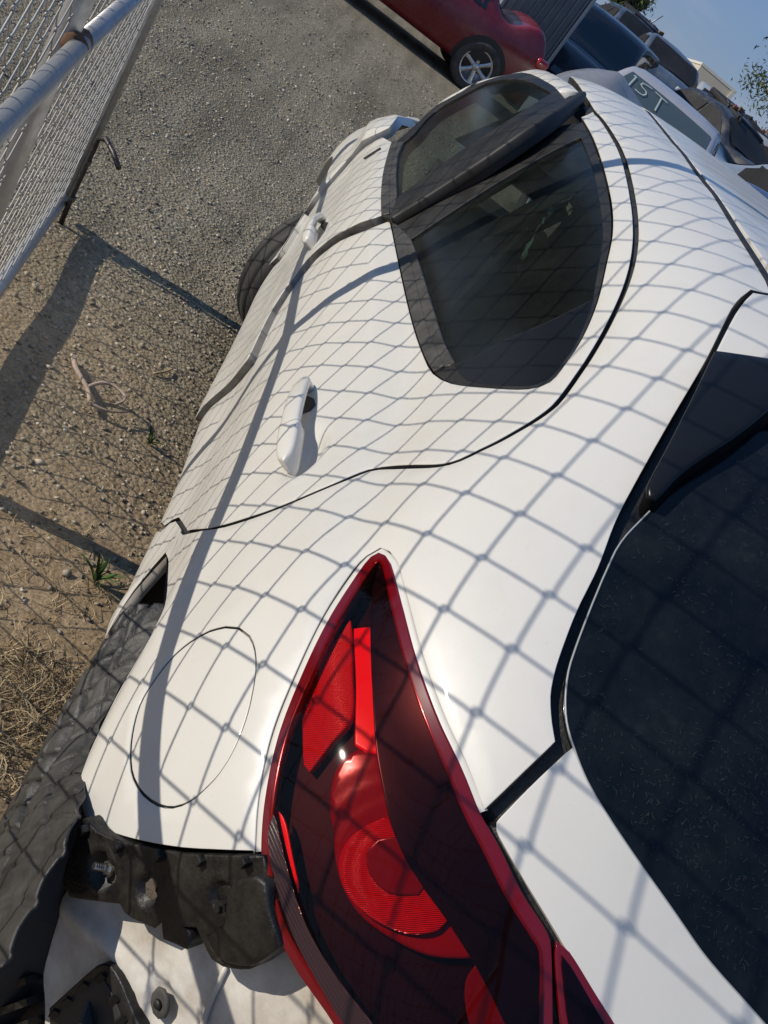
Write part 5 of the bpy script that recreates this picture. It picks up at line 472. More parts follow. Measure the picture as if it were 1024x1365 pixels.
 'hatch_panel': [(0.3965,0.5571,1.068),(0.3915,0.5602,1.0623),(0.3867,0.5632,1.0565),(0.382,0.5662,1.0507),(0.3775,0.5691,1.0448),(0.3729,0.5719,1.039),(0.3685,0.5745,1.0331),(0.3636,0.5773,1.0266),(0.3588,0.5799,1.0201),(0.354,0.5825,1.0135),(0.3493,0.5849,1.007),(0.3446,0.5874,1.0004),(0.3405,0.5891,0.995),(0.3352,0.5869,0.992),(0.3302,0.5828,0.9907),(0.3254,0.5781,0.9899),(0.3197,0.5724,0.989),(0.3141,0.5666,0.9882),(0.3087,0.5608,0.9873),(0.3034,0.5549,0.9865),(0.2988,0.5497,0.9857),(0.2942,0.5444,0.985),(0.2898,0.5391,0.9842),(0.2854,0.5338,0.9834),(0.2811,0.5285,0.9826),(0.2768,0.5231,0.9816),(0.2725,0.5177,0.9806),(0.2683,0.5124,0.9796),(0.2641,0.507,0.9785),(0.2601,0.5015,0.9774),(0.2557,0.4954,0.9762),(0.2513,0.4893,0.9749),(0.2471,0.4831,0.9736),(0.2429,0.4769,0.9723),(0.2387,0.4707,0.971),(0.2349,0.4649,0.9698),(0.231,0.4591,0.9685),(0.2273,0.4532,0.9673),(0.2235,0.4474,0.9661),(0.2199,0.4416,0.9649),(0.2163,0.4358,0.9638),(0.2127,0.43,0.9626),(0.2091,0.4242,0.9614),(0.2051,0.4179,0.9599),(0.2012,0.4116,0.9585),(0.1972,0.4052,0.9569),(0.1933,0.3989,0.9554),(0.1746,0.3905,0.9332),(0.1559,0.3821,0.911),(0.1371,0.3737,0.8888),(0.1184,0.3652,0.8666),(0.0997,0.3568,0.8444),(0.081,0.3484,0.8222),(0.0623,0.34,0.8),(0.0564,0.3091,0.7973),(0.0506,0.2782,0.7945),(0.0448,0.2473,0.7918),(0.039,0.2164,0.7891),(0.0331,0.1855,0.7864),(0.0273,0.1545,0.7836),(0.0215,0.1236,0.7809),(0.0156,0.0927,0.7782),(0.0098,0.0618,0.7755),(0.004,0.0309,0.7727),(-0.0018,0,0.77),(0.004,-0.0309,0.7727),(0.0098,-0.0618,0.7755),(0.0156,-0.0927,0.7782),(0.0215,-0.1236,0.7809),(0.0273,-0.1545,0.7836),(0.0331,-0.1855,0.7864),(0.039,-0.2164,0.7891),(0.0448,-0.2473,0.7918),(0.0506,-0.2782,0.7945),(0.0564,-0.3091,0.7973),(0.0623,-0.34,0.8),(0.0823,-0.36,0.8121),(0.1023,-0.38,0.8243),(0.1223,-0.4,0.8364),(0.1423,-0.42,0.8486),(0.1623,-0.44,0.8607),(0.1823,-0.46,0.8729),(0.2023,-0.48,0.885),(0.2223,-0.5,0.8971),(0.2423,-0.52,0.9093),(0.2623,-0.54,0.9214),(0.2823,-0.56,0.9336),(0.3023,-0.58,0.9457),(0.3223,-0.6,0.9579),(0.3423,-0.62,0.97),(0.3383,-0.595,0.9867),(0.3343,-0.57,1.0033),(0.3302,-0.545,1.02),(0.3022,-0.525,1.005),(0.2741,-0.505,0.99),(0.2555,-0.4794,0.981),(0.237,-0.4537,0.972),(0.2184,-0.4281,0.963),(0.1998,-0.4025,0.954),(0.1813,-0.3769,0.945),(0.1627,-0.3513,0.936),(0.1441,-0.3256,0.927),(0.1256,-0.3,0.918),(0.1189,-0.27,0.9155),(0.1123,-0.24,0.913),(0.1056,-0.21,0.9105),(0.0989,-0.18,0.908),(0.0923,-0.15,0.9055),(0.0856,-0.12,0.903),(0.079,-0.09,0.9005),(0.0723,-0.06,0.898),(0.0657,-0.03,0.8955),(0.059,0,0.893),(0.0655,0.0295,0.8955),(0.072,0.059,0.898),(0.0785,0.0885,0.9005),(0.085,0.118,0.903),(0.0915,0.1475,0.9055),(0.0981,0.177,0.908),(0.1046,0.2065,0.9105),(0.1111,0.236,0.913),(0.1176,0.2655,0.9155),(0.1241,0.295,0.918),(0.1475,0.3024,0.9407),(0.1708,0.3098,0.9634),(0.1942,0.3171,0.9861),(0.2176,0.3245,1.0088),(0.241,0.3319,1.0315),(0.2442,0.3393,1.0323),(0.2475,0.3467,1.033),(0.2508,0.3541,1.0337),(0.2537,0.3604,1.0343),(0.2565,0.3667,1.0348),(0.2593,0.373,1.0353),(0.2622,0.3793,1.0358),(0.2652,0.3855,1.0364),(0.2682,0.3917,1.037),(0.2714,0.3977,1.0378),(0.2746,0.4036,1.0386),(0.278,0.4093,1.0396),(0.2814,0.415,1.0407),(0.285,0.4206,1.0418),(0.2885,0.4263,1.0429),(0.2921,0.4319,1.044),(0.2957,0.4376,1.045),(0.2998,0.4442,1.0462),(0.304,0.4508,1.0473),(0.3082,0.4575,1.0484),(0.3124,0.464,1.0494),(0.3168,0.4706,1.0504),(0.3213,0.4771,1.0515),(0.3253,0.4827,1.0523),(0.3294,0.4883,1.0532),(0.3336,0.4938,1.054),(0.3379,0.4994,1.0549),(0.3423,0.5048,1.0557),(0.3468,0.5102,1.0566),(0.3514,0.5156,1.0575),(0.3561,0.5209,1.0584),(0.361,0.5262,1.0594),(0.366,0.5313,1.0604),(0.3712,0.5363,1.0616),(0.3771,0.5414,1.0632),(0.3833,0.5462,1.065),(0.3896,0.5509,1.0669),(0.396,0.5558,1.0685)],
 'rear_glass': [(0.6493,0.5403,1.2119),(0.6403,0.5448,1.2056),(0.6315,0.5492,1.1994),(0.6228,0.5536,1.1932),(0.6141,0.5576,1.1871),(0.6052,0.561,1.1812),(0.5936,0.5643,1.1742),(0.5816,0.5665,1.1675),(0.5698,0.5684,1.161),(0.5599,0.57,1.1554),(0.5502,0.5713,1.15),(0.5406,0.5725,1.1446),(0.5313,0.5737,1.1392),(0.522,0.5747,1.1339),(0.5129,0.5756,1.1286),(0.504,0.5764,1.1233),(0.4952,0.5771,1.1181),(0.4865,0.5777,1.1129),(0.4778,0.5781,1.1077),(0.4693,0.5784,1.1026),(0.4609,0.5781,1.0977),(0.4529,0.5772,1.0933),(0.4449,0.5758,1.0892),(0.4371,0.5741,1.0853),(0.4302,0.5722,1.082),(0.4233,0.5699,1.0789),(0.4168,0.5673,1.0761),(0.4102,0.564,1.0736),(0.4038,0.5603,1.0714),(0.3977,0.5563,1.0695),(0.3908,0.5516,1.0673),(0.384,0.5467,1.0652),(0.3775,0.5416,1.0633),(0.3712,0.5363,1.0616),(0.366,0.5313,1.0604),(0.361,0.5262,1.0593),(0.3561,0.5209,1.0584),(0.3514,0.5156,1.0575),(0.3468,0.5102,1.0566),(0.3423,0.5048,1.0557),(0.3379,0.4994,1.0549),(0.3336,0.4938,1.054),(0.3294,0.4883,1.0532),(0.3253,0.4827,1.0523),(0.3213,0.4771,1.0515),(0.3168,0.4706,1.0504),(0.3124,0.464,1.0494),(0.3082,0.4575,1.0484),(0.304,0.4508,1.0473),(0.2998,0.4442,1.0462),(0.2957,0.4376,1.045),(0.2921,0.4319,1.044),(0.2885,0.4263,1.0429),(0.285,0.4206,1.0418),(0.2814,0.415,1.0407),(0.278,0.4093,1.0396),(0.2746,0.4036,1.0386),(0.2714,0.3977,1.0378),(0.2682,0.3917,1.037),(0.2652,0.3855,1.0364),(0.2622,0.3793,1.0358),(0.2593,0.373,1.0353),(0.2565,0.3667,1.0348),(0.2537,0.3604,1.0343),(0.2508,0.3541,1.0337),(0.2475,0.3467,1.033),(0.2442,0.3393,1.0323),(0.241,0.3319,1.0315),(0.2382,0.3257,1.0308),(0.2354,0.3195,1.0301),(0.2327,0.3132,1.0293),(0.2299,0.307,1.0285),(0.2272,0.3008,1.0277),(0.2245,0.2945,1.0268),(0.2218,0.2882,1.026),(0.1993,0.2912,1.0007),(0.1768,0.2941,0.9755),(0.1542,0.2971,0.9502),(0.1317,0.3,0.925),(0.125,0.27,0.9225),(0.1184,0.24,0.92),(0.1117,0.21,0.9175),(0.105,0.18,0.915),(0.0983,0.15,0.9125),(0.0917,0.12,0.91),(0.085,0.09,0.9075),(0.0783,0.06,0.905),(0.0717,0.03,0.9025),(0.065,0,0.9),(0.0717,-0.03,0.9025),(0.0783,-0.06,0.905),(0.085,-0.09,0.9075),(0.0917,-0.12,0.91),(0.0983,-0.15,0.9125),(0.105,-0.18,0.915),(0.1117,-0.21,0.9175),(0.1184,-0.24,0.92),(0.125,-0.27,0.9225),(0.1317,-0.3,0.925),(0.1503,-0.325,0.9344),(0.169,-0.35,0.9438),(0.1877,-0.375,0.9531),(0.2063,-0.4,0.9625),(0.225,-0.425,0.9719),(0.2436,-0.45,0.9812),(0.2623,-0.475,0.9906),(0.2809,-0.5,1),(0.3083,-0.5075,1.02),(0.3358,-0.515,1.04),(0.3632,-0.5225,1.06),(0.3906,-0.53,1.08),(0.417,-0.5257,1.0971),(0.4434,-0.5214,1.1143),(0.4698,-0.5171,1.1314),(0.4962,-0.5129,1.1486),(0.5226,-0.5086,1.1657),(0.549,-0.5043,1.1829),(0.5754,-0.5,1.2),(0.5929,-0.4767,1.2167),(0.6103,-0.4533,1.2333),(0.6278,-0.43,1.25),(0.6452,-0.4067,1.2667),(0.6627,-0.3833,1.2833),(0.6801,-0.36,1.3),(0.6798,-0.33,1.3029),(0.6796,-0.3,1.3058),(0.6793,-0.27,1.3088),(0.679,-0.24,1.3117),(0.6788,-0.21,1.3146),(0.6785,-0.18,1.3175),(0.6782,-0.15,1.3204),(0.678,-0.12,1.3233),(0.6777,-0.09,1.3262),(0.6774,-0.06,1.3292),(0.6772,-0.03,1.3321),(0.6769,0,1.335),(0.6854,0.0288,1.3348),(0.694,0.0576,1.3345),(0.7025,0.0864,1.3343),(0.7111,0.1152,1.3341),(0.7196,0.144,1.3339),(0.7282,0.1728,1.3336),(0.7367,0.2016,1.3334),(0.7453,0.2304,1.3332),(0.7538,0.2592,1.333),(0.7624,0.288,1.3327),(0.7709,0.3168,1.3325),(0.7795,0.3456,1.3323),(0.788,0.3744,1.3321),(0.7965,0.4032,1.3318),(0.8051,0.432,1.3316),(0.7952,0.4391,1.3244),(0.7855,0.446,1.3172),(0.7761,0.4527,1.3101),(0.767,0.4593,1.303),(0.758,0.4658,1.296),(0.7491,0.4722,1.2891),(0.74,0.4787,1.282),(0.731,0.4852,1.275),(0.7221,0.4916,1.2681),(0.7134,0.4979,1.2612),(0.7047,0.5041,1.2544),(0.6962,0.5102,1.2476),(0.6877,0.5163,1.2409),(0.6803,0.5217,1.2349),(0.673,0.5271,1.229),(0.6654,0.5321,1.2231),(0.6575,0.5364,1.2175)],
 'spoiler_top': [(0.8977,0.4937,1.331),(0.9155,0.4894,1.3391),(0.9342,0.4849,1.3473),(0.9539,0.4801,1.3556),(0.9747,0.4747,1.3641),(0.9968,0.4688,1.3726),(1.0204,0.462,1.3813),(1.0427,0.4546,1.3894),(1.0661,0.4457,1.3978),(1.0939,0.4334,1.4075),(1.0961,0.4235,1.4119),(1.0992,0.4133,1.4163),(1.1096,0.3866,1.4254),(1.12,0.36,1.4345),(1.123,0.328,1.4379),(1.126,0.296,1.4414),(1.129,0.264,1.4448),(1.132,0.232,1.4483),(1.135,0.2,1.4517),(1.1358,0.1667,1.4525),(1.1367,0.1333,1.4532),(1.1375,0.1,1.454),(1.1383,0.0667,1.4547),(1.1392,0.0333,1.4555),(1.14,0,1.4563),(1.1392,-0.0333,1.4555),(1.1383,-0.0667,1.4547),(1.1375,-0.1,1.454),(1.1367,-0.1333,1.4532),(1.1358,-0.1667,1.4525),(1.135,-0.2,1.4517),(1.132,-0.232,1.4483),(1.129,-0.264,1.4448),(1.126,-0.296,1.4414),(1.123,-0.328,1.4379),(1.12,-0.36,1.4345),(1.1,-0.39,1.4228),(1.08,-0.42,1.4112),(1.0475,-0.43,1.4),(1.015,-0.44,1.3888),(0.9825,-0.45,1.3776),(0.95,-0.46,1.3664),(0.954,-0.428,1.3783),(0.958,-0.396,1.3901),(0.962,-0.364,1.402),(0.966,-0.332,1.4139),(0.97,-0.3,1.4257),(0.971,-0.27,1.428),(0.972,-0.24,1.4302),(0.973,-0.21,1.4324),(0.974,-0.18,1.4347),(0.975,-0.15,1.4369),(0.976,-0.12,1.4392),(0.977,-0.09,1.4414),(0.978,-0.06,1.4436),(0.979,-0.03,1.4459),(0.98,0,1.4481),(0.979,0.03,1.4459),(0.978,0.06,1.4436),(0.977,0.09,1.4414),(0.976,0.12,1.4392),(0.975,0.15,1.4369),(0.974,0.18,1.4347),(0.973,0.21,1.4324),(0.972,0.24,1.4302),(0.971,0.27,1.428),(0.97,0.3,1.4257),(0.9538,0.3266,1.413),(0.9375,0.3532,1.4002),(0.9213,0.3798,1.3874),(0.905,0.4064,1.3746),(0.8888,0.433,1.3619),(0.889,0.4436,1.3569),(0.8898,0.4541,1.3519),(0.891,0.4643,1.3468),(0.8927,0.4743,1.3416),(0.8949,0.4841,1.3363)],
 'winglet': [(0.8946,0.4937,1.33),(0.892,0.4841,1.3354),(0.8899,0.4743,1.3407),(0.8884,0.4643,1.3459),(0.8873,0.4541,1.3511),(0.8867,0.4437,1.3561),(0.8865,0.433,1.3611),(0.9012,0.4064,1.3736),(0.9159,0.3798,1.3861),(0.9306,0.3532,1.3986),(0.9453,0.3266,1.4111),(0.96,0.3,1.4235),(0.93,0.3,1.4161),(0.9119,0.3221,1.4031),(0.8937,0.3442,1.39),(0.8756,0.3663,1.3769),(0.8575,0.3884,1.3639),(0.8393,0.4105,1.3508),(0.8212,0.4326,1.3378),(0.8081,0.4404,1.329),(0.7953,0.4479,1.3203),(0.783,0.4552,1.3117),(0.7713,0.4625,1.3032),(0.7601,0.4698,1.2949),(0.7504,0.4767,1.2873),(0.741,0.4838,1.2798),(0.732,0.4909,1.2724),(0.7231,0.4979,1.2651),(0.7143,0.5048,1.2578),(0.7054,0.5114,1.2506),(0.6963,0.5177,1.2435),(0.6871,0.5231,1.2369),(0.6775,0.5279,1.2303),(0.6677,0.5325,1.2238),(0.6582,0.5371,1.2174),(0.6514,0.5406,1.2126),(0.6528,0.5449,1.2106),(0.6663,0.5462,1.2152),(0.6777,0.544,1.2209),(0.6891,0.5414,1.2269),(0.7008,0.5384,1.2331),(0.7126,0.5354,1.2393),(0.7247,0.5324,1.2456),(0.7385,0.5291,1.2527),(0.7526,0.5258,1.2599),(0.767,0.5224,1.2673),(0.7817,0.5189,1.2747),(0.7966,0.5154,1.2823),(0.8119,0.5119,1.29),(0.8274,0.5083,1.2978),(0.8433,0.5048,1.3057),(0.8598,0.5013,1.3137),(0.8769,0.4976,1.3218)],
 'hatch_seam': [(1.1134,0.4305,1.4112),(1.0792,0.4479,1.3987),(1.0592,0.4562,1.3914),(1.0392,0.4631,1.3842),(1.0167,0.4695,1.3763),(0.9954,0.4751,1.3685),(0.9754,0.4801,1.3609),(0.9564,0.4847,1.3533),(0.9384,0.489,1.3458),(0.9214,0.4931,1.3383),(0.9052,0.4971,1.3309),(0.8879,0.5016,1.3226),(0.8713,0.5059,1.3143),(0.8554,0.5101,1.3061),(0.84,0.5142,1.298),(0.8249,0.5183,1.2901),(0.81,0.5222,1.2823),(0.7952,0.5261,1.2746),(0.7821,0.5294,1.2679),(0.7692,0.5327,1.2612),(0.7564,0.5359,1.2547),(0.7439,0.5391,1.2482),(0.7315,0.5422,1.2419),(0.7193,0.5451,1.2356),(0.7074,0.5481,1.2294),(0.6956,0.5509,1.2233),(0.6828,0.5539,1.2166),(0.6701,0.5569,1.21),(0.6578,0.5597,1.2034),(0.6456,0.5623,1.1971),(0.6335,0.5645,1.1908),(0.6223,0.5662,1.1852),(0.6113,0.5676,1.1798),(0.6004,0.5687,1.1744),(0.5898,0.5698,1.1691),(0.5794,0.5709,1.1638),(0.5693,0.5722,1.1584),(0.5587,0.5739,1.1524),(0.5485,0.5758,1.1463),(0.5385,0.5777,1.1403),(0.5286,0.5795,1.1342),(0.5189,0.5809,1.1284),(0.509,0.582,1.1224),(0.4991,0.5829,1.1166),(0.4894,0.5835,1.1108),(0.48,0.584,1.1051),(0.4722,0.5843,1.1004),(0.4645,0.5844,1.0957),(0.4569,0.5841,1.0912),(0.4501,0.5836,1.0873),(0.4433,0.5828,1.0835),(0.4366,0.5815,1.08),(0.4293,0.5793,1.0766),(0.4221,0.5767,1.0734),(0.415,0.5739,1.0704),(0.4065,0.5699,1.067),(0.3983,0.5656,1.0637),(0.393,0.5688,1.0576),(0.3879,0.5718,1.0514),(0.383,0.5748,1.0452),(0.3781,0.5777,1.0389),(0.3734,0.5805,1.0326),(0.3687,0.5833,1.0263),(0.3642,0.586,1.02),(0.3597,0.5886,1.0136),(0.3553,0.5912,1.0072),(0.351,0.5938,1.0009),(0.3466,0.5964,0.9945),(0.3423,0.5989,0.9882),(0.3362,0.5935,0.9873),(0.3302,0.588,0.9863),(0.3243,0.5826,0.9853),(0.3185,0.5771,0.9842),(0.3128,0.5716,0.9831),(0.3074,0.5663,0.9819),(0.3021,0.5611,0.9807),(0.2969,0.5558,0.9795),(0.2918,0.5505,0.9783),(0.2868,0.5451,0.9771),(0.2825,0.5401,0.9762),(0.2783,0.5351,0.9754),(0.2741,0.53,0.9745),(0.2701,0.5249,0.9737),(0.2661,0.5197,0.9728),(0.2621,0.5147,0.9717),(0.2582,0.5097,0.9706),(0.2542,0.5048,0.9694),(0.2504,0.4999,0.968),(0.2465,0.495,0.9667),(0.2428,0.49,0.9653),(0.2385,0.4843,0.9637),(0.2343,0.4786,0.9621),(0.2301,0.4728,0.9604),(0.2259,0.4671,0.9589),(0.2219,0.4613,0.9573),(0.2175,0.4548,0.9558),(0.2133,0.4482,0.9545),(0.2091,0.4415,0.9531)],
 'hatch_lamp': [(0.2634,0.5104,0.9757),(0.2588,0.5008,0.9764),(0.2545,0.4946,0.9755),(0.2502,0.4884,0.9742),(0.2459,0.4823,0.9728),(0.2417,0.4762,0.9714),(0.2375,0.47,0.97),(0.2336,0.4642,0.9688),(0.2298,0.4584,0.9676),(0.2261,0.4525,0.9664),(0.2223,0.4467,0.9651),(0.2185,0.4408,0.9638),(0.2147,0.4349,0.9624),(0.2109,0.429,0.9611),(0.2071,0.4231,0.9597),(0.2044,0.4277,0.9546),(0.2018,0.4322,0.9494),(0.1991,0.4367,0.9443),(0.1965,0.4411,0.9392),(0.1988,0.4476,0.9385),(0.201,0.4542,0.9376),(0.2034,0.4606,0.9371),(0.2063,0.4665,0.9373),(0.2103,0.4719,0.9389),(0.2149,0.4766,0.9416),(0.2197,0.4809,0.9447),(0.224,0.4845,0.9476),(0.2284,0.4879,0.9506),(0.2329,0.4911,0.9538),(0.2374,0.4943,0.9571),(0.242,0.4974,0.9604),(0.2472,0.5008,0.9642),(0.2525,0.504,0.968),(0.2579,0.5072,0.9718)],
 'hatch_lamp_in': [(0.2554,0.5058,0.9741),(0.2507,0.4984,0.9734),(0.2466,0.4926,0.9721),(0.2424,0.4868,0.9707),(0.2382,0.481,0.9692),(0.2342,0.4752,0.9678),(0.2304,0.4697,0.9665),(0.2267,0.4642,0.9653),(0.223,0.4587,0.964),(0.2193,0.4533,0.9627),(0.215,0.4472,0.961),(0.2107,0.4412,0.9592),(0.2064,0.4352,0.9574),(0.2045,0.4398,0.953),(0.2025,0.4443,0.9485),(0.2006,0.4489,0.9441),(0.2032,0.4557,0.9435),(0.2058,0.4626,0.943),(0.2089,0.4688,0.9432),(0.2124,0.4734,0.9447),(0.2164,0.4774,0.947),(0.2205,0.481,0.9497),(0.2254,0.4849,0.953),(0.2305,0.4886,0.9567),(0.2356,0.4921,0.9604),(0.2407,0.4957,0.9641),(0.2456,0.4991,0.9674),(0.2505,0.5025,0.9708)],
 'fender_gap': [(2.8423,0.8504,0.9712),(2.8265,0.8682,0.9449),(2.8247,0.8792,0.919),(2.8582,0.8831,0.9062),(2.8918,0.8871,0.8933),(2.9254,0.891,0.8804),(2.9608,0.8979,0.8536),(2.9161,0.899,0.8417)],
 'bracket': [(0.4548,0.8571,0.628),(0.446,0.8485,0.6346),(0.4375,0.8403,0.6422),(0.4293,0.8323,0.6521),(0.4213,0.8247,0.6629),(0.4136,0.8172,0.6739),(0.4057,0.8096,0.6858),(0.3981,0.8023,0.6979),(0.3908,0.7952,0.71),(0.3838,0.7885,0.722),(0.3772,0.782,0.734),(0.3708,0.7758,0.746),(0.364,0.7693,0.7596),(0.3575,0.763,0.7732),(0.3512,0.7569,0.7865),(0.3451,0.751,0.7993),(0.3392,0.7453,0.8119),(0.3333,0.7396,0.8242),(0.3276,0.734,0.8363),(0.3221,0.7288,0.8322),(0.3163,0.7232,0.8277),(0.3106,0.7176,0.8231),(0.3046,0.7119,0.8178),(0.2984,0.7059,0.8132),(0.293,0.7006,0.811),(0.2874,0.6952,0.8092),(0.2818,0.6898,0.8077),(0.2762,0.6844,0.806),(0.2774,0.6856,0.7925),(0.2787,0.6868,0.7788),(0.2794,0.6875,0.7678),(0.2811,0.6891,0.7571),(0.285,0.6929,0.7468),(0.2897,0.6975,0.7367),(0.2948,0.7024,0.7271),(0.3037,0.711,0.7159),(0.3105,0.7175,0.7149),(0.3173,0.7241,0.7156),(0.3226,0.7293,0.7157),(0.328,0.7345,0.7158),(0.336,0.7422,0.6994),(0.3289,0.7354,0.7025),(0.3239,0.7305,0.6964),(0.3224,0.7291,0.6888),(0.3305,0.7369,0.6788),(0.3388,0.7449,0.6685),(0.3437,0.7497,0.673),(0.3486,0.7544,0.6774),(0.3497,0.7555,0.6635),(0.3585,0.764,0.6513),(0.3675,0.7727,0.639),(0.3767,0.7815,0.6279),(0.3841,0.7887,0.6271),(0.3917,0.796,0.612),(0.3994,0.8035,0.5967),(0.4059,0.8098,0.5843),(0.4126,0.8163,0.5718),(0.4194,0.8228,0.5591),(0.4324,0.8354,0.5565),(0.4371,0.84,0.5691),(0.4418,0.8445,0.5816),(0.4462,0.8487,0.5945),(0.4492,0.8517,0.6055),(0.452,0.8544,0.6168)],
 'bolt_recess': [(0.4219,0.8308,0.5996),(0.4264,0.8351,0.6102),(0.4238,0.8326,0.6245),(0.416,0.825,0.639),(0.4066,0.816,0.6512),(0.3988,0.8084,0.6517),(0.3945,0.8043,0.6399),(0.3942,0.804,0.6247),(0.4023,0.8118,0.609),(0.4134,0.8226,0.5982)],
 'box_recess': [(0.379,0.8004,0.6647),(0.375,0.7966,0.6821),(0.3685,0.7903,0.6899),(0.3621,0.7842,0.6976),(0.3578,0.78,0.6901),(0.3541,0.7763,0.6817),(0.354,0.7763,0.6693),(0.3604,0.7825,0.6598),(0.3669,0.7888,0.6502),(0.3729,0.7946,0.6575)],
 'oval_recess': [(0.3341,0.7459,0.7512),(0.3385,0.7502,0.7636),(0.3375,0.7492,0.7776),(0.3291,0.7411,0.7851),(0.3243,0.7365,0.7818),(0.3198,0.7321,0.7778),(0.3151,0.7275,0.7679),(0.3166,0.7291,0.7535),(0.3257,0.7379,0.748)],
 'flap': [(0.3177,0.7384,0.7889),(0.3171,0.7379,0.8055),(0.3144,0.7352,0.8162),(0.3111,0.7321,0.8268),(0.3039,0.7251,0.8332),(0.2993,0.7206,0.8292),(0.2947,0.7161,0.8252),(0.2898,0.7115,0.8221),(0.2832,0.7051,0.8195),(0.2764,0.6985,0.8177),(0.2697,0.692,0.8159),(0.2702,0.6925,0.8031),(0.2711,0.6934,0.7902),(0.2722,0.6944,0.7793),(0.2743,0.6965,0.7687),(0.2798,0.7017,0.7557),(0.2863,0.7081,0.7438),(0.2951,0.7165,0.7342),(0.301,0.7223,0.7338),(0.3069,0.728,0.7349),(0.305,0.7261,0.7497),(0.3031,0.7243,0.7644),(0.308,0.729,0.7725),(0.3128,0.7337,0.7807)],
 'inner_panel': [(0.4578,0.8182,0.5189),(0.4543,0.8148,0.5072),(0.4507,0.8114,0.4954),(0.4472,0.8079,0.4836),(0.4436,0.8045,0.4717),(0.4401,0.8011,0.4597),(0.4366,0.7978,0.4477),(0.433,0.7943,0.4359),(0.429,0.7904,0.4215),(0.4239,0.7854,0.4094),(0.4177,0.7795,0.4029),(0.4107,0.7727,0.3984),(0.4039,0.7661,0.3936),(0.3973,0.7597,0.3876),(0.3909,0.7535,0.3813),(0.3844,0.7473,0.3749),(0.378,0.741,0.3688),(0.3713,0.7346,0.3633),(0.3645,0.728,0.3587),(0.3567,0.7205,0.3546),(0.3488,0.7129,0.3513),(0.3408,0.7051,0.3484),(0.3328,0.6974,0.3459),(0.3248,0.6897,0.3435),(0.3169,0.682,0.3411),(0.3091,0.6745,0.3385),(0.3033,0.6688,0.3571),(0.2976,0.6633,0.3754),(0.292,0.6579,0.3933),(0.2865,0.6526,0.4108),(0.2811,0.6475,0.428),(0.2759,0.6424,0.4449),(0.2707,0.6374,0.4614),(0.2656,0.6325,0.4777),(0.2607,0.6277,0.4936),(0.2558,0.623,0.5093),(0.251,0.6183,0.5246),(0.2463,0.6138,0.5397),(0.2417,0.6093,0.5545),(0.2371,0.6049,0.5691),(0.2327,0.6006,0.5834),(0.2283,0.5964,0.5974),(0.224,0.5922,0.6112),(0.2198,0.5881,0.6248),(0.2156,0.5841,0.6381),(0.2115,0.5802,0.6512),(0.2075,0.5763,0.6641),(0.2035,0.5724,0.6768),(0.1997,0.5687,0.6892),(0.1958,0.565,0.7015),(0.1921,0.5614,0.7136),(0.1884,0.5578,0.7254),(0.1847,0.5543,0.7371),(0.1811,0.5508,0.7486),(0.1776,0.5474,0.7599),(0.1741,0.544,0.771),(0.1707,0.5407,0.782),(0.1674,0.5375,0.7928),(0.164,0.5343,0.8034),(0.1608,0.5311,0.8139),(0.1576,0.528,0.8242),(0.1544,0.5249,0.8344),(0.1513,0.5219,0.8444),(0.1482,0.5189,0.8542),(0.1452,0.516,0.864),(0.1422,0.5131,0.8735),(0.1392,0.5103,0.883),(0.1363,0.5075,0.8923),(0.1335,0.5047,0.9015),(0.1306,0.502,0.9105),(0.1353,0.5064,0.9057),(0.1399,0.5109,0.9009),(0.1446,0.5155,0.8959),(0.1494,0.5201,0.8909),(0.1543,0.5248,0.8858),(0.1592,0.5296,0.8806),(0.1642,0.5344,0.8754),(0.1692,0.5392,0.8702),(0.1743,0.5442,0.865),(0.1795,0.5492,0.8598),(0.1848,0.5543,0.8546),(0.1902,0.5595,0.8494),(0.1958,0.565,0.8442),(0.2015,0.5705,0.8391),(0.2074,0.5761,0.834),(0.2133,0.5819,0.829),(0.2193,0.5877,0.824),(0.2254,0.5936,0.8192),(0.2316,0.5996,0.8145),(0.2379,0.6057,0.81),(0.2443,0.6118,0.8055),(0.2508,0.6181,0.8011),(0.2574,0.6245,0.7968),(0.264,0.6309,0.7928),(0.2708,0.6375,0.7891),(0.2776,0.644,0.7859),(0.2844,0.6506,0.7831),(0.2912,0.6571,0.7819),(0.2978,0.6636,0.7823),(0.3045,0.67,0.7835),(0.3113,0.6766,0.7843),(0.3179,0.683,0.7743),(0.3248,0.6897,0.7644),(0.3318,0.6965,0.7544),(0.339,0.7034,0.7442),(0.3462,0.7104,0.7337),(0.3535,0.7174,0.7228),(0.3609,0.7245,0.7115),(0.3682,0.7316,0.6997),(0.3754,0.7386,0.6872),(0.3825,0.7455,0.6742),(0.3897,0.7523,0.6606),(0.3968,0.7592,0.6465),(0.404,0.7662,0.6319),(0.4112,0.7732,0.6168),(0.4186,0.7803,0.6014),(0.4261,0.7876,0.5855),(0.4337,0.7949,0.5693),(0.4415,0.8025,0.5527),(0.4495,0.8102,0.5359)],
 'panel_ridge': [(0.4453,0.8089,0.5058),(0.4359,0.7998,0.5131),(0.4266,0.7908,0.5203),(0.4174,0.7819,0.5278),(0.4089,0.7738,0.5359),(0.4006,0.7657,0.5443),(0.3925,0.7578,0.5509),(0.383,0.7487,0.5557),(0.3738,0.7398,0.5588),(0.365,0.7312,0.5602),(0.3562,0.7228,0.5597),(0.3478,0.7147,0.5576),(0.3398,0.7069,0.5545),(0.3329,0.7002,0.5511),(0.3262,0.6938,0.547),(0.3196,0.6875,0.5427),(0.3131,0.6811,0.5385)],
 'panel_seam': [(0.3171,0.6864,0.6965),(0.3148,0.6841,0.6865),(0.3124,0.6818,0.6765),(0.3093,0.6789,0.6638),(0.3061,0.6757,0.6514),(0.3023,0.6721,0.639),(0.2981,0.668,0.6271),(0.2935,0.6635,0.6167),(0.2886,0.6588,0.6067)],
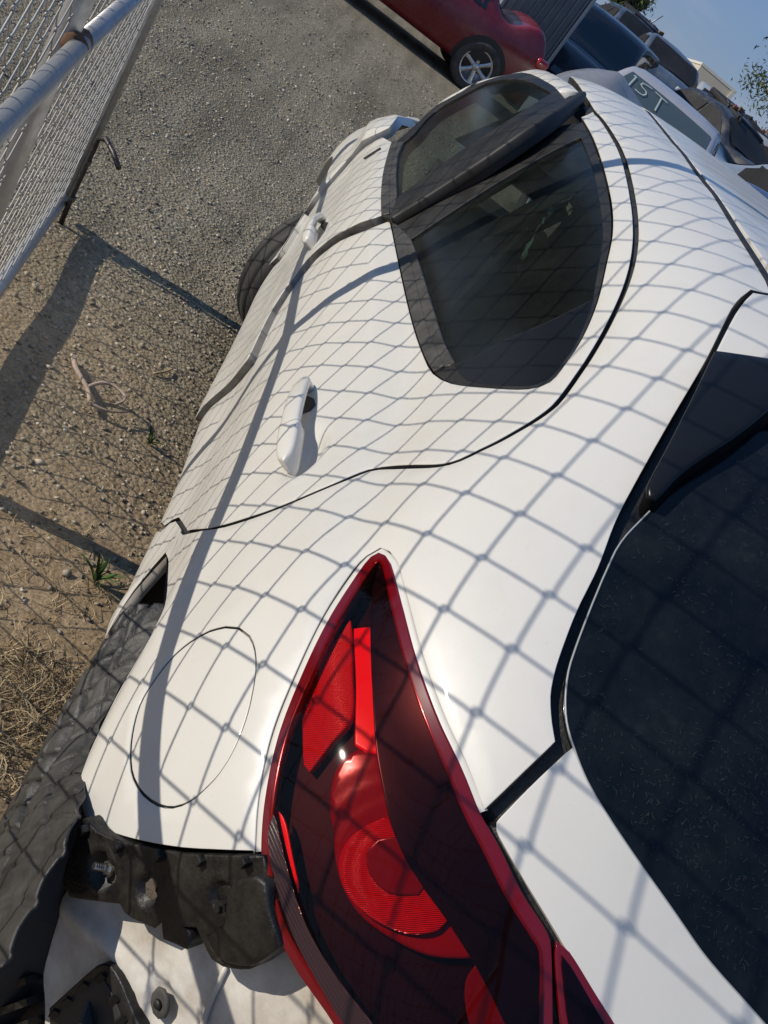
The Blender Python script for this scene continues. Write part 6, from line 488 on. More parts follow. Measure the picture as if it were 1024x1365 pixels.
 'vent_out': [(0.3796,0.7676,0.427),(0.3787,0.7668,0.4453),(0.3778,0.7659,0.4634),(0.3769,0.7651,0.4812),(0.3761,0.7642,0.4992),(0.3751,0.7634,0.5169),(0.3739,0.7622,0.5344),(0.3715,0.7598,0.5453),(0.3661,0.7546,0.5542),(0.3596,0.7484,0.5576),(0.3533,0.7422,0.5589),(0.3464,0.7356,0.5591),(0.3398,0.7292,0.5586),(0.3332,0.7228,0.5579),(0.3263,0.7161,0.5576),(0.3194,0.7095,0.5571),(0.3128,0.7031,0.5559),(0.3057,0.6963,0.5533),(0.2988,0.6896,0.55),(0.292,0.683,0.5467),(0.2974,0.6882,0.531),(0.303,0.6936,0.515),(0.3086,0.699,0.4987),(0.3144,0.7046,0.482),(0.3202,0.7103,0.465),(0.3262,0.7161,0.4477),(0.3323,0.722,0.43),(0.3386,0.728,0.412),(0.3449,0.7342,0.3935),(0.3518,0.7408,0.4002),(0.3587,0.7475,0.4069),(0.3657,0.7542,0.4136),(0.3726,0.7609,0.4203)],
 'vent_in': [(0.373,0.7612,0.4379),(0.3723,0.7606,0.4532),(0.3717,0.7601,0.4683),(0.3711,0.7594,0.4833),(0.3703,0.7587,0.5051),(0.3689,0.7573,0.5266),(0.3652,0.7537,0.5377),(0.3539,0.7429,0.5413),(0.3447,0.734,0.5418),(0.3358,0.7253,0.5413),(0.3291,0.7188,0.5404),(0.3225,0.7124,0.5391),(0.316,0.7062,0.5372),(0.31,0.7004,0.5347),(0.3041,0.6947,0.5317),(0.2982,0.689,0.5287),(0.304,0.6946,0.512),(0.3099,0.7003,0.495),(0.3159,0.7061,0.4775),(0.3221,0.712,0.4598),(0.3283,0.7181,0.4416),(0.3347,0.7243,0.4231),(0.3413,0.7306,0.4041),(0.3476,0.7367,0.4108),(0.3539,0.7428,0.4176),(0.3603,0.749,0.4244),(0.3666,0.7551,0.4311)],
 'plug': [(0.3343,0.7071,0.5757),(0.3383,0.7111,0.5838),(0.3387,0.7114,0.5937),(0.3346,0.7075,0.5998),(0.3277,0.7008,0.5993),(0.3225,0.6958,0.593),(0.3205,0.6938,0.5843),(0.3229,0.6961,0.5762),(0.3281,0.7012,0.5731)],
 'side_strip': [(0.5117,0.8494,0.5649),(0.5038,0.8419,0.5631),(0.5002,0.8384,0.5494),(0.4972,0.8354,0.5342),(0.4931,0.8315,0.5191),(0.4887,0.8272,0.5043),(0.4831,0.8218,0.4925),(0.4766,0.8155,0.491),(0.4689,0.808,0.4929),(0.4655,0.8048,0.4779),(0.4622,0.8016,0.4628),(0.4586,0.7981,0.4478),(0.4557,0.7953,0.436),(0.4525,0.7923,0.4243),(0.4492,0.7891,0.4129),(0.4451,0.7851,0.3982),(0.4399,0.78,0.3858),(0.4328,0.7732,0.3784),(0.4249,0.7655,0.3728),(0.4171,0.758,0.3669),(0.4096,0.7508,0.36),(0.4022,0.7436,0.3528),(0.3949,0.7365,0.3456),(0.3875,0.7294,0.3384),(0.3802,0.7224,0.3312),(0.387,0.7289,0.3117),(0.3939,0.7356,0.2917),(0.4009,0.7424,0.2713),(0.4082,0.7494,0.2504),(0.4155,0.7565,0.2291),(0.423,0.7638,0.2073),(0.4307,0.7712,0.1851),(0.4386,0.7788,0.1623),(0.4467,0.7866,0.139),(0.4494,0.7892,0.157),(0.4521,0.7918,0.1749),(0.4548,0.7944,0.1926),(0.4574,0.797,0.2102),(0.46,0.7995,0.2276),(0.4626,0.802,0.2448),(0.4652,0.8045,0.2619),(0.4678,0.807,0.2788),(0.4701,0.8093,0.295),(0.4724,0.8115,0.3112),(0.4748,0.8137,0.3272),(0.4772,0.8161,0.3429),(0.4797,0.8185,0.3581),(0.4824,0.8211,0.3725),(0.4852,0.8238,0.3867),(0.4881,0.8266,0.4005),(0.4911,0.8295,0.4141),(0.4941,0.8325,0.4274),(0.498,0.8362,0.4421),(0.5023,0.8403,0.4561),(0.5065,0.8444,0.4701),(0.5101,0.8479,0.4846),(0.5128,0.8505,0.5001),(0.5137,0.8514,0.5153),(0.5133,0.8509,0.5317),(0.5123,0.8501,0.5485)],
 'strip_bolt': [(0.4871,0.8326,0.4314),(0.4876,0.8331,0.4402),(0.4846,0.8302,0.4488),(0.4784,0.8242,0.4534),(0.4746,0.8206,0.449),(0.4752,0.8211,0.4376),(0.4801,0.8259,0.4293)],
 'slat_0': [(0.4629,0.8231,0.3182),(0.4575,0.8179,0.3411),(0.4522,0.8128,0.3634),(0.447,0.8078,0.3853),(0.4419,0.8029,0.4067)],
 'slat_1': [(0.4494,0.8101,0.2982),(0.4447,0.8055,0.3194),(0.44,0.801,0.3403),(0.4355,0.7966,0.3608),(0.431,0.7923,0.3809),(0.4266,0.7881,0.4007)],
 'slat_2': [(0.4345,0.7957,0.2895),(0.43,0.7913,0.3099),(0.4255,0.787,0.33),(0.4211,0.7828,0.3497),(0.4168,0.7786,0.3691),(0.4126,0.7745,0.3881)],
 'slat_3': [(0.4188,0.7805,0.2797),(0.4136,0.7755,0.3045),(0.4085,0.7706,0.3287),(0.4035,0.7658,0.3524),(0.3987,0.7611,0.3756)],
 'liner_edge': [(0.8427,0.893,0.565),(0.8331,0.893,0.5475),(0.8234,0.893,0.53),(0.8139,0.893,0.5125),(0.8039,0.893,0.492),(0.7941,0.893,0.4715),(0.7823,0.893,0.4527),(0.7688,0.893,0.4386),(0.7535,0.893,0.4265),(0.7384,0.893,0.4144),(0.7239,0.893,0.4021),(0.7095,0.893,0.3899),(0.6958,0.893,0.3772),(0.6833,0.893,0.364),(0.6712,0.893,0.3504),(0.6594,0.893,0.3367),(0.6475,0.893,0.3232),(0.6357,0.893,0.3099),(0.624,0.893,0.2967),(0.6123,0.893,0.2835),(0.6005,0.893,0.2706),(0.5887,0.893,0.2579),(0.5769,0.893,0.2454),(0.5652,0.893,0.2329),(0.5535,0.893,0.2206),(0.5419,0.893,0.2084),(0.5304,0.893,0.1962)],
 'liner_in': [(0.8412,0.866,0.6393),(0.809,0.866,0.6327),(0.7815,0.866,0.6234),(0.7676,0.866,0.6119),(0.7563,0.866,0.5984),(0.7452,0.866,0.5849),(0.7315,0.866,0.5738),(0.714,0.866,0.5631),(0.6958,0.866,0.5536),(0.6751,0.866,0.5469),(0.6504,0.866,0.545),(0.6106,0.866,0.5561),(0.564,0.866,0.5765),(0.521,0.866,0.5994),(0.4822,0.866,0.6194),(0.4563,0.866,0.6289),(0.434,0.866,0.6348),(0.4165,0.866,0.6357),(0.4022,0.866,0.6309),(0.3908,0.866,0.6227),(0.3804,0.866,0.6136),(0.3687,0.866,0.6063),(0.3566,0.866,0.6013),(0.3443,0.866,0.597),(0.3319,0.866,0.5931),(0.3196,0.866,0.5895),(0.3075,0.866,0.5859),(0.2958,0.866,0.5822)],
 'handle_rear': [(0.9776,0.8195,0.848),(1.0086,0.82,0.8464),(1.0395,0.8205,0.8449),(1.0704,0.821,0.8433),(1.1013,0.8214,0.8418),(1.1322,0.8219,0.8402),(1.1631,0.8224,0.8386),(1.1941,0.8229,0.8371),(1.225,0.8234,0.8355),(1.2559,0.8239,0.8339),(1.2868,0.8244,0.8324),(1.3177,0.8249,0.8308)],
 'handle_front': [(2.2992,0.9031,0.7369),(2.3301,0.9029,0.7397),(2.361,0.9026,0.7425),(2.3919,0.9023,0.7453),(2.4228,0.902,0.7482),(2.4537,0.9017,0.751),(2.4846,0.9014,0.7538),(2.5155,0.9012,0.7567)],
 'bseam': [(2.053,0.8026,0.9712),(2.0467,0.8193,0.9483),(2.049,0.8315,0.9281),(2.0671,0.8423,0.9037),(2.0899,0.8529,0.8784),(2.1109,0.8628,0.8526),(2.1244,0.8698,0.8295),(2.1413,0.875,0.8045),(2.1557,0.8796,0.7799),(2.1569,0.8836,0.7586),(2.1418,0.8857,0.7443),(2.1272,0.8875,0.7299),(2.1466,0.8925,0.6912),(2.1532,0.8951,0.6562),(2.1548,0.8959,0.6375),(2.152,0.8962,0.6202),(2.1375,0.8958,0.6076),(2.1182,0.8951,0.5969),(2.0989,0.8942,0.5856),(2.0822,0.8932,0.5734),(2.0699,0.8915,0.5467),(2.0326,0.8894,0.5358),(1.9946,0.887,0.5258),(1.9735,0.8851,0.5089),(1.9872,0.8849,0.4814),(2.007,0.886,0.4505),(2.018,0.8892,0.417),(2.029,0.8924,0.3835),(2.04,0.8957,0.35),(2.05,0.8955,0.31),(2.06,0.8953,0.27)],
 'cavity_rear': [(1.1999,0.8218,0.8326),(1.2166,0.8224,0.8316),(1.2335,0.823,0.8308),(1.2499,0.8235,0.8303),(1.2728,0.8234,0.8317),(1.2574,0.819,0.8399),(1.2429,0.8145,0.8476),(1.2134,0.811,0.853),(1.2038,0.8125,0.8501),(1.1967,0.8144,0.8465),(1.1968,0.8179,0.84)],
 'cavity_front': [(2.4722,0.9022,0.7468),(2.5066,0.9027,0.7451),(2.5414,0.9032,0.7434),(2.5016,0.9012,0.7557),(2.4618,0.8991,0.7679),(2.4232,0.8973,0.7797),(2.3847,0.8954,0.7915),(2.3764,0.8961,0.7852),(2.365,0.8968,0.7798),(2.3408,0.8969,0.7779),(2.3727,0.8982,0.7703),(2.4046,0.8995,0.7628),(2.4384,0.9009,0.7548)],
 'lamp_seat': [(0.3383,0.7348,0.8317),(0.3448,0.7377,0.8351),(0.3515,0.7406,0.8384),(0.3583,0.7434,0.8417),(0.3653,0.7462,0.8449),(0.3723,0.7488,0.8482),(0.3794,0.7512,0.8517),(0.3865,0.7533,0.8553),(0.3936,0.7553,0.8589),(0.4009,0.7572,0.8626),(0.4082,0.759,0.8664),(0.4157,0.7606,0.8703),(0.4231,0.7621,0.8743),(0.4306,0.7633,0.8783),(0.4381,0.7644,0.8826),(0.4455,0.7653,0.8869),(0.453,0.766,0.8914),(0.4605,0.7666,0.8961),(0.468,0.7671,0.9008),(0.4756,0.7675,0.9056),(0.4831,0.7678,0.9105),(0.4915,0.7681,0.9158),(0.5001,0.7683,0.9211),(0.5089,0.7683,0.9265),(0.5179,0.7682,0.9318),(0.5272,0.7678,0.937),(0.5369,0.7672,0.9421),(0.5469,0.7663,0.9471),(0.5559,0.7653,0.9516),(0.5652,0.764,0.9561),(0.5746,0.7625,0.9606),(0.5841,0.7608,0.9652),(0.5937,0.7591,0.9698),(0.6033,0.7573,0.9746),(0.613,0.7554,0.9794),(0.6229,0.7533,0.985),(0.6311,0.7505,0.9914),(0.6357,0.745,1.003),(0.6197,0.7392,1.0097),(0.605,0.7338,1.0142),(0.5895,0.7293,1.0154),(0.5747,0.725,1.0153),(0.5608,0.7209,1.0146),(0.5476,0.7165,1.0138),(0.5362,0.7124,1.0131),(0.5252,0.7084,1.0121),(0.5147,0.7042,1.0111),(0.5045,0.7001,1.01),(0.4946,0.6958,1.0089),(0.485,0.6914,1.0078),(0.4758,0.687,1.0069),(0.4669,0.6825,1.0059),(0.4582,0.6779,1.0049),(0.4498,0.6733,1.004),(0.4416,0.6686,1.003),(0.4336,0.6639,1.0021),(0.4258,0.6591,1.0013),(0.4188,0.6546,1.0006),(0.412,0.65,1),(0.4054,0.6453,0.9994),(0.3989,0.6406,0.9989),(0.3926,0.6359,0.9983),(0.3863,0.6312,0.9976),(0.3802,0.6266,0.9968),(0.3735,0.6216,0.9957),(0.3668,0.6167,0.9944),(0.3603,0.6119,0.9931),(0.3539,0.607,0.9917),(0.3476,0.6022,0.9903)],
}

def D(k): return np.array(DATA[k])
Z = np.zeros(3)
# ================================================================== ground
def ground_height(x, y):
    return (.012 * np.sin(1.7 * x + .6) * np.cos(1.3 * y) + .010 * np.sin(4.1 * x + 2 * y) * np.cos(3.3 * y - x)
            + .006 * np.sin(9 * x - 5 * y) * np.sin(8 * y + 3)) * np.clip((np.hypot(x - 2, y - 1.5) - .0) / 1.5, .35, 1)
def ground_material():
    m = mat('gravel_and_dirt', (.3, .27, .23), .95, spec=.2); t = NT(m)
    tc = t.n.new('ShaderNodeTexCoord'); v = tc.outputs['Object']
    big = t.noise(v, .55, 5, .6); mid = t.noise(v, 3.2, 6, .65)
    vo = t.n.new('ShaderNodeTexVoronoi'); vo.inputs['Scale'].default_value = 70; vo.inputs['Randomness'].default_value = 1; t.l.new(v, vo.inputs['Vector'])
    vo2 = t.n.new('ShaderNodeTexVoronoi'); vo2.inputs['Scale'].default_value = 33; t.l.new(v, vo2.inputs['Vector'])
    gcol = t.ramp(vo.outputs['Color'], [(.0, (.09, .078, .055)), (.35, (.245, .213, .152)), (.7, (.37, .325, .24)), (1, (.58, .52, .40))])
    gcol2 = t.ramp(vo2.outputs['Color'], [(.0, (.14, .122, .086)), (.6, (.295, .257, .182)), (1, (.44, .39, .29))])
    grav = t.mix(.4, gcol, gcol2)
    grav = t.mix(t.math('MULTIPLY', mid, .42), grav, (.285, .235, .155))
    rut = t.n.new('ShaderNodeMapping'); rut.inputs['Scale'].default_value = (.18, 2.6, 1); rut.inputs['Rotation'].default_value = (0, 0, .05); t.l.new(v, rut.inputs[0])
    rn = t.ramp(t.noise(rut.outputs[0], 1.6, 6, .62), [(.36, (.62, .60, .56)), (.56, (1.06, 1.04, 1.0)), (.75, (1.22, 1.2, 1.15))])
    gm_ = t.n.new('ShaderNodeMix'); gm_.data_type = 'RGBA'; gm_.blend_type = 'MULTIPLY'; gm_.inputs[0].default_value = .85; t.l.new(grav, gm_.inputs[6]); t.l.new(rn, gm_.inputs[7]); grav = gm_.outputs[2]
    dirt = t.ramp(t.noise(v, 14, 8, .7), [(.25, (.20, .138, .078)), (.5, (.40, .29, .172)), (.75, (.52, .395, .255))])
    fine = t.ramp(t.noise(v, 120, 4, .7), [(.32, (.42, .40, .38)), (.62, (1.15, 1.15, 1.15))])
    mul = t.n.new('ShaderNodeMix'); mul.data_type = 'RGBA'; mul.blend_type = 'MULTIPLY'; mul.inputs[0].default_value = .7; t.l.new(dirt, mul.inputs[6]); t.l.new(fine, mul.inputs[7]); dirt = mul.outputs[2]
    sx = t.n.new('ShaderNodeSeparateXYZ'); t.l.new(v, sx.inputs[0])
    k = t.math('ADD', t.math('MULTIPLY', sx.outputs[0], .55), t.math('MULTIPLY', t.math('SUBTRACT', big, .5), 1.9))
    fac = t.ramp(k, [(.78, (0, 0, 0)), (1.45, (1, 1, 1))]); fac.node.color_ramp.interpolation = 'EASE'
    k2 = t.math('MULTIPLY', k, 1.0)
    mr = t.n.new('ShaderNodeMapRange'); mr.inputs['From Min'].default_value = .85; mr.inputs['From Max'].default_value = 1.75; t.l.new(k2, mr.inputs['Value'])
    fac = mr.outputs[0]
    col = t.mix(fac, dirt, grav)
    t.set('Base Color', col)
    h = t.math('ADD', t.math('MULTIPLY', vo.outputs['Distance'], -.9), t.math('MULTIPLY', t.noise(v, 45, 6, .7), 1.1))
    h = t.math('MULTIPLY', h, t.math('ADD', t.math('MULTIPLY', fac, .86), .14))
    t.bump(h, .9, .012)
    return m
M_GROUND = ground_material()
def grid(x0, x1, nx, y0, y1, ny):
    X, Y = np.meshgrid(np.linspace(x0, x1, nx), np.linspace(y0, y1, ny), indexing='ij'); return X, Y
xs = np.concatenate([-np.geomspace(600, 3.2, 26), np.linspace(-3, 8, 221), np.geomspace(8.3, 900, 34)])
ys = np.concatenate([-np.geomspace(700, 4.2, 26), np.linspace(-4, 6, 201), np.geomspace(6.3, 700, 26)])
X, Y = np.meshgrid(xs, ys, indexing='ij'); near = np.clip(1 - (np.hypot(X - 2.5, Y - 1) - 6) / 6, 0, 1)
H = ground_height(X, Y) * near
idx = np.arange(X.size).reshape(X.shape)
q = np.stack([idx[:-1, :-1], idx[1:, :-1], idx[1:, 1:], idx[:-1, 1:]], -1).reshape(-1, 4)
g = link('ground', tri_mesh('ground', np.stack([X, Y, H], -1).reshape(-1, 3), q, True), None, M_GROUND); g['kind'] = 'structure'

# loose stones: two sizes of uneven pebbles, one countless mass
def stones(name, n, xr, yr, smin, smax, material, label, bias=None):
    ico = np.array([(-1, .85, 0), (1, .85, 0), (-1, -.85, 0), (1, -.85, 0), (0, -1, .7), (0, 1, .7), (0, -1, -.7), (0, 1, -.7), (.8, 0, -1), (.8, 0, 1), (-.8, 0, -1), (-.8, 0, 1)], float) * .7
    tri = np.array([(0, 11, 5), (0, 5, 1), (0, 1, 7), (0, 7, 10), (0, 10, 11), (1, 5, 9), (5, 11, 4), (11, 10, 2), (10, 7, 6), (7, 1, 8), (3, 9, 4), (3, 4, 2), (3, 2, 6), (3, 6, 8), (3, 8, 9), (4, 9, 5), (2, 4, 11), (6, 2, 10), (8, 6, 7), (9, 8, 1)])
    x = RNG.uniform(*xr, n); y = RNG.uniform(*yr, n)
    if bias is not None:
        k = RNG.uniform(0, 1, n) < bias(x, y); x, y = x[k], y[k]; n = len(x)
    s = smin * (smax / smin) ** (RNG.uniform(0, 1, n) ** 2.2)
    V = ico[None] * (1 + RNG.normal(0, .24, (n, 12, 1))) * s[:, None, None] * np.array([1, .82, .5])[None, None] * (1 + RNG.normal(0, .25, (n, 1, 3)))
    a = RNG.uniform(0, 6.28, n); ca, sa = np.cos(a)[:, None], np.sin(a)[:, None]
    b = RNG.normal(0, .5, n); cb, sb = np.cos(b)[:, None], np.sin(b)[:, None]
    vx, vy, vz = V[..., 0], V[..., 1], V[..., 2]
    vx, vz = vx * cb - vz * sb, vx * sb + vz * cb
    vx, vy = vx * ca - vy * sa, vx * sa + vy * ca
    zz = ground_height(x, y)
    W = np.stack([vx + x[:, None], vy + y[:, None], vz + (zz + s * .18)[:, None]], -1).reshape(-1, 3)
    T = (tri[None] + (np.arange(n) * 12)[:, None, None]).reshape(-1, 3)
    o = link(name, tri_mesh(name, W, T, False), None, material); tag(o, label, 'gravel', kind='stuff'); return o
def stone_mat(name, stops, sc):
    m = mat(name, (.3, .27, .23), .9, spec=.25); t = NT(m); v = t.coords()
    gm = t.n.new('ShaderNodeNewGeometry')
    c = t.ramp(gm.outputs['Random Per Island'], stops)
    t.set('Base Color', t.mix(t.math('MULTIPLY', t.noise(v, sc, 4), .5), c, (.34, .285, .21))); return m
M_STONE = stone_mat('gravel_stone', [(0, (.11, .096, .075)), (.3, (.225, .195, .142)), (.7, (.37, .32, .235)), (.9, (.54, .48, .38)), (.975, (.60, .56, .49)), (1, (.46, .27, .16))], 90)
def gravelly(x, y): return np.clip((x * .55 - .55 + .35 * np.sin(2.1 * x + 1.4 * y) * np.cos(2.7 * y)), .03, 1)
stones('gravel_stones', 42000, (.9, 6.8), (.7, 3.0), .0022, .0105, M_STONE, 'loose grey gravel stones scattered over the dirt lane', gravelly)
stones('pebbles', 420, (.9, 9), (.6, 3.4), .010, .018, M_STONE, 'larger pale pebbles lying among the gravel', gravelly)
stones('far_stones', 15000, (6.6, 13.5), (-.2, 4.5), .004, .016, M_STONE, 'loose gravel further up the lane towards the red car')
# dry straw near the wheel arch
def straw(n, cx, cy, rx, ry, lmin, lmax, w, lift, seed):
    r = np.random.default_rng(seed); V = []; T = []
    for i in range(n):
        a = r.uniform(0, 6.28); q_ = math.sqrt(r.uniform(0, 1)); x = cx + rx * q_ * math.cos(a); y = cy + ry * q_ * math.sin(a)
        L = r.uniform(lmin, lmax); d = r.uniform(0, 6.28); cur = r.normal(0, 1.2); z0 = float(ground_height(np.array(x), np.array(y))) + .002; up = abs(r.normal(0, lift)); ww = w * r.uniform(.6, 1.4)
        o = len(V); m = 4
        for k in range(m + 1):
            t_ = k / m; dd = d + cur * t_; px = x + math.cos(dd) * L * t_; py = y + math.sin(dd) * L * t_; pz = z0 + up * math.sin(t_ * 2.6) * L
            nx, ny = -math.sin(dd) * ww, math.cos(dd) * ww; wk = 1 - .6 * t_
            V += [(px + nx * wk, py + ny * wk, pz), (px - nx * wk, py - ny * wk, pz + ww * .5)]
        for k in range(m): b = o + 2 * k; T += [(b, b + 1, b + 3, b + 2)]
    return V, T
def straw_mat(name, a, b):
    m = mat(name, a, .8, spec=.2); t = NT(m); gm = t.n.new('ShaderNodeNewGeometry'); t.set('Base Color', t.ramp(gm.outputs['Random Per Island'], [(0, a), (1, b)])); return m
M_STRAW = straw_mat('dry_straw', (.20, .135, .065), (.52, .41, .25))
v1, t1 = straw(1000, 1.15, .92, .20, .14, .02, .08, .0011, .35, 3); v2, t2 = straw(420, 1.45, 1.0, .35, .18, .02, .07, .0009, .2, 4)
V, T = join_vf([(v1, t1), (v2, t2)])
tag(link('dry_grass', tri_mesh('dry_grass', V, np.array(T)), None, M_STRAW), 'dry straw and dead grass matted beside the wheel arch', 'grass', kind='stuff')
v1, t1 = straw(700, 2.0, 1.35, 1.2, .5, .01, .04, .0008, .15, 5)
tag(link('straw_litter', tri_mesh('straw_litter', v1, np.array(t1)), None, M_STRAW), 'short bits of straw and twigs strewn on the dirt', 'litter', kind='stuff')
M_LEAF = straw_mat('green_weed', (.035, .075, .018), (.09, .15, .04))
def weed(x, y, n, L, label, seed, wid=.0045):
    r = np.random.default_rng(seed); t_ = thing('weed', label, 'weed', (x, y, float(ground_height(np.array(x), np.array(y)))))
    for i in range(n):
        a = r.uniform(0, 6.28); ln = L * r.uniform(.55, 1.1); lean = r.uniform(.25, 1.1); V = []; T = []; m = 6
        for k in range(m + 1):
            s = k / m; rad = ln * s * math.sin(lean * (.4 + .6 * s)); zz = ln * s * math.cos(lean * (.3 + .7 * s)); w = wid * math.sin(math.pi * (.12 + .86 * s)) * r.uniform(.9, 1.1)
            px, py = rad * math.cos(a), rad * math.sin(a); V += [(px - math.sin(a) * w, py + math.cos(a) * w, zz), (px, py, zz - w * .5), (px + math.sin(a) * w, py - math.cos(a) * w, zz)]
        for k in range(m): b = 3 * k; T += [(b, b + 1, b + 4, b + 3), (b + 1, b + 2, b + 5, b + 4)]
        link('leaf', mesh_from('leaf', V, T), t_, M_LEAF)
    return t_
weed(1.62, .915, 16, .085, 'green grass tuft on bare dirt in front of the wheel arch', 21)
weed(2.29, .965, 12, .06, 'small green weed beside the white rocker panel', 22, .004)
weed(.80, 1.0, 7, .10, 'green leaf shoot standing in straw at the left edge', 23, .007)
weed(.92, .98, 5, .05, 'tiny green sprout in the straw next to the grey liner', 24, .005)
# bits lying on the ground
M_TWIG = grimy('bleached_twig', (.42, .33, .26), (.24, .17, .12), .85, .5, 40, .4, 200)
tw = thing('twig', 'pale forked dead twig lying on the dirt by the gate shadow', 'twig', (2.33, 1.17, .012))
def bent(pts, r0, r1, n=7):
    P = np.array(pts, float); t = np.linspace(0, 1, len(P)); f = nspline(t, P) if len(P) > 2 else None
    tt = np.linspace(0, 1, 14); Q = np.stack([nspline(t, P[:, i])(tt) for i in range(3)], 1)
    return tube_vf(Q, list(np.linspace(r0, r1, 14)), n)
for nm, pts, a, b in (('stem', [(.12, .10, .0), (.05, .07, .012), (0, .02, .01), (-.06, -.01, .008)], .008, .006), ('branch', [(.0, .02, .01), (.05, -.02, .03), (.03, -.08, .035), (-.01, -.07, .02)], .006, .003), ('branch', [(-.06, -.01, .008), (-.05, -.06, .01), (.0, -.11, .015)], .006, .0025)):
    V, T = bent(pts, a, b); link(nm, mesh_from(nm, V, T), tw, M_TWIG)
V, T = bent([(.0, .0, .006), (.05, -.01, .012), (.10, -.005, .008)], .004, .0035)
o = link('husk', mesh_from('husk', V, T), None, M_STRAW); o.location = (2.66, 1.06, 0); o.rotation_euler = (0, 0, -.35); tag(o, 'straw coloured dry husk lying alone on the gravel', 'husk')

# ================================================================== chain link fence and gate on the left
FO = np.array([1.68, 1.44, 0.0]); FDIR = np.array([.9925, .1225, 0.0]); LEAN = np.array([0, .065, 1.0]); FN = np.array([-.1225, .9925, 0])
def fp(s, z, o=0.0): return tuple(FO + FDIR * s + LEAN * z + FN * o)
PH, PV, WR, SOFF, ZOFF = .109, .109, .0018, .025, -.02
def wire_mesh(z0, z1, ph, flip):
    pts = []; k0 = int(math.ceil(z0 / (PV / 2))); k1 = int(z1 / (PV / 2)); e = .0038
    for k in range(k0, k1 + 1):
        side = 1 if (k + flip) % 2 else -1; z = k * PV / 2 + ZOFF; s = side * (ph / 4 + e)
        pts += [(s - side * .0105, -side * .0020, z - .0085), (s - side * .0016, -side * .0012, z - .0028), (s, 0, z), (s - side * .0016, side * .0012, z + .0028), (s - side * .0105, side * .0020, z + .0085)]
    P = [FDIR * a + FN * b + LEAN * c for a, b, c in pts]
    V, Fc = tube_vf(P, WR, 5); return mesh_from('wire', V, Fc)
def net(parent, s0, s1, z0, z1):
    ms = [wire_mesh(z0, z1, PH, 0), wire_mesh(z0, z1, PH, 1)]
    for m_ in ms: m_.materials.append(M_WIRE)
    i0 = int(math.ceil(s0 / (PH / 2))); i1 = int(s1 / (PH / 2))
    for i in range(i0, i1):
        o = bpy.data.objects.new('wire', ms[i % 2]); COL.objects.link(o); o.parent = parent; p = FO + FDIR * ((i + .5) * PH / 2 + SOFF); o.location = Vector(p) - parent.location
TOP = 2.30
gate = thing('chain_link_gate', 'galvanised chain link gate leaf standing open beside the lane', 'gate', tuple(FO))
def rel(p): return tuple(np.array(p) - FO)
def rail(name, a, b, r, parent, m=M_STEEL): return tube(name, [rel(a), rel(b)], r, parent, m, 16)
net(gate, .03, 1.62, .10, TOP)
rail('bottom_rail', fp(.02, .075), fp(1.60, .075), .021, gate); rail('middle_rail', fp(.02, .978, -.03), fp(1.63, .975, -.03), .0195, gate); rail('top_rail', fp(.02, TOP), fp(1.63, TOP), .021, gate)
e0 = fp(1.63, .045); tube('end_post', [rel(fp(1.635, .05)), rel(fp(1.635, TOP))], .031, gate, M_STEEL, 16)
V, T = tube_vf([rel(fp(1.600, .07, -.004)), rel(fp(1.600, TOP, -.004))], .007, 4); link('tension_bar', mesh_from('tension_bar', V, T, False), gate, M_STEEL)
fence = thing('chain_link_fence', 'galvanised chain link fence panel between the gate and the viewer', 'fence', tuple(FO))
net(fence, -3.6, -.02, .06, TOP)
rail('post', fp(0, -.1), fp(0, TOP + .03), .024, fence); rail('post', fp(-3.0, -.1), fp(-3.0, TOP), .024, fence)
rail('middle_rail', fp(-3.6, .845, -.03), fp(.01, .978, -.03), .0185, fence); rail('top_rail', fp(-3.6, TOP), fp(0, TOP), .021, fence)
V, T = tube_vf([rel(fp(-.03, .976, -.028)), rel(fp(.0, .978, -.01)), rel(fp(.03, .978, -.028))], .0245, 12); link('rusty_weld', mesh_from('rusty_weld', V, T), fence, M_RUST)
# drop rod
rod = thing('drop_rod', 'black bent drop rod leaning at the foot of the gate end post', 'drop rod', (3.24, 1.60, 0))
V, T = tube_vf([(0, 0, 0), (.0, .012, .12), (.0, .022, .30), (-.004, .024, .335), (-.02, .0, .355), (-.06, -.045, .345), (-.10, -.09, .325)], .0095, 8); link('rod', mesh_from('rod', V, T), rod, M_DARKSTEEL)
bm = bmesh.new(); add_box(bm, (.0, .004, .10), (.05, .012, .022), None, .002); add_box(bm, (0, .016, .24), (.05, .012, .022), None, .002); bm_obj('bracket', bm, rod, M_DARKSTEEL, False)
# ================================================================== the white car
car = thing('white_car', 'wrecked white pearl hatchback seen from its rear corner, bumper missing', 'car')
FUEL = D('fuel_door')
handle_c = np.array([1.09, .84, .845])
def handle_dent(cx, cz, r=(.066, .024), depth=.024):
    def f(Q):
        d = ((Q[:, 0] - cx) / r[0]) ** 2 + ((Q[:, 2] - cz) / r[1]) ** 2
        return -depth * np.exp(-d ** 1.6)
    return f
HR = D('handle_rear'); HF = D('handle_front')
def qdisp(Q):
    # arch lip flares outward a little
    a = np.hypot((Q[:, 0] - .84), (Q[:, 2] - .33)); side = (Q[:, 1] > .8)
    return .006 * np.exp(-((a - .385) / .03) ** 2) * side
qp = skin_panel('quarter_panel', D('quarter_panel'), car, M_WHITE, 0, .02, [FUEL], .0052, .02, disp=qdisp, rim_mat=M_SEAMDARK, hole_inset=.0032, round_=.0008)  # white edge fold ends dark to stand for shade in the gap
skin_panel('quarter_panel', D('quarter_panel'), car, M_WHITE, 0, .05, [], .0022, .02, mirror=True)
skin_panel('fuel_door', FUEL, car, M_WHITE, -.0012, .014, [], .0010, .012, rim_mat=M_JAMB)
ribbon('fuel_door_gap', np.vstack([FUEL, FUEL[:2]]), car, M_JAMB, .012, -.006)
rdm = handle_dent(HR[0, 0] + .055, HR[0, 2] + .012)
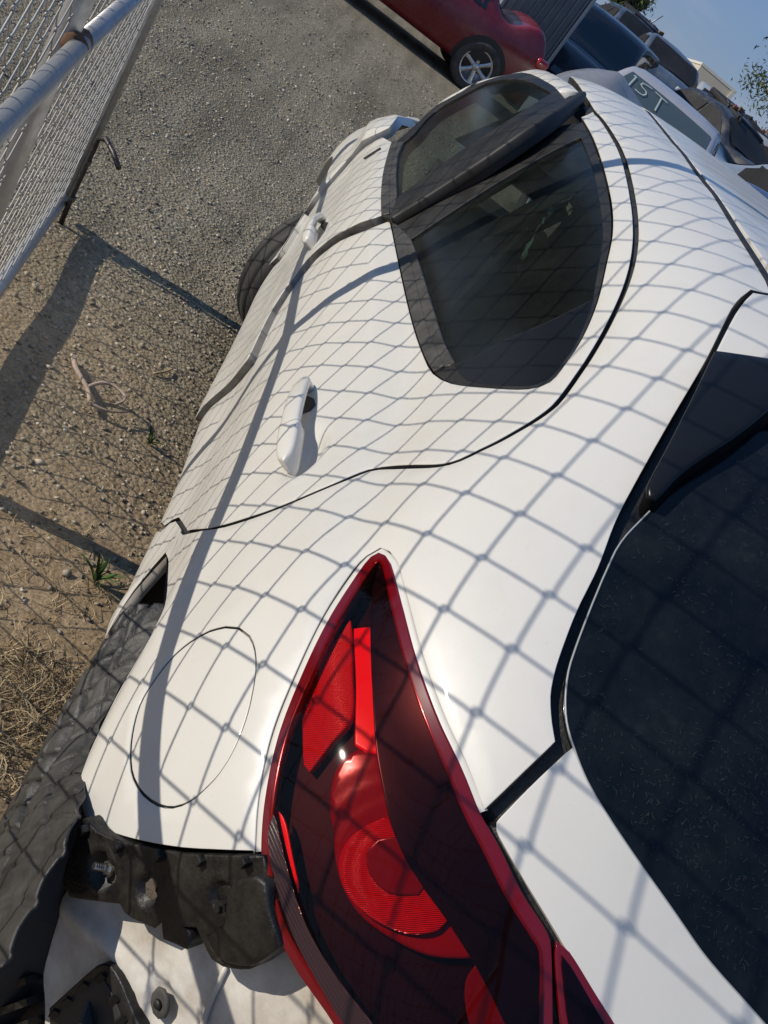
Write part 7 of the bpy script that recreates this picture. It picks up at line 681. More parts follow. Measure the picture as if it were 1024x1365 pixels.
rd = skin_panel('rear_door', D('rear_door'), car, M_WHITE, 0, .012, [], .0054, .014, disp=rdm, rim_mat=M_SEAMDARK, round_=.0008)  # innermost edge row darkened in place of the seam's shade
skin_panel('rear_door', D('rear_door'), car, M_WHITE, 0, .05, [], .0024, .014, mirror=True)
fd = skin_panel('front_door', D('front_door'), car, M_WHITE, 0, .014, [], .001, .022, door=True, disp=handle_dent(HF[0, 0] + .055, HF[0, 2] + .012), rim_mat=M_JAMB)  # door edge coloured grey in place of the shade on it
FF = D('front_frame'); g_ = gradF(FF, True); up_ = np.array([-.0, -.45, .9]); up_ = up_ - g_ * (g_ @ up_)[:, None]; up_ /= np.linalg.norm(up_, axis=1, keepdims=True)
prof = [(0, -.012), (0, -.002), (.002, 0), (.022, .002), (.042, 0), (.046, -.003), (.048, -.03)]
V = [FF[i] + up_[i] * a + g_[i] * b for i in range(len(FF)) for a, b in prof]; m_ = len(prof)
T = [(i * m_ + k, i * m_ + k + 1, (i + 1) * m_ + k + 1, (i + 1) * m_ + k) for i in range(len(FF) - 1) for k in range(m_ - 1)]; n_ = (len(FF) - 1) * m_
T += [tuple(range(n_, n_ + m_)), tuple(range(m_))[::-1]]
link('window_frame', mesh_from('window_frame', V, T), fd, M_WHITE)
SR = D('seam_rear_door'); ribbon('door_weatherstrip', SR[4:], car, M_SEAMDARK, .03, -.008)
ribbon('roof_ditch_moulding', D('ditch'), car, M_GASKET, .0150, .0022, thick=.008)
HSM = D('hatch_seam'); ribbon('hatch_weatherstrip', HSM, car, M_BLACK, .055, -.014)
M_TRIM2 = grimy('black_window_trim', (.006, .006, .006), (.022, .021, .019), .55, .45, 16, .12, 150)
# windows of the rear door
GLS = D('rear_window_glass')
skin_panel('window_trim', D('rear_window_trim'), rd, M_TRIM2, -.002, .03, [GLS], 0, .02)
skin_panel('window_glass', GLS, rd, M_SIDEGLASS, -.007, .03, [], -.003, 0)
for k_, m2, o2 in (('rear_belt_outer', M_DUSTYBLACK, .004), ('rear_belt_inner', M_DUSTYBLACK, .0015)): skin_panel('belt_moulding', D(k_), rd, m2, o2, .02, [], .0006, .01, round_=.0025)
skin_panel('corner_panel', D('rear_corner_panel'), rd, M_GLOSSBLACK, -.0015, .03, [], .0, .01)
GLF = D('front_window_glass')
skin_panel('window_trim', D('front_window_trim'), fd, M_BLACK, -.001, .03, [GLF], 0, .035, door=True)
skin_panel('window_glass', GLF, fd, M_SIDEGLASS, -.006, .03, [], -.003, 0, door=True)
for k_, o2 in (('front_belt_outer', .004), ('front_belt_inner', .002)): skin_panel('belt_moulding', D(k_), fd, M_DUSTYBLACK, o2, .02, [], .0006, .01, door=True, round_=.0025)
ribbon('pillar_edge', D('front_pillar_ridge'), fd, M_GASKET, .02, .004, True, .02)
skin_panel('mirror_slot', D('front_slot'), fd, M_BLACK, .0015, .02, [], 0, .006, door=True)
# jamb between the doors (front door stands slightly ajar)
BS = D('bseam'); V = []; T = []
gb = gradF(BS); fr_ = np.array([1, 0, 0.])
for i in range(len(BS)): V += [BS[i] - gb[i] * .004, BS[i] + fr_ * .03 - gb[i] * .012, BS[i] + fr_ * .06 - gb[i] * .012, BS[i] + fr_ * .10 - gb[i] * .05]
for i in range(len(BS) - 1):
    for k in range(3): a = i * 4 + k; T.append((a, a + 1, a + 5, a + 4))
link('door_jamb', mesh_from('door_jamb', V, T), car, M_JAMB)
# door handles
def door_handle(parent, A, B, door, s=1.0):
    A = np.array(A); B = np.array(B); n = gradF(((A + B) / 2)[None], door)[0]; ax = (B - A); L = np.linalg.norm(ax); ax /= L; w = np.cross(n, ax)
    ts = np.linspace(0, 1, 25); V = []; T = []; m = 14
    for t in ts:
        wd = (.0145 + .002 * math.sin(math.pi * t)) * min(1, math.sqrt(max(1e-4, 1 - (2 * t - 1) ** 8))) * (1.12 if t < .30 else 1.0)
        lift = .010 + .022 * math.sin(math.pi * min(1, max(0, (t * .96 + .02)))) ** .7
        th = .012 if (.30 < t < .90) else .030
        bow = -.006 * math.sin(math.pi * t)
        c = A + ax * L * t + w * bow
        for k in range(m):
            a = 2 * math.pi * k / m; ca, sa = math.cos(a), math.sin(a); ex = .75
            px = math.copysign(abs(ca) ** ex, ca) * wd; pz = math.copysign(abs(sa) ** ex, sa)
            z = lift + (pz * .006 if pz > 0 else pz * th); V.append(c + w * px + n * z)
    for i in range(len(ts) - 1):
        for k in range(m): a = i * m + k; b = i * m + (k + 1) % m; T.append((a, b, b + m, a + m))
    T.append(tuple(range(m))[::-1]); T.append(tuple((len(ts) - 1) * m + k for k in range(m)))
    o = link('door_handle', mesh_from('door_handle', V, T), parent, M_WHITE)
    V2 = []; T2 = []; i0 = 7
    for dt in (.0, .0018):
        base = [np.array(V[i0 * m + k]) for k in range(m)]; c0 = sum(base) / m
        V2 += [c0 + (q - c0) * 1.012 + ax * dt for q in base]
    T2 = [(k, (k + 1) % m, m + (k + 1) % m, m + k) for k in range(m)]
    link('cap_groove', mesh_from('cap_groove', V2, T2), o, M_JAMB)
    cc = A + ax * L * .295; V = []; T = []
    for k in range(m * 2):
        a = math.pi * k / (2 * m - 1); V += [cc + w * math.cos(a) * .0172 + n * (.0275 + math.sin(a) * .0065), cc + ax * .0012 + w * math.cos(a) * .0172 + n * (.0275 + math.sin(a) * .0065)]
    return o
door_handle(rd, HR[0], HR[-1], False); door_handle(fd, HF[0], HF[-1], True)
skin_panel('cavity_shade', D('cavity_rear'), rd, M_SEAMDARK, .0015, .01, [], 0, 0, disp=rdm); skin_panel('cavity_shade', D('cavity_front'), fd, M_SEAMDARK, .0015, .01, [], 0, 0, door=True, disp=handle_dent(HF[0, 0] + .055, HF[0, 2] + .012))  # dark patches stand for the shade in the hollow behind each grip
M_ARCH = grimy('shaded_dirty_arch_lip', (.30, .285, .26), (.16, .135, .105), .75, .6, 14)  # lip base greyed to stand for its unlit side, mottled with dirt
# wheel arch flange and wheel house capped in black to stand for deep shade
AR = D('arch'); g_ = gradF(AR); V = []; T = []; m_ = 4
inw = np.array([.0, -1.0, .0])
for i in range(len(AR)):
    p = AR[i]; c_ = np.array([.84, p[1], .30]); rad = (c_ - p); rad /= np.linalg.norm(rad) + 1e-9
    V += [p + g_[i] * .0005, p + rad * .004 + inw * .004, p + rad * .006 + inw * .010, p + rad * .004 + inw * .017]
for i in range(len(AR) - 1):
    for k in range(m_ - 1): a = i * m_ + k; T.append((a, a + 1, a + m_ + 1, a + m_))
link('arch_flange', mesh_from('arch_flange', V, T), qp, M_ARCH)
V = []; T = []; nA = 20
for i in range(nA + 1):
    a = math.pi * (-.12 + 1.24 * i / nA); ca, sa = math.cos(a), math.sin(a)
    for yy in (.852, .70): V.append((.84 + (.44 if yy > .8 else .40) * ca, yy, .30 + (.44 if yy > .8 else .40) * sa))
for i in range(nA): T.append((2 * i, 2 * i + 1, 2 * i + 3, 2 * i + 2))
o0 = len(V); V += [(.84, .70, .30)]; T += [(o0, 2 * i + 1, 2 * i + 3) for i in range(nA)]
link('wheel_house', mesh_from('wheel_house', V, T, False), car, M_SEAMDARK)
M_LINER2 = grimy('dark_liner_plastic', (.015, .0155, .016), (.060, .056, .049), .55, .5, 16, .3, 140)
# grey liner sheet bulging out of the arch
LE = D('liner_edge'); LI = D('liner_in'); nu, nv = 240, 96
def arcsample(P, n):
    s = np.r_[0, np.cumsum(np.linalg.norm(np.diff(P, axis=0), axis=1))]; return np.stack([np.interp(np.linspace(0, s[-1], n), s, P[:, i]) for i in range(3)], 1)
A_ = arcsample(LE, nu); B_ = arcsample(LI, nu); V = []; T = []
dirn = (A_[-1] - A_[0]) / np.linalg.norm(A_[-1] - A_[0])
for i in range(nu):
    for j in range(nv):
        v_ = j / (nv - 1); u_ = i / (nu - 1)
        p = A_[i] * (1 - v_) + B_[i] * v_
        p = p + np.array([0, 1, 0]) * (.020 * math.sin(math.pi * v_) - .004 * v_)
        q1 = (u_ * 11 + v_ * 1.6 + .25 * math.sin(9 * v_)) % 1.0; q2 = (v_ * 4.2 + .35 * math.sin(u_ * 13)) % 1.0
        blk = (1 / (1 + math.exp(-(abs(q1 - .5) - .10) * 130))) * (1 / (1 + math.exp(-(abs(q2 - .5) - .09) * 90)))
        rel_ = (.0085 * (blk - .5) * (.35 + .65 * math.sin(math.pi * min(1, v_ * 1.15))) + .004 * math.sin(6.1 * u_ + 2.7 * v_) * math.sin(math.pi * v_)
                - .006 * math.exp(-((v_ - .62 - .06 * math.sin(8 * u_)) / .035) ** 2) + .0015 * math.sin(71 * u_ + 23 * v_))
        V.append(p + np.array([0, 1, .1]) * rel_)
for i in range(nu - 1):
    for j in range(nv - 1): a = i * nv + j; T.append((a, a + 1, a + nv + 1, a + nv))
ln = link('fender_liner', mesh_from('fender_liner', V, T), car, M_LINER2); md = ln.modifiers.new('thick', 'SOLIDIFY'); md.thickness = .003; md.offset = -1
# roof, right side, hatch
roof_pts = [(x, .382) for x in np.linspace(1.14, 2.72, 30)] + [(2.72, y) for y in np.linspace(.35, -.35, 12)] + [(x, -.382) for x in np.linspace(2.72, 1.14, 30)] + [(1.14 + .03 * math.cos(y / .384 * 1.57), y) for y in np.linspace(-.35, .35, 14)]
R3 = np.array([(x, y, 2.0) for x, y in roof_pts]); R3 = to_skin(R3, np.tile([0, 0, 1.0], (len(R3), 1)), span=1.2, steps=200)
skin_panel('roof', R3, car, M_WHITE, .002, .05, [], 0, .015, nrm=(0, 0, 1))
hp = skin_panel('tailgate', D('hatch_panel'), car, M_WHITE, .002, .02, [], .0016, .014)
skin_panel('spoiler', D('spoiler_top'), hp, M_WHITE, .004, .03, [], 0, .02, nrm=(-.3, 0, .95), round_=.004)
RG = D('rear_glass'); rg = skin_panel('rear_window', RG, hp, M_REARGLASS, .0, .03, [], -.001, .006, nrm=(-.6, 0, .8))
ribbon('window_edge', RG[:70], hp, mat('pale_glass_edge', (.30, .31, .30), .35), .0022, .0016)
M_FINSHADE = mat('fin_edge_shade', (.004, .004, .005), .8, spec=.1)  # black stands for the shadow along the fin's lower edge
WG = D('winglet')
def wgd(Q): return .018 + .016 * np.clip((.56 - Q[:, 1]) / .2, 0, 1)
skin_panel('spoiler_fin', WG, hp, M_GLOSSBLACK, .002, .02, [], .001, .05, disp=wgd, round_=.004, rim_mat=M_FINSHADE)
# lint and fibres stuck on the rear glass
def lint(n, seed):
    r = np.random.default_rng(seed); P0 = np.stack([np.zeros(n), r.uniform(-.1, .57, n), r.uniform(.92, 1.34, n)], 1)
    o_ = np.tile(np.array([-1.0, 0, 0]), (n, 1)); pts = to_skin(P0 + np.array([.6, 0, 0]), np.tile([-1.0, 0, 0.], (n, 1)), span=1.2, steps=120)
    gg = gradF(pts); rgp = RG[:, 1:]; k = inside(shrink(rgp if area2(rgp) > 0 else rgp[::-1], .008), pts[:, 1:]); pts, gg = pts[k], gg[k]
    V = []; T = []
    den = np.sin(pts[:, 1] * 31 + 2 * np.sin(pts[:, 2] * 23)) * np.cos(pts[:, 2] * 27 + np.sin(pts[:, 1] * 17)) + r.normal(0, .5, len(pts)); pts, gg = pts[den > -.15], gg[den > -.15]
    for p, g in zip(pts, gg):
        u = np.cross(g, r.normal(0, 1, 3)); u /= np.linalg.norm(u); w = np.cross(g, u); L = .0012 + .0058 * r.uniform() ** 1.6; cur = r.normal(0, 1.6) / 1.0; d = r.uniform(0, 6.28); o = len(V); q_ = p + g * .0022; ww = .00010 * r.uniform(.3, 1.6); m = 4
        for s in range(m + 1):
            V += [q_ + ww * (u * -math.sin(d) + w * math.cos(d)), q_ - ww * (u * -math.sin(d) + w * math.cos(d))]; q_ = q_ + (u * math.cos(d) + w * math.sin(d)) * L / m; d += cur / m * 1.5
        for s in range(m): b = o + 2 * s; T.append((b, b + 1, b + 3, b + 2))
    return V, T
V, T = lint(15000, 5); lo = link('lint', tri_mesh('lint', V, np.array(T)), rg, mat('pale_lint', (.036, .038, .039), .9)); lo['kind'] = 'stuff'
# tail lamp
LAMP = D('lamp'); INN = D('lamp_inner')
lamp = skin_panel('tail_light', D('lamp_housing'), car, M_LAMPDARK, -.024, .02, [], .0, 0)
skin_panel('lens_border', LAMP, lamp, M_REDLENS, .0015, .012, [INN], .0, .010, round_=.0022)
ribbon('lamp_seat', D('lamp_seat'), car, M_WHITE, .0135, -.0010)
skin_panel('lens', INN, lamp, M_LENS, .003, .015, [], -.0004, 0)
skin_panel('smoked_panel', D('lamp_band'), lamp, M_BAND, -.004, .02, [], .0, .016, round_=.002)
skin_panel('reflector', D('lamp_reflector'), lamp, M_REFLECTOR, -.011, .012, [], .0, .01, round_=.002)
skin_panel('light_bar', D('lamp_bar'), lamp, M_REDBAR, -.010, .012, [], .0, .012, round_=.003)
BR = D('lamp_bulb_rim'); bc = D('lamp_bulb_core').mean(0)
def bowl(Q):
    d = np.linalg.norm(Q - bc, axis=1); return .0007 * np.sin(d * 330) * (d > .05) * np.clip(1 - d / .12, 0, 1) - .006 * np.exp(-(d / .06) ** 2)
skin_panel('bulb_bowl', BR, lamp, M_BULBRIM, -.013, .006, [], .0, .01, disp=bowl, round_=.003)
skin_panel('bulb_lens', D('lamp_bulb_lens'), lamp, M_BULB, -.0085, .006, [], .0, .006, disp=lambda Q: .0009 * np.sin(np.linalg.norm(Q - bc, axis=1) * 520), round_=.002)
skin_panel('bulb_core', D('lamp_bulb_core'), lamp, M_CORE, -.005, .008, [], .0, .006, round_=.003)
skin_panel('reverse_light', D('lamp_reverse'), lamp, M_CLEARSTRIP, .0036, .012, [], .0, .002)
skin_panel('marker_strip', D('lamp_amber'), lamp, M_REDBAR, -.0035, .012, [], .0, .003)
skin_panel('lower_light', D('lamp_low'), lamp, M_CORE, -.012, .012, [], .0, .006)
hl = skin_panel('tailgate_light', D('hatch_lamp'), hp, M_REDLENS, .004, .02, [], .0, .02, round_=.003)
skin_panel('smoked_panel', D('hatch_lamp_in'), hl, M_BAND, .0075, .02, [], .0, .002)
# rear corner without its bumper
N1 = np.array([-.695, .719, 0.0])
def pit(Q, c, r, depth, soft=.0025):
    d = np.linalg.norm((Q - c) - np.outer((Q - c) @ N1, N1), axis=1); return -depth / (1 + np.exp((d - r) / soft * 2)) + .0035 * np.exp(-((d - r - .003) / .003) ** 2)
BC = D('bolt_recess').mean(0); BX = D('box_recess').mean(0); BO = D('oval_recess').mean(0)
def bkd(Q):
    k = (Q - BC) @ np.cross(N1, [0, 0, 1.0])
    return (pit(Q, BC, .019, .013) + pit(Q, BX, .015, .010) + pit(Q, BO, .014, .007) + .0025 * (1 / (1 + np.exp(-np.sin(k * 62 + .6) * 14)) - .5))
bk = plate('bumper_bracket', D('bracket'), N1, .022, car, M_BRACKET, .0055, .002, disp=bkd)
M_DIRT = grimy('caked_dirt', (.11, .085, .06), (.045, .038, .03), .95, .5, 50, .8, 260)
def shr(P, f): c_ = P.mean(0); return c_ + (P - c_) * f
plate('bolt_pocket', shr(D('bolt_recess'), .86) - N1 * .0155, N1, .003, bk, M_DIRT, .008, .001)
bc3 = D('bolt_recess').mean(0) - N1 * .010
bm = bmesh.new()
def cyl(bm, c, ax, r, L, n=18, r2=None):
    q_ = Vector(ax).to_track_quat('Z', 'Y').to_matrix().to_4x4(); q_.translation = Vector(c) + Vector(ax) * (L / 2)
    bmesh.ops.create_cone(bm, cap_ends=True, segments=n, radius1=r, radius2=r if r2 is None else r2, depth=L, matrix=q_)
tilt = (Vector(N1) + Vector((.35, .2, .1))).normalized()
cyl(bm, bc3 + np.array([0.003, -.004, -.002]), tilt, .0085, .003); cyl(bm, bc3 + np.array([0.003, -.004, -.002]) + np.array(tilt) * .003, tilt, .0058, .005, 6); cyl(bm, bc3 + np.array([0.003, -.004, -.002]) + np.array(tilt) * .008, tilt, .0036, .012)
for i in range(4): cyl(bm, bc3 + np.array([0.003, -.004, -.002]) + np.array(tilt) * (.0095 + i * .0028), tilt, .0043, .0012, 14)
bm_obj('bolt', bm, bk, M_BOLT, False)
plate('pocket', shr(D('box_recess'), .72) - N1 * .0205, N1, .003, bk, M_DIRT, .01, .001)
plate('oval_clip', shr(D('oval_recess'), .7) - N1 * .009, N1, .004, bk, M_BRACKET, .008, .002)
oc = D('oval_recess').mean(0) - N1 * .011; bm = bmesh.new(); cyl(bm, oc + N1 * .004 + np.array([-.004, -.006, -.010]), N1, .007, .004, 12); cyl(bm, oc + N1 * .008 + np.array([-.004, -.006, -.010]), N1, .004, .004, 6); bm_obj('clip', bm, bk, M_BLACK, False)
plate('flap', D('flap'), N1, .02, bk, M_BRACKET, .008, .003, disp=lambda Q: .0015 * np.cos(40 * Q[:, 1]) * np.cos(34 * Q[:, 2]))
for k in range(0, 26, 4):
    p_ = D('bracket')[1 + k]; bm = bmesh.new(); add_box(bm, tuple(p_ + N1 * .002 + np.array([0, 0, -.006])), (.009, .012, .010), Matrix.Rotation(.68, 3, 'Z'), .0015); bm_obj('tab', bm, bk, M_BRACKET, False)
PLC = D('plug').mean(0); VC = D('vent_out').mean(0)
def ipd(Q):
    r_ = D('panel_ridge'); d = np.linalg.norm(Q[:, None] - r_[None], axis=2).min(1)
    return .003 * np.sin(14 * Q[:, 1] + 2) * np.cos(9 * Q[:, 2]) + .0012 * np.sin(60 * Q[:, 1] + 35 * Q[:, 2]) + .010 * np.exp(-(d / .014) ** 2) + pit(Q, PLC, .022, .006, .004)
ip = plate('rear_panel', D('inner_panel'), N1, .01, car, M_WINNER, .009, .003, disp=ipd)
def strip3(name, line, r, parent, m):
    V, T = tube_vf([tuple(p) for p in line], r, 8); return link(name, mesh_from(name, V, T), parent, m)
strip3('sealer_bead', D('panel_seam') - N1 * .0015, .003, ip, M_WINNER)
vo_ = D('vent_out'); vi_ = D('vent_in')
vt = plate('vent_frame', vo_, N1, .018, car, M_BLACK, .02, .002); plate('vent_opening', vi_ + N1 * .0015, N1, .002, vt, M_SEAMDARK, .02, .0005)
for k in range(6):
    a = vi_[int(len(vi_) * .02) + k * 2]; b = a + np.array([0, 0, -.02]); bm = bmesh.new(); add_box(bm, tuple(a + N1 * .003), (.004, .008, .014)); bm_obj('rib', bm, vt, M_BLACK, False)
bm = bmesh.new(); ce = vi_.mean(0) + N1 * .004; add_box(bm, tuple(ce + np.array([.01, .005, .005])), (.03, .03, .004), Matrix.Rotation(.6, 3, 'X')); bm_obj('flap', bm, vt, M_LINER, False)
pl = plate('rubber_plug', D('plug'), N1, .004, ip, M_RUBBER, .006, .002); pc = D('plug').mean(0); bm = bmesh.new(); cyl(bm, pc + N1 * .0005, N1, .006, .003, 20, .004); bm_obj('plug_centre', bm, pl, M_BLACK)
ss = plate('side_bracket', D('side_strip'), N1, .03, car, M_BRACKET, .01, .003, disp=lambda Q: .008 * np.sin(22 * Q[:, 1] + 15 * Q[:, 2]) + .004 * np.tanh(4 * np.sin(60 * Q[:, 2])))
sb = plate('clip', D('strip_bolt'), N1, .006, ss, M_BLACK, .006, .002)
for k in range(4):
    a_, b_ = D('slat_%d' % k)[0], D('slat_%d' % k)[-1]; ax_ = (b_ - a_) / np.linalg.norm(b_ - a_); up2 = np.cross(N1, ax_)
    V = []
    for p_ in (a_, b_):
        for c1, c2 in ((-.004, 0), (.004, 0), (.004, .022), (-.004, .022)): V.append(p_ + up2 * c1 + N1 * (c2 - .006))
    link('slat', mesh_from('slat', V, [(0, 1, 5, 4), (1, 2, 6, 5), (2, 3, 7, 6), (3, 0, 4, 7), (0, 3, 2, 1), (4, 5, 6, 7)], False), ss, M_BRACKET)
bw = [(.30 + .10 * (y / .72) ** 2, y, z) for y, z in [(.60, .40), (.52, .93), (.2, .90), (-.2, .90), (-.55, .95), (-.72, .80), (-.72, .40), (-.4, .33), (.4, .33)]]
plate('rear_wall', [(.345, y, z) for _, y, z in bw], (-1, 0, 0), .01, car, M_WINNER, .03, .003, disp=lambda Q: .006 * np.sin(9 * Q[:, 1]) * np.sin(14 * Q[:, 2]) + .010 * np.tanh(6 * np.sin(20 * Q[:, 2] + 1)))
bm = bmesh.new(); add_box(bm, (.30, 0, .52), (.07, 1.15, .11), None, .02); bm_obj('crash_bar', bm, car, M_BLACK)
# fender, bonnet, far corner
M_SHADEWHITE = M_WHITE
fpts = []
for x, z in [(3.02, .96), (3.10, .87), (3.13, .80), (3.15, .62), (3.14, .45), (3.10, .66 - .30)]: fpts.append((x, z))
ang = np.linspace(math.pi * .93, math.pi * .18, 16); fpts += [(3.42 + .37 * math.cos(a), .33 + .37 * math.sin(a)) for a in ang]
fpts += [(4.0, .45), (4.06, .62), (4.02, .80), (3.85, .875), (3.6, .93), (3.35, .965), (3.15, .985)]
F3 = np.array([(x, 1.7, z) for x, z in fpts]); F3 = to_skin(F3, np.tile([0, 1.0, 0], (len(F3), 1)), span=1.4, steps=260)
fe = skin_panel('fender', F3, car, M_WHITE, .016, .03, [], 0, .03, nrm=(0, .95, .3), disp=lambda Q: .012 * np.exp(-((Q[:, 2] - .90) / .03) ** 2) - .010 * np.exp(-((Q[:, 2] - .82) / .03) ** 2) + .02 * np.clip((Q[:, 0] - 3.3) / .5, 0, 1))
skin_panel('fender', F3, car, M_WHITE, .0, .06, [], 0, .03, nrm=(0, .95, .3), mirror=True)
M_TYRE2 = grimy('dark_tyre_rubber', (.016, .016, .016), (.05, .046, .04), .7, .4, 14, .2, 180)
# front wheel turned out
def wheel(parent, c, R, W, rim_r, steer=0.0, side=1, spokes=5, rim_m=None, tyre_m=None, name='wheel'):
    rot = Matrix.Rotation(steer, 3, 'Z'); cv = Vector(c)
    prof = [(rim_r, -.42 * W), (rim_r + .01, -.47 * W), (R - .06, -.53 * W), (R - .025, -.50 * W), (R - .008, -.42 * W), (R - .003, -.30 * W), (R - .003, -.285 * W), (R - .010, -.28 * W), (R - .010, -.255 * W), (R - .002, -.25 * W), (R, -.05 * W), (R, -.045 * W), (R - .009, -.035 * W), (R - .009, .0), (R, .01 * W), (R - .001, .22 * W), (R - .010, .225 * W), (R - .010, .255 * W), (R - .003, .26 * W), (R - .006, .40 * W), (R - .025, .50 * W), (R - .06, .53 * W), (rim_r + .01, .47 * W), (rim_r, .42 * W)]
    n = 56; V = []; T = []; m = len(prof)
    for i in range(n):
        a = 2 * math.pi * i / n
        for r, y in prof: V.append(cv + rot @ Vector((r * math.cos(a), y, r * math.sin(a))))
    for i in range(n):
        for k in range(m): T.append((i * m + k, i * m + (k + 1) % m, ((i + 1) % n) * m + (k + 1) % m, ((i + 1) % n) * m + k))
    ty = link(name, mesh_from(name, V, T), parent, tyre_m or M_RUBBER)
    bm = bmesh.new(); yo = side * .30 * W
    mat4 = Matrix.Translation(cv) @ rot.to_4x4()
    n = 40; ring = [(rim_r, side * .44 * W), (rim_r - .012, side * .45 * W), (rim_r - .022, side * .36 * W), (rim_r - .03, side * .0 * W), (.03, side * .02 * W)]
    vs = [[bm.verts.new(mat4 @ Vector((r * math.cos(2 * math.pi * i / n), y, r * math.sin(2 * math.pi * i / n)))) for r, y in ring] for i in range(n)]
    for i in range(n):
        for k in range(len(ring) - 1): bm.faces.new((vs[i][k], vs[i][k + 1], vs[(i + 1) % n][k + 1], vs[(i + 1) % n][k]))
    for s in range(spokes):
        a = 2 * math.pi * s / spokes + .3
        pr = [(.04, .030, .36), (rim_r * .55, .026, .40), (rim_r - .015, .038, .41)]; rows = []
        for r, hw, yy in pr:
            cx, cz = r * math.cos(a), r * math.sin(a); tx, tz = -math.sin(a), math.cos(a)
            rows.append([bm.verts.new(mat4 @ Vector((cx + tx * q_ * hw, side * (yy * W - dy), cz + tz * q_ * hw))) for q_, dy in ((-1, .02), (-.7, 0), (.7, 0), (1, .02))])
        for a_, b_ in zip(rows[:-1], rows[1:]):
            for k in range(3): bm.faces.new((a_[k], a_[k + 1], b_[k + 1], b_[k]))
    c2 = mat4 @ Vector((0, side * .30 * W, 0)); ax = (rot @ Vector((0, side, 0)))
    cyl(bm, c2, ax, .055, .10 * W + .012, 20, .04)
    bm_obj('rim', bm, ty, rim_m or M_ALLOY)
    return ty
M_ALLOY = mat('alloy_rim', (.55, .56, .57), .32, metal=.75)
wheel(car, (3.37, .700, .305), .325, .215, .205, math.radians(-53), 1, tyre_m=M_TYRE2)
wheel(car, (3.40, -.72, .318), .325, .215, .205, math.radians(-40), -1); wheel(car, (.84, -.80, .315), .325, .215, .205, 0, -1)
# inside of the car: floor, seats, roof lining
M_INT = grimy('dark_interior', (.02, .02, .021), (.05, .048, .045), .8, .5, 8)
M_SEAT = grimy('dark_seat_cloth', (.035, .036, .036), (.07, .068, .064), .9, .5, 8)
M_LINING = grimy('pale_roof_lining', (.35, .33, .29), (.22, .2, .17), .9, .4, 8)
bm = bmesh.new(); add_box(bm, (1.95, 0, .26), (3.3, 1.5, .05)); add_box(bm, (3.1, 0, .70), (.3, 1.35, .5)); add_box(bm, (.62, 0, .62), (.5, 1.2, .6)); bm_obj('floor_pan', bm, car, M_INT, False)
V = []; T = []; XX = np.linspace(1.15, 2.7, 14); YY = np.linspace(-.46, .46, 11)
for x in XX:
    for y in YY: V.append((x, y, float(Zr(x, y)) - .05 - .08 * (abs(y) / .46) ** 4))
for i in range(13):
    for j in range(10): a = i * 11 + j; T.append((a, a + 1, a + 12, a + 11))
link('roof_lining', mesh_from('roof_lining', V, T), car, M_LINING)
def seat(x, y, w):
    bm = bmesh.new(); add_box(bm, (x + .25, y, .52), (.5, w, .16), None, .04); add_box(bm, (x - .06, y, .84), (.13, w, .58), Matrix.Rotation(-.28, 3, 'Y'), .05); add_box(bm, (x - .16, y, 1.20), (.09, .26, .17), Matrix.Rotation(-.2, 3, 'Y'), .03)
    return bm_obj('seat', bm, car, M_SEAT)
seat(2.15, .37, .5); seat(2.15, -.37, .5); seat(1.15, .37, .56); seat(1.15, -.37, .56)
bm = bmesh.new(); add_box(bm, (1.93, .60, .72), (.16, .07, .9), Matrix.Rotation(.12, 3, 'X')); add_box(bm, (1.95, .56, 1.20), (.12, .04, .26), Matrix.Rotation(.42, 3, 'X')); bm_obj('centre_pillar', bm, car, M_INT, False)
# torn pale trim hanging inside
def rag(pts, w, m, seed, name='torn_trim'):
    r = np.random.default_rng(seed); P = arcsample(np.array(pts, float), 12); V = []; T = []
    for i in range(12):
        s = w * (.6 + .5 * r.uniform()); d = np.array([.5, .1, -.3]) + r.normal(0, .35, 3); d /= np.linalg.norm(d)
        V += [P[i] + d * s, P[i] + r.normal(0, .004, 3), P[i] - d * s]
    for i in range(11): b = 3 * i; T += [(b, b + 1, b + 4, b + 3), (b + 1, b + 2, b + 5, b + 4)]
    return link(name, mesh_from(name, V, T), car, m)
M_RAG = grimy('torn_tan_foam', (.60, .44, .32), (.35, .25, .18), .9, .4, 30)
rag([(1.79, .575, 1.262), (1.80, .56, 1.285), (1.80, .55, 1.315), (1.79, .535, 1.335)], .014, M_RAG, 1); rag([(1.79, .53, 1.335), (1.72, .535, 1.33), (1.65, .535, 1.312)], .009, M_RAG, 2); rag([(1.74, .57, 1.275), (1.70, .575, 1.268), (1.67, .57, 1.285)], .010, M_RAG, 6)
rag([(2.20, .635, 1.255), (2.22, .62, 1.285), (2.23, .605, 1.315), (2.24, .59, 1.335)], .012, grimy('torn_orange_foam', (.62, .33, .20), (.40, .25, .18), .9, .4, 30), 3); rag([(1.77, .585, 1.25), (1.70, .60, 1.21), (1.65, .605, 1.18), (1.60, .60, 1.14)], .012, mat('pale_green_bag', (.30, .38, .33), .6), 4)
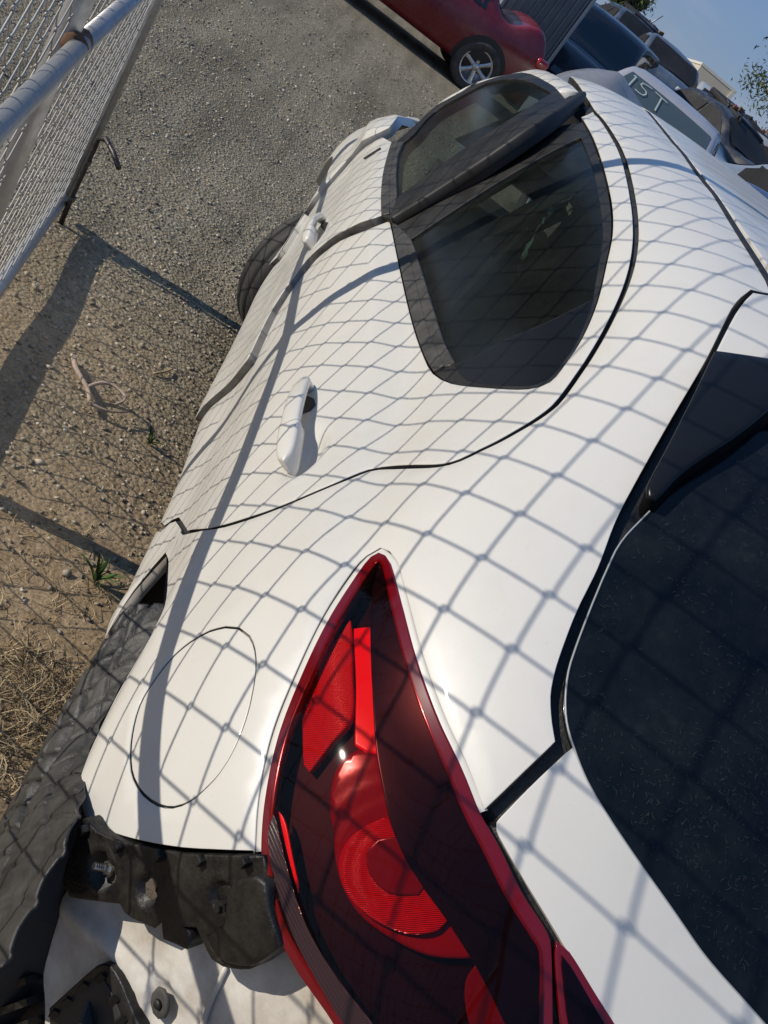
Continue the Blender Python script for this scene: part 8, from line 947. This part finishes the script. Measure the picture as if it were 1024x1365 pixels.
# windscreen and bonnet
wsp = [(2.76, y, 1.42) for y in np.linspace(.52, -.52, 10)] + [(3.32, y, 1.02) for y in np.linspace(-.66, .66, 12)]
plate('windscreen', wsp, (.58, 0, .81), .004, car, M_BGGLASS, .1, .001)
V = []; T = []; nb, mb = 14, 21
for i in range(nb):
    for j in range(mb):
        u_ = i / (nb - 1); v_ = j / (mb - 1) * 2 - 1
        y = .02 + .50 * v_ * (1 - .30 * u_ ** 3); r_ = u_ * (.86 - .10 * abs(v_) ** 3)
        nx, nz = -math.sin(.56), math.cos(.56); b_ = .055 * math.sin(math.pi * (.15 + .8 * u_)) + .012 * math.exp(-((abs(v_) - .55) / .10) ** 2) - .05 * v_ ** 4
        V.append((3.33 + r_ * math.cos(.56) + nx * b_, y, 1.03 + r_ * math.sin(.56) + nz * b_ - u_ * .30 * max(0, .22 - y)))
for i in range(nb - 1):
    for j in range(mb - 1): a = i * mb + j; T.append((a, a + mb, a + mb + 1, a + 1))
bo = link('bonnet', mesh_from('bonnet', V, T), car, paint('dull_grey_bonnet', (.17, .175, .19), .5, .03, .3)); bo['label'] = 'dull grey bonnet propped open'  # bonnet toned greyer and darker than the white body
md = bo.modifiers.new('t', 'SOLIDIFY'); md.thickness = .02; md.offset = -1
bm = bmesh.new(); add_box(bm, (2.2, 0, .24), (3.4, 1.62, .07)); add_box(bm, (3.75, 0, .55), (.5, 1.2, .5)); bm_obj('underbody', bm, car, M_BLACK, False)

# ================================================================== the other vehicles of the yard
def make_car(name, label, cat, loc, rz, L=4.5, W=1.78, H=1.45, colour=(.2, .02, .03), hood=.27, tail=.18, hatch=False, zb=.24, belt=.92, lift=0.0, windows=True, wheels=True, wheel_r=.325, group=None, windscreen=None, pitch=0.0, rough=.3, dust=.07, glass=None, proud=.006):
    t_ = thing(name, label, cat, (loc[0], loc[1], lift), rz, group); P = paint(name + '_paint', colour, rough, .02, dust)
    glass = glass or M_BGGLASS_DARK
    xh = L / 2 - L * hood; xr = -L / 2 + L * tail            # windscreen base and back-glass base
    top = nspline([-L / 2, -L / 2 + .12, xr - .02, xr + (.55 if not hatch else .30), -.1, xh - .75, xh, L / 2 - .18, L / 2], [belt - .30 if not hatch else belt - .1, belt + .02, belt + .08, H - .05, H, H - .07, belt + .10, belt - .14, belt - .42])
    def ztop(x): return np.minimum(top(x), H)
    def plan(x): return (W / 2) * (1 - .16 * np.abs(2 * x / L) ** 5 - .02 * np.abs(2 * x / L))
    def yside(x, z):
        lo = 1 - .10 * np.clip((.55 - z) / .35, 0, 1) ** 2 - .05 * np.clip((z - .62) / (belt - .62), 0, 1) ** 2
        hi = np.clip((z - belt) / (H - belt), 0, 1.2)
        return plan(x) * (lo - .24 * hi - .03 * np.clip(hi * 6, 0, 1))
    nx, ns = 61, 17; V = []; Fc = []; X_ = np.linspace(-L / 2, L / 2, nx)
    for x in X_:
        zt = float(ztop(x)); sec = [(0.0, zb + .02), (float(yside(x, zb)) * .9, zb)]
        zs = np.linspace(zb + .04, zt - .05, 11)
        for z in zs: sec.append((float(yside(x, z)), z))
        ye = float(yside(x, zt - .05)); sec += [(ye * .965, zt - .022), (ye * .88, zt - .004), (ye * .55, zt + .012), (0.0, zt + .02)]
        for s in (1, -1):
            for y, z in sec: V.append((x, s * y, z))
    m = ns
    for i in range(nx - 1):
        for s in range(2):
            for k in range(m - 1):
                a = (i * 2 + s) * m + k; b = a + 2 * m; f = (a, b, b + 1, a + 1); Fc.append(f if s == 0 else f[::-1])
    for e in (0, nx - 1):
        for s in range(2):
            f = tuple((e * 2 + s) * m + k for k in range(m)); Fc.append(f)
    body = link('body', mesh_from('body', V, Fc), t_, P)
    def patch(nm, pts_uv, fxyz, mt, par, flip=False, nu=9, nv=6):
        V = []; Fc = []
        for i in range(nu):
            for j in range(nv): V.append(fxyz(i / (nu - 1), j / (nv - 1)))
        for i in range(nu - 1):
            for j in range(nv - 1): a = i * nv + j; f = (a, a + 1, a + nv + 1, a + nv); Fc.append(f[::-1] if flip else f)
        return link(nm, mesh_from(nm, V, Fc), par, mt)
    if windows:
        x0, x1 = xr + (.12 if hatch else .35), xh - .22
        xm = (x0 + x1) / 2 - .05
        for s in (1, -1):
            for a, b in ((x0, xm - .04), (xm + .04, x1)):
                def f(u, v, a=a, b=b, s=s):
                    zlo = belt + .03
                    x = a + (b - a) * u; zhi = max(zlo + .01, min(H - .10, float(ztop(x)) - .10)); z = zlo + (zhi - zlo) * v
                    return (x, s * (float(yside(x, z)) + proud), z)
                patch('side_window', None, f, glass, t_, s > 0)
        def fw(u, v):
            x = xh - .04 - .62 * v; w_ = float(yside(x, float(ztop(x)) - .05)) * .84; return (x + .004, (2 * u - 1) * w_, float(ztop(x)) + .016 + proud - .012 * abs(2 * u - 1) ** 2)
        ws = patch('windscreen', None, fw, windscreen or glass, t_, True)
        def fr(u, v):
            a_, b_ = (xr + .02, xr + .45) if not hatch else (xr - .14, xr + .22)
            x = a_ + (b_ - a_) * v; w_ = float(yside(x, float(ztop(x)) - .05)) * .82; return (x - .004, (2 * u - 1) * w_, float(ztop(x)) + .016 + proud - .012 * abs(2 * u - 1) ** 2)
        patch('rear_window', None, fr, glass, t_)
    for s in (1, -1):
        for (e, nm, mt, dz) in ((1, 'headlight', M_HEADLIGHT, -.24), (-1, 'tail_light', M_TAILRED, -.08)):
            bm = bmesh.new(); x = e * (L / 2 - .09); add_box(bm, (x - e * .05, s * (float(yside(x, belt + dz)) - .10), belt + dz), (.20, .26, .15), Matrix.Rotation(-.35 * s * e, 3, 'Z'), .04); bm_obj(nm, bm, t_, mt)
    if wheels:
        xf, xb = L / 2 - .86, -L / 2 + .84
        for x in (xf, xb):
            for s in (1, -1):
                y = float(yside(x, wheel_r)) + .050
                wheel(t_, (x, s * (y - .10), wheel_r), wheel_r, .20, wheel_r * .66, 0, s, 6, M_ALLOY)
                V = []; Fc = []; n = 28; nr = 7
                for ri in range(nr):
                    rr = (wheel_r + .05) * (ri + .3) / (nr - .7)
                    for k in range(n + 1):
                        a = math.pi * (-.16 + 1.32 * k / n); xx = x + rr * math.cos(a); zz = max(zb + .01, wheel_r + .01 + rr * math.sin(a)); V.append((xx, s * (float(yside(xx, zz)) + .005), zz))
                for ri in range(nr - 1):
                    for k in range(n): p_ = ri * (n + 1) + k; Fc.append((p_, p_ + 1, p_ + n + 2, p_ + n + 1))
                link('wheel_arch', mesh_from('wheel_arch', V, Fc, True), body, M_SEAMDARK)
        # stop arch discs hiding the wheels: wheels stand proud
    for s in (1, -1):
        bm = bmesh.new(); x = xh - .35; add_box(bm, (x, s * (float(yside(x, belt + .05)) + .10), belt + .08), (.10, .20, .13), None, .03); bm_obj('mirror', bm, t_, P)
    return t_, body, yside, ztop
M_BGGLASS_DARK = mat('dark_car_glass', (.012, .018, .022), .06, coat=.3)
M_GREYGLASS = mat('dusty_grey_windscreen', (.055, .075, .078), .12, coat=.3)
M_HEADLIGHT = mat('headlight_lens', (.45, .47, .50), .1, coat=.6); M_TAILRED = mat('tail_red', (.35, .008, .012), .12, coat=.6)
# red car across the lane
red, rb, ys_, zt_ = make_car('red_car', 'dark red sedan parked across the far end of the lane', 'car', (15.28, 1.34), math.radians(97), 4.55, 1.82, 1.46, (.17, .006, .014), wheel_r=.335)
bm = bmesh.new(); add_box(bm, (-1.95, .905, .80), (.02, .02, .02)); bm.free()
bm = bmesh.new(); add_box(bm, (-2.24, .35, .42), (.06, .45, .12), None, .02); bm_obj('number_plate_holder', bm, red, M_BGGLASS_DARK)
# grey ribbed box body standing between the red car and the dark suv
M_BOX = grimy('grey_painted_sheet', (.15, .165, .18), (.10, .10, .10), .5, .4, 3)
bx = thing('box_trailer', 'tall grey box trailer with ribbed walls behind the red sedan', 'trailer', (17.5, -.75, 0), math.radians(6))
bm = bmesh.new(); add_box(bm, (1.6, 0, 1.75), (3.2, 1.15, 2.5), None, .02); bm_obj('box', bm, bx, M_BOX)
for k in range(9):
    bm = bmesh.new(); add_box(bm, (-.012, -.50 + .125 * k, 1.75), (.03, .035, 2.36), None, .008); bm_obj('rib', bm, bx, M_BOX)
for yy in (-.56, .56):
    bm = bmesh.new(); add_box(bm, (-.02, yy, 1.75), (.06, .06, 2.52), None, .012); bm_obj('corner_post', bm, bx, mat('grey_post', (.30, .31, .32), .4))
bm = bmesh.new(); add_box(bm, (.8, 0, .42), (2.2, .9, .16)); bm_obj('chassis', bm, bx, M_BLACK)
for s in (1, -1): wheel(bx, (1.5, s * .50, .33), .33, .18, .2, 0, s)
bm = bmesh.new(); cyl(bm, (-.03, .34, 1.45), (-1, 0, 0), .04, .02, 14); bm_obj('latch', bm, bx, M_BLACK)
# dark suv
suv, sb_, ys_, zt_ = make_car('dark_suv', 'dark navy suv with black windows beyond the white roof', 'suv', (20.6, -2.4), math.radians(158), 4.8, 1.95, 1.95, (.008, .012, .024), hood=.26, tail=.08, hatch=True, zb=.32, belt=1.12, wheel_r=.38)
# silver minivan facing the viewer, writing on the windscreen
sil, sb2, ys_, zt_ = make_car('silver_car', 'silver minivan facing the viewer with white scrawl on its windscreen', 'minivan', (13.05, -2.25), math.radians(162), 4.7, 1.86, 1.60, (.36, .35, .36), hood=.22, tail=.06, hatch=True, belt=1.02, windscreen=M_GREYGLASS)
M_CHALK = mat('white_marker', (.34, .39, .375), .8)
def scrawl(par, strokes, ox, L_, H_, zt_, ys__, xh):
    for st in strokes:
        V = []; Fc = []; pts = arcsample(np.array([(a, b, 0) for a, b in st], float), 10)
        for i in range(10):
            u, v, _ = pts[i]; d = pts[min(i + 1, 9)] - pts[max(i - 1, 0)]; d /= np.linalg.norm(d) + 1e-9
            for s in (1, -1):
                uu, vv = u - d[1] * s * .010, v + d[0] * s * .010
                x = xh - .04 - .62 * vv; V.append((x + .014, -.56 + uu * .98, float(zt_(x)) + .036 - .012 * abs((-.56 + uu * .98) / .7) ** 2))
        for i in range(9): Fc.append((2 * i, 2 * i + 1, 2 * i + 3, 2 * i + 2))
        link('marker_writing', mesh_from('marker_writing', V, Fc, False), par, M_CHALK)
scrawl(sil, [[(.03, .86), (.06, .91), (.07, .60)], [(.29, .90), (.17, .88), (.16, .77), (.25, .76), (.29, .70), (.26, .60), (.15, .62)], [(.34, .89), (.53, .86)], [(.44, .88), (.49, .52)]], 0, 4.7, 1.72, zt_, ys_, 4.7 / 2 - 4.7 * .22)
# blue sedan just over the roof
make_car('blue_sedan', 'blue sedan parked next to the white car, only its roof and side window showing', 'car', (7.5, -2.2), math.radians(30), 4.5, 1.78, 1.49, (.035, .06, .14), rough=.3)
# wrecks on stands behind
M_GUT = grimy('gutted_black', (.005, .005, .006), (.014, .012, .010), .7, .4, 5)
r_ = np.random.default_rng(8)
def scrap(par, c, size, n, name='loose_part'):
    for k in range(n):
        p = (c[0] + r_.uniform(-.5, .5) * size[0], c[1] + r_.uniform(-.5, .5) * size[1], c[2] + r_.uniform(-.5, .5) * size[2])
        if k % 3 == 2:
            V, T = tube_vf([p, (p[0] + r_.normal(0, .12), p[1] + r_.normal(0, .2), p[2] + r_.normal(0, .12)), (p[0] + r_.normal(0, .2), p[1] + r_.normal(0, .3), p[2] + r_.normal(0, .15))], .018, 6); link('bent_bar', mesh_from('bent_bar', V, T), par, (M_BLACK, M_STEEL, M_RUST)[int(r_.integers(3))])
        else:
            bm = bmesh.new(); add_box(bm, p, (r_.uniform(.03, .10), r_.uniform(.05, .22), r_.uniform(.03, .10)), Matrix.Rotation(r_.uniform(-1, 1), 3, (r_.normal(), r_.normal(), r_.normal())), .012); bm_obj(name, bm, par, (M_GUT, M_TAILRED, M_STEEL, M_RUST, M_LINER)[int(r_.integers(5))])
def wreck(label, loc, rz, lift, colour, L=4.4, W=1.78, H=1.48, nose=True, doors=False, hood_up=0.0, lamp=False, roof_torn=False):
    t_, b_, ys_, zt_ = make_car('wrecked_car', label, 'wreck', loc, math.radians(rz), L, W, H, colour, lift=lift, wheels=False, windows=True, glass=M_GUT, proud=.022, group='wrecks on stands in the back row', dust=.16, rough=.4)
    if not nose:
        bm = bmesh.new(); add_box(bm, (L / 2 - .42, 0, .58), (.95, W * .90, .60), Matrix.Rotation(.06, 3, 'X'), .05); eb = bm_obj('engine_bay', bm, t_, M_GUT); scrap(t_, (L / 2 + .06, 0, .62), (.14, W * .8, .55), 16); scrap(t_, (L / 2 - .35, 0, .93), (.7, W * .7, .12), 10)
    if hood_up > 0:
        V = []; T = []
        for i in range(6):
            for j in range(7): u = i / 5; V.append((L / 2 - 1.15 + u * 1.05 * math.cos(hood_up), (-.5 + j / 6) * 1.4 * (1 - .15 * u), .98 + u * 1.05 * math.sin(hood_up) + .05 * math.sin(3 * u + j)))
        for i in range(5):
            for j in range(6): a = i * 7 + j; T.append((a, a + 7, a + 8, a + 1))
        o = link('bonnet', mesh_from('bonnet', V, T), t_, b_.data.materials[0]); md = o.modifiers.new('t', 'SOLIDIFY'); md.thickness = .03
    if doors:
        for x in (.62, -.45):
            for s in (1, -1):
                V = []; T = []
                for i in range(7):
                    for j in range(7):
                        xx = x - .44 + .88 * i / 6; zz = .34 + (H - .46) * j / 6; V.append((xx, s * (float(ys_(xx, zz)) + .024), zz))
                for i in range(6):
                    for j in range(6): a = i * 7 + j; T.append((a, a + 1, a + 8, a + 7))
                link('door_opening', mesh_from('door_opening', V, T), t_, M_GUT)
        scrap(t_, (.1, W / 2, .8), (1.8, .1, .6), 8); scrap(t_, (.1, -W / 2, .8), (1.8, .1, .6), 8)
    if lamp:
        for s in (1, -1):
            bm = bmesh.new(); cyl(bm, (L / 2 - .12, s * .56, .74), (1, s * .25, .15), .17, .14, 24, .15); hl_ = bm_obj('round_headlight', bm, t_, M_GUT)
            bm = bmesh.new(); cyl(bm, (L / 2 - .0, s * .585, .76), (1, s * .25, .15), .11, .05, 20, .08); bm_obj('lens', bm, hl_, M_HEADLIGHT)
        bm = bmesh.new(); add_box(bm, (L / 2 - .05, 0, .52), (.16, 1.1, .3), None, .06); bm_obj('grille_opening', bm, t_, M_GUT)
    if roof_torn:
        bm = bmesh.new(); add_box(bm, (-.3, .15, H + .02), (1.1, .9, .10), Matrix.Rotation(.12, 3, 'Y'), .03); bm_obj('torn_roof', bm, t_, M_GUT); scrap(t_, (-.2, .1, H + .05), (1.3, 1.0, .08), 9)
    for sx in (1, -1):
        for s in (1, -1):
            bm = bmesh.new(); add_box(bm, (sx * 1.3, s * .55, -lift / 2 + .12), (.2, .2, lift + .3), None, .02); bm_obj('stand', bm, t_, M_DARKSTEEL)
            V = []; n = 18; nr = 5; T = []
            for ri in range(nr):
                for k in range(n + 1):
                    a = math.pi * k / n; rr = .36 * (ri + .2) / (nr - .8); xx = sx * 1.32 + rr * math.cos(a); zz = .26 + rr * math.sin(a) * 1.05; V.append((xx, s * (float(ys_(xx, zz)) + .006), zz))
            for ri in range(nr - 1):
                for k in range(n): a = ri * (n + 1) + k; T.append((a, a + 1, a + n + 2, a + n + 1))
            link('wheel_well', mesh_from('wheel_well', V, T, True), t_, M_SEAMDARK)
    # crush the shell and everything fixed to it with one and the same warp
    from mathutils import noise as mn
    o0 = Vector((loc[0], loc[1], 0))
    for ch in t_.children_recursive:
        if ch.type == 'MESH' and ch.name.split('.')[0] != 'stand':
            for v in ch.data.vertices:
                q_ = v.co * 1.15 + o0; w_ = mn.noise_vector(q_); w2 = mn.noise_vector(q_ * 3.1)
                k_ = .35 + .65 * min(1, max(0, v.co.z / 1.2)); v.co += (w_ * .085 + w2 * .014) * k_
    return t_
wreck('dark blue wreck with a torn open roof next to the navy suv', (27.5, -3.75), 188, .95, (.03, .05, .085), roof_torn=True)
wreck('blue grey wreck with black window openings, left of the tan warehouse', (24.6, -4.35), 176, .85, (.06, .085, .12), lamp=True)
wreck('pale grey wreck without its nose, black engine bay gaping', (23.0, -5.45), 168, .72, (.34, .36, .38), nose=False, hood_up=.25)
wreck('grey wreck with its doors stripped off, black openings along its side', (21.8, -6.5), 252, .60, (.26, .29, .33), doors=True, nose=False, roof_torn=True)
wreck('slate blue wreck with doors gone at the right end of the row', (17.4, -6.1), 238, .32, (.20, .25, .32), doors=True, nose=False)
wreck('black gutted wreck squeezed in behind the silver minivan', (19.8, -5.0), 205, .55, (.015, .016, .02), nose=False, roof_torn=True)
# warehouse beyond
M_WALL = grimy('tan_wall', (.52, .47, .38), (.40, .36, .29), .8, .4, .6); M_TRIM = mat('pale_trim', (.60, .58, .52), .6)
bd = thing('warehouse', 'tan flat roofed warehouse far behind the wrecks', 'building', (62, -15.2, 0), math.radians(-8))
bm = bmesh.new(); add_box(bm, (6, 0, 1.9), (12, 2.4, 3.8)); bm_obj('wall', bm, bd, M_WALL, False)
bm = bmesh.new(); add_box(bm, (6, 0, 3.86), (12.05, 2.5, .14)); bm_obj('roof', bm, bd, M_TRIM, False)
bm = bmesh.new(); add_box(bm, (-.03, -1.08, 1.9), (.1, .2, 3.8)); bm_obj('corner_pilaster', bm, bd, M_TRIM, False)
bm = bmesh.new(); add_box(bm, (-.02, .2, 1.1), (.06, 1.0, 2.2)); bm_obj('door', bm, bd, M_LINER, False)
# trees
M_TREELEAF = straw_mat('tree_leaf', (.035, .055, .022), (.085, .11, .045)); M_BARK = grimy('bark', (.12, .09, .065), (.06, .05, .04), .9, .5, 12)
def tree(loc, hgt, cz, rad, n, leaf, label, seed, group=None):
    r = np.random.default_rng(seed); t_ = thing('tree', label, 'tree', (loc[0], loc[1], 0), 0, group)
    V, Fc = tube_vf([(0, 0, -.1), (.05, .03, hgt * .3), (-.04, .06, hgt * .6), (.02, 0, cz)], [.16 * rad, .13 * rad, .10 * rad, .05 * rad], 8); parts = [(V, Fc)]; tips = []
    for k in range(16):
        a = r.uniform(0, 6.28); e = r.uniform(-.5, 1.1); ln = rad * r.uniform(.65, 1.05); b = np.array([0, 0, hgt * .5 + (cz - hgt * .5) * r.uniform(.2, 1)])
        d = np.array([math.cos(a) * math.cos(e), math.sin(a) * math.cos(e), math.sin(e)]); tip = np.array([0, 0, cz]) + d * ln; tips += [tip, (tip + np.array([0, 0, cz])) / 2 + r.normal(0, .1 * rad, 3), tip + r.normal(0, .16 * rad, 3)]
        parts.append(tube_vf([b, (b + tip) / 2 + r.normal(0, .08 * rad, 3), tip], [.05 * rad, .03 * rad, .008 * rad], 5))
    V, Fc = join_vf(parts); link('trunk', mesh_from('trunk', V, Fc), t_, M_BARK)
    tips = np.array(tips); c_ = tips[r.integers(0, len(tips), n)] + r.normal(0, .15 * rad, (n, 3))
    u = r.normal(0, 1, (n, 3)); u[:, 2] -= .6; u /= np.linalg.norm(u, axis=1, keepdims=True); w = np.cross(u, r.normal(0, 1, (n, 3))); w /= np.linalg.norm(w, axis=1, keepdims=True)
    L_ = leaf * r.uniform(.6, 1.3, (n, 1)); Q = np.stack([c_ - u * L_, c_ + w * L_ * .28, c_ + u * L_, c_ - w * L_ * .28], 1).reshape(-1, 3)
    cr = link('crown', tri_mesh('crown', Q, np.arange(4 * n).reshape(-1, 4)), t_, M_TREELEAF); cr['kind'] = 'stuff'; return t_
tree((33, -10.0), 4.0, 3.75, 1.95, 13000, .085, 'leafy green tree at the right edge rising over the wrecks', 3)
tree((70, -9.9), 4.6, 3.6, 1.5, 2600, .16, 'small distant tree with brownish top behind the dark suv', 4)

ROW = ('added unseen tall broad tree directly in line with the lane, beyond the red sedan', 'added unseen leafier tree standing left of the lane end', 'third added unseen tree from the lane end with a wide crown', 'added unseen tree halfway along the far row, left of the yard', 'added unseen tree nearer the gate side with a low full crown', 'last added unseen tree of the row, nearest the gate')
for k, (x, y, h_, r0) in enumerate(((52, 5.5, 13.0, 6.4), (50, 15, 13.6, 6.6), (44, 25, 12.6, 6.4), (35, 33, 13.0, 6.6), (24, 38, 12.4, 6.4), (12, 40, 12.8, 6.4))):
    tree((x, y), h_, h_ * .52, r0, 6000, .62, ROW[k], 40 + k, 'unseen trees added for the side window reflections')  # out of view, added to give the side windows something dark to reflect
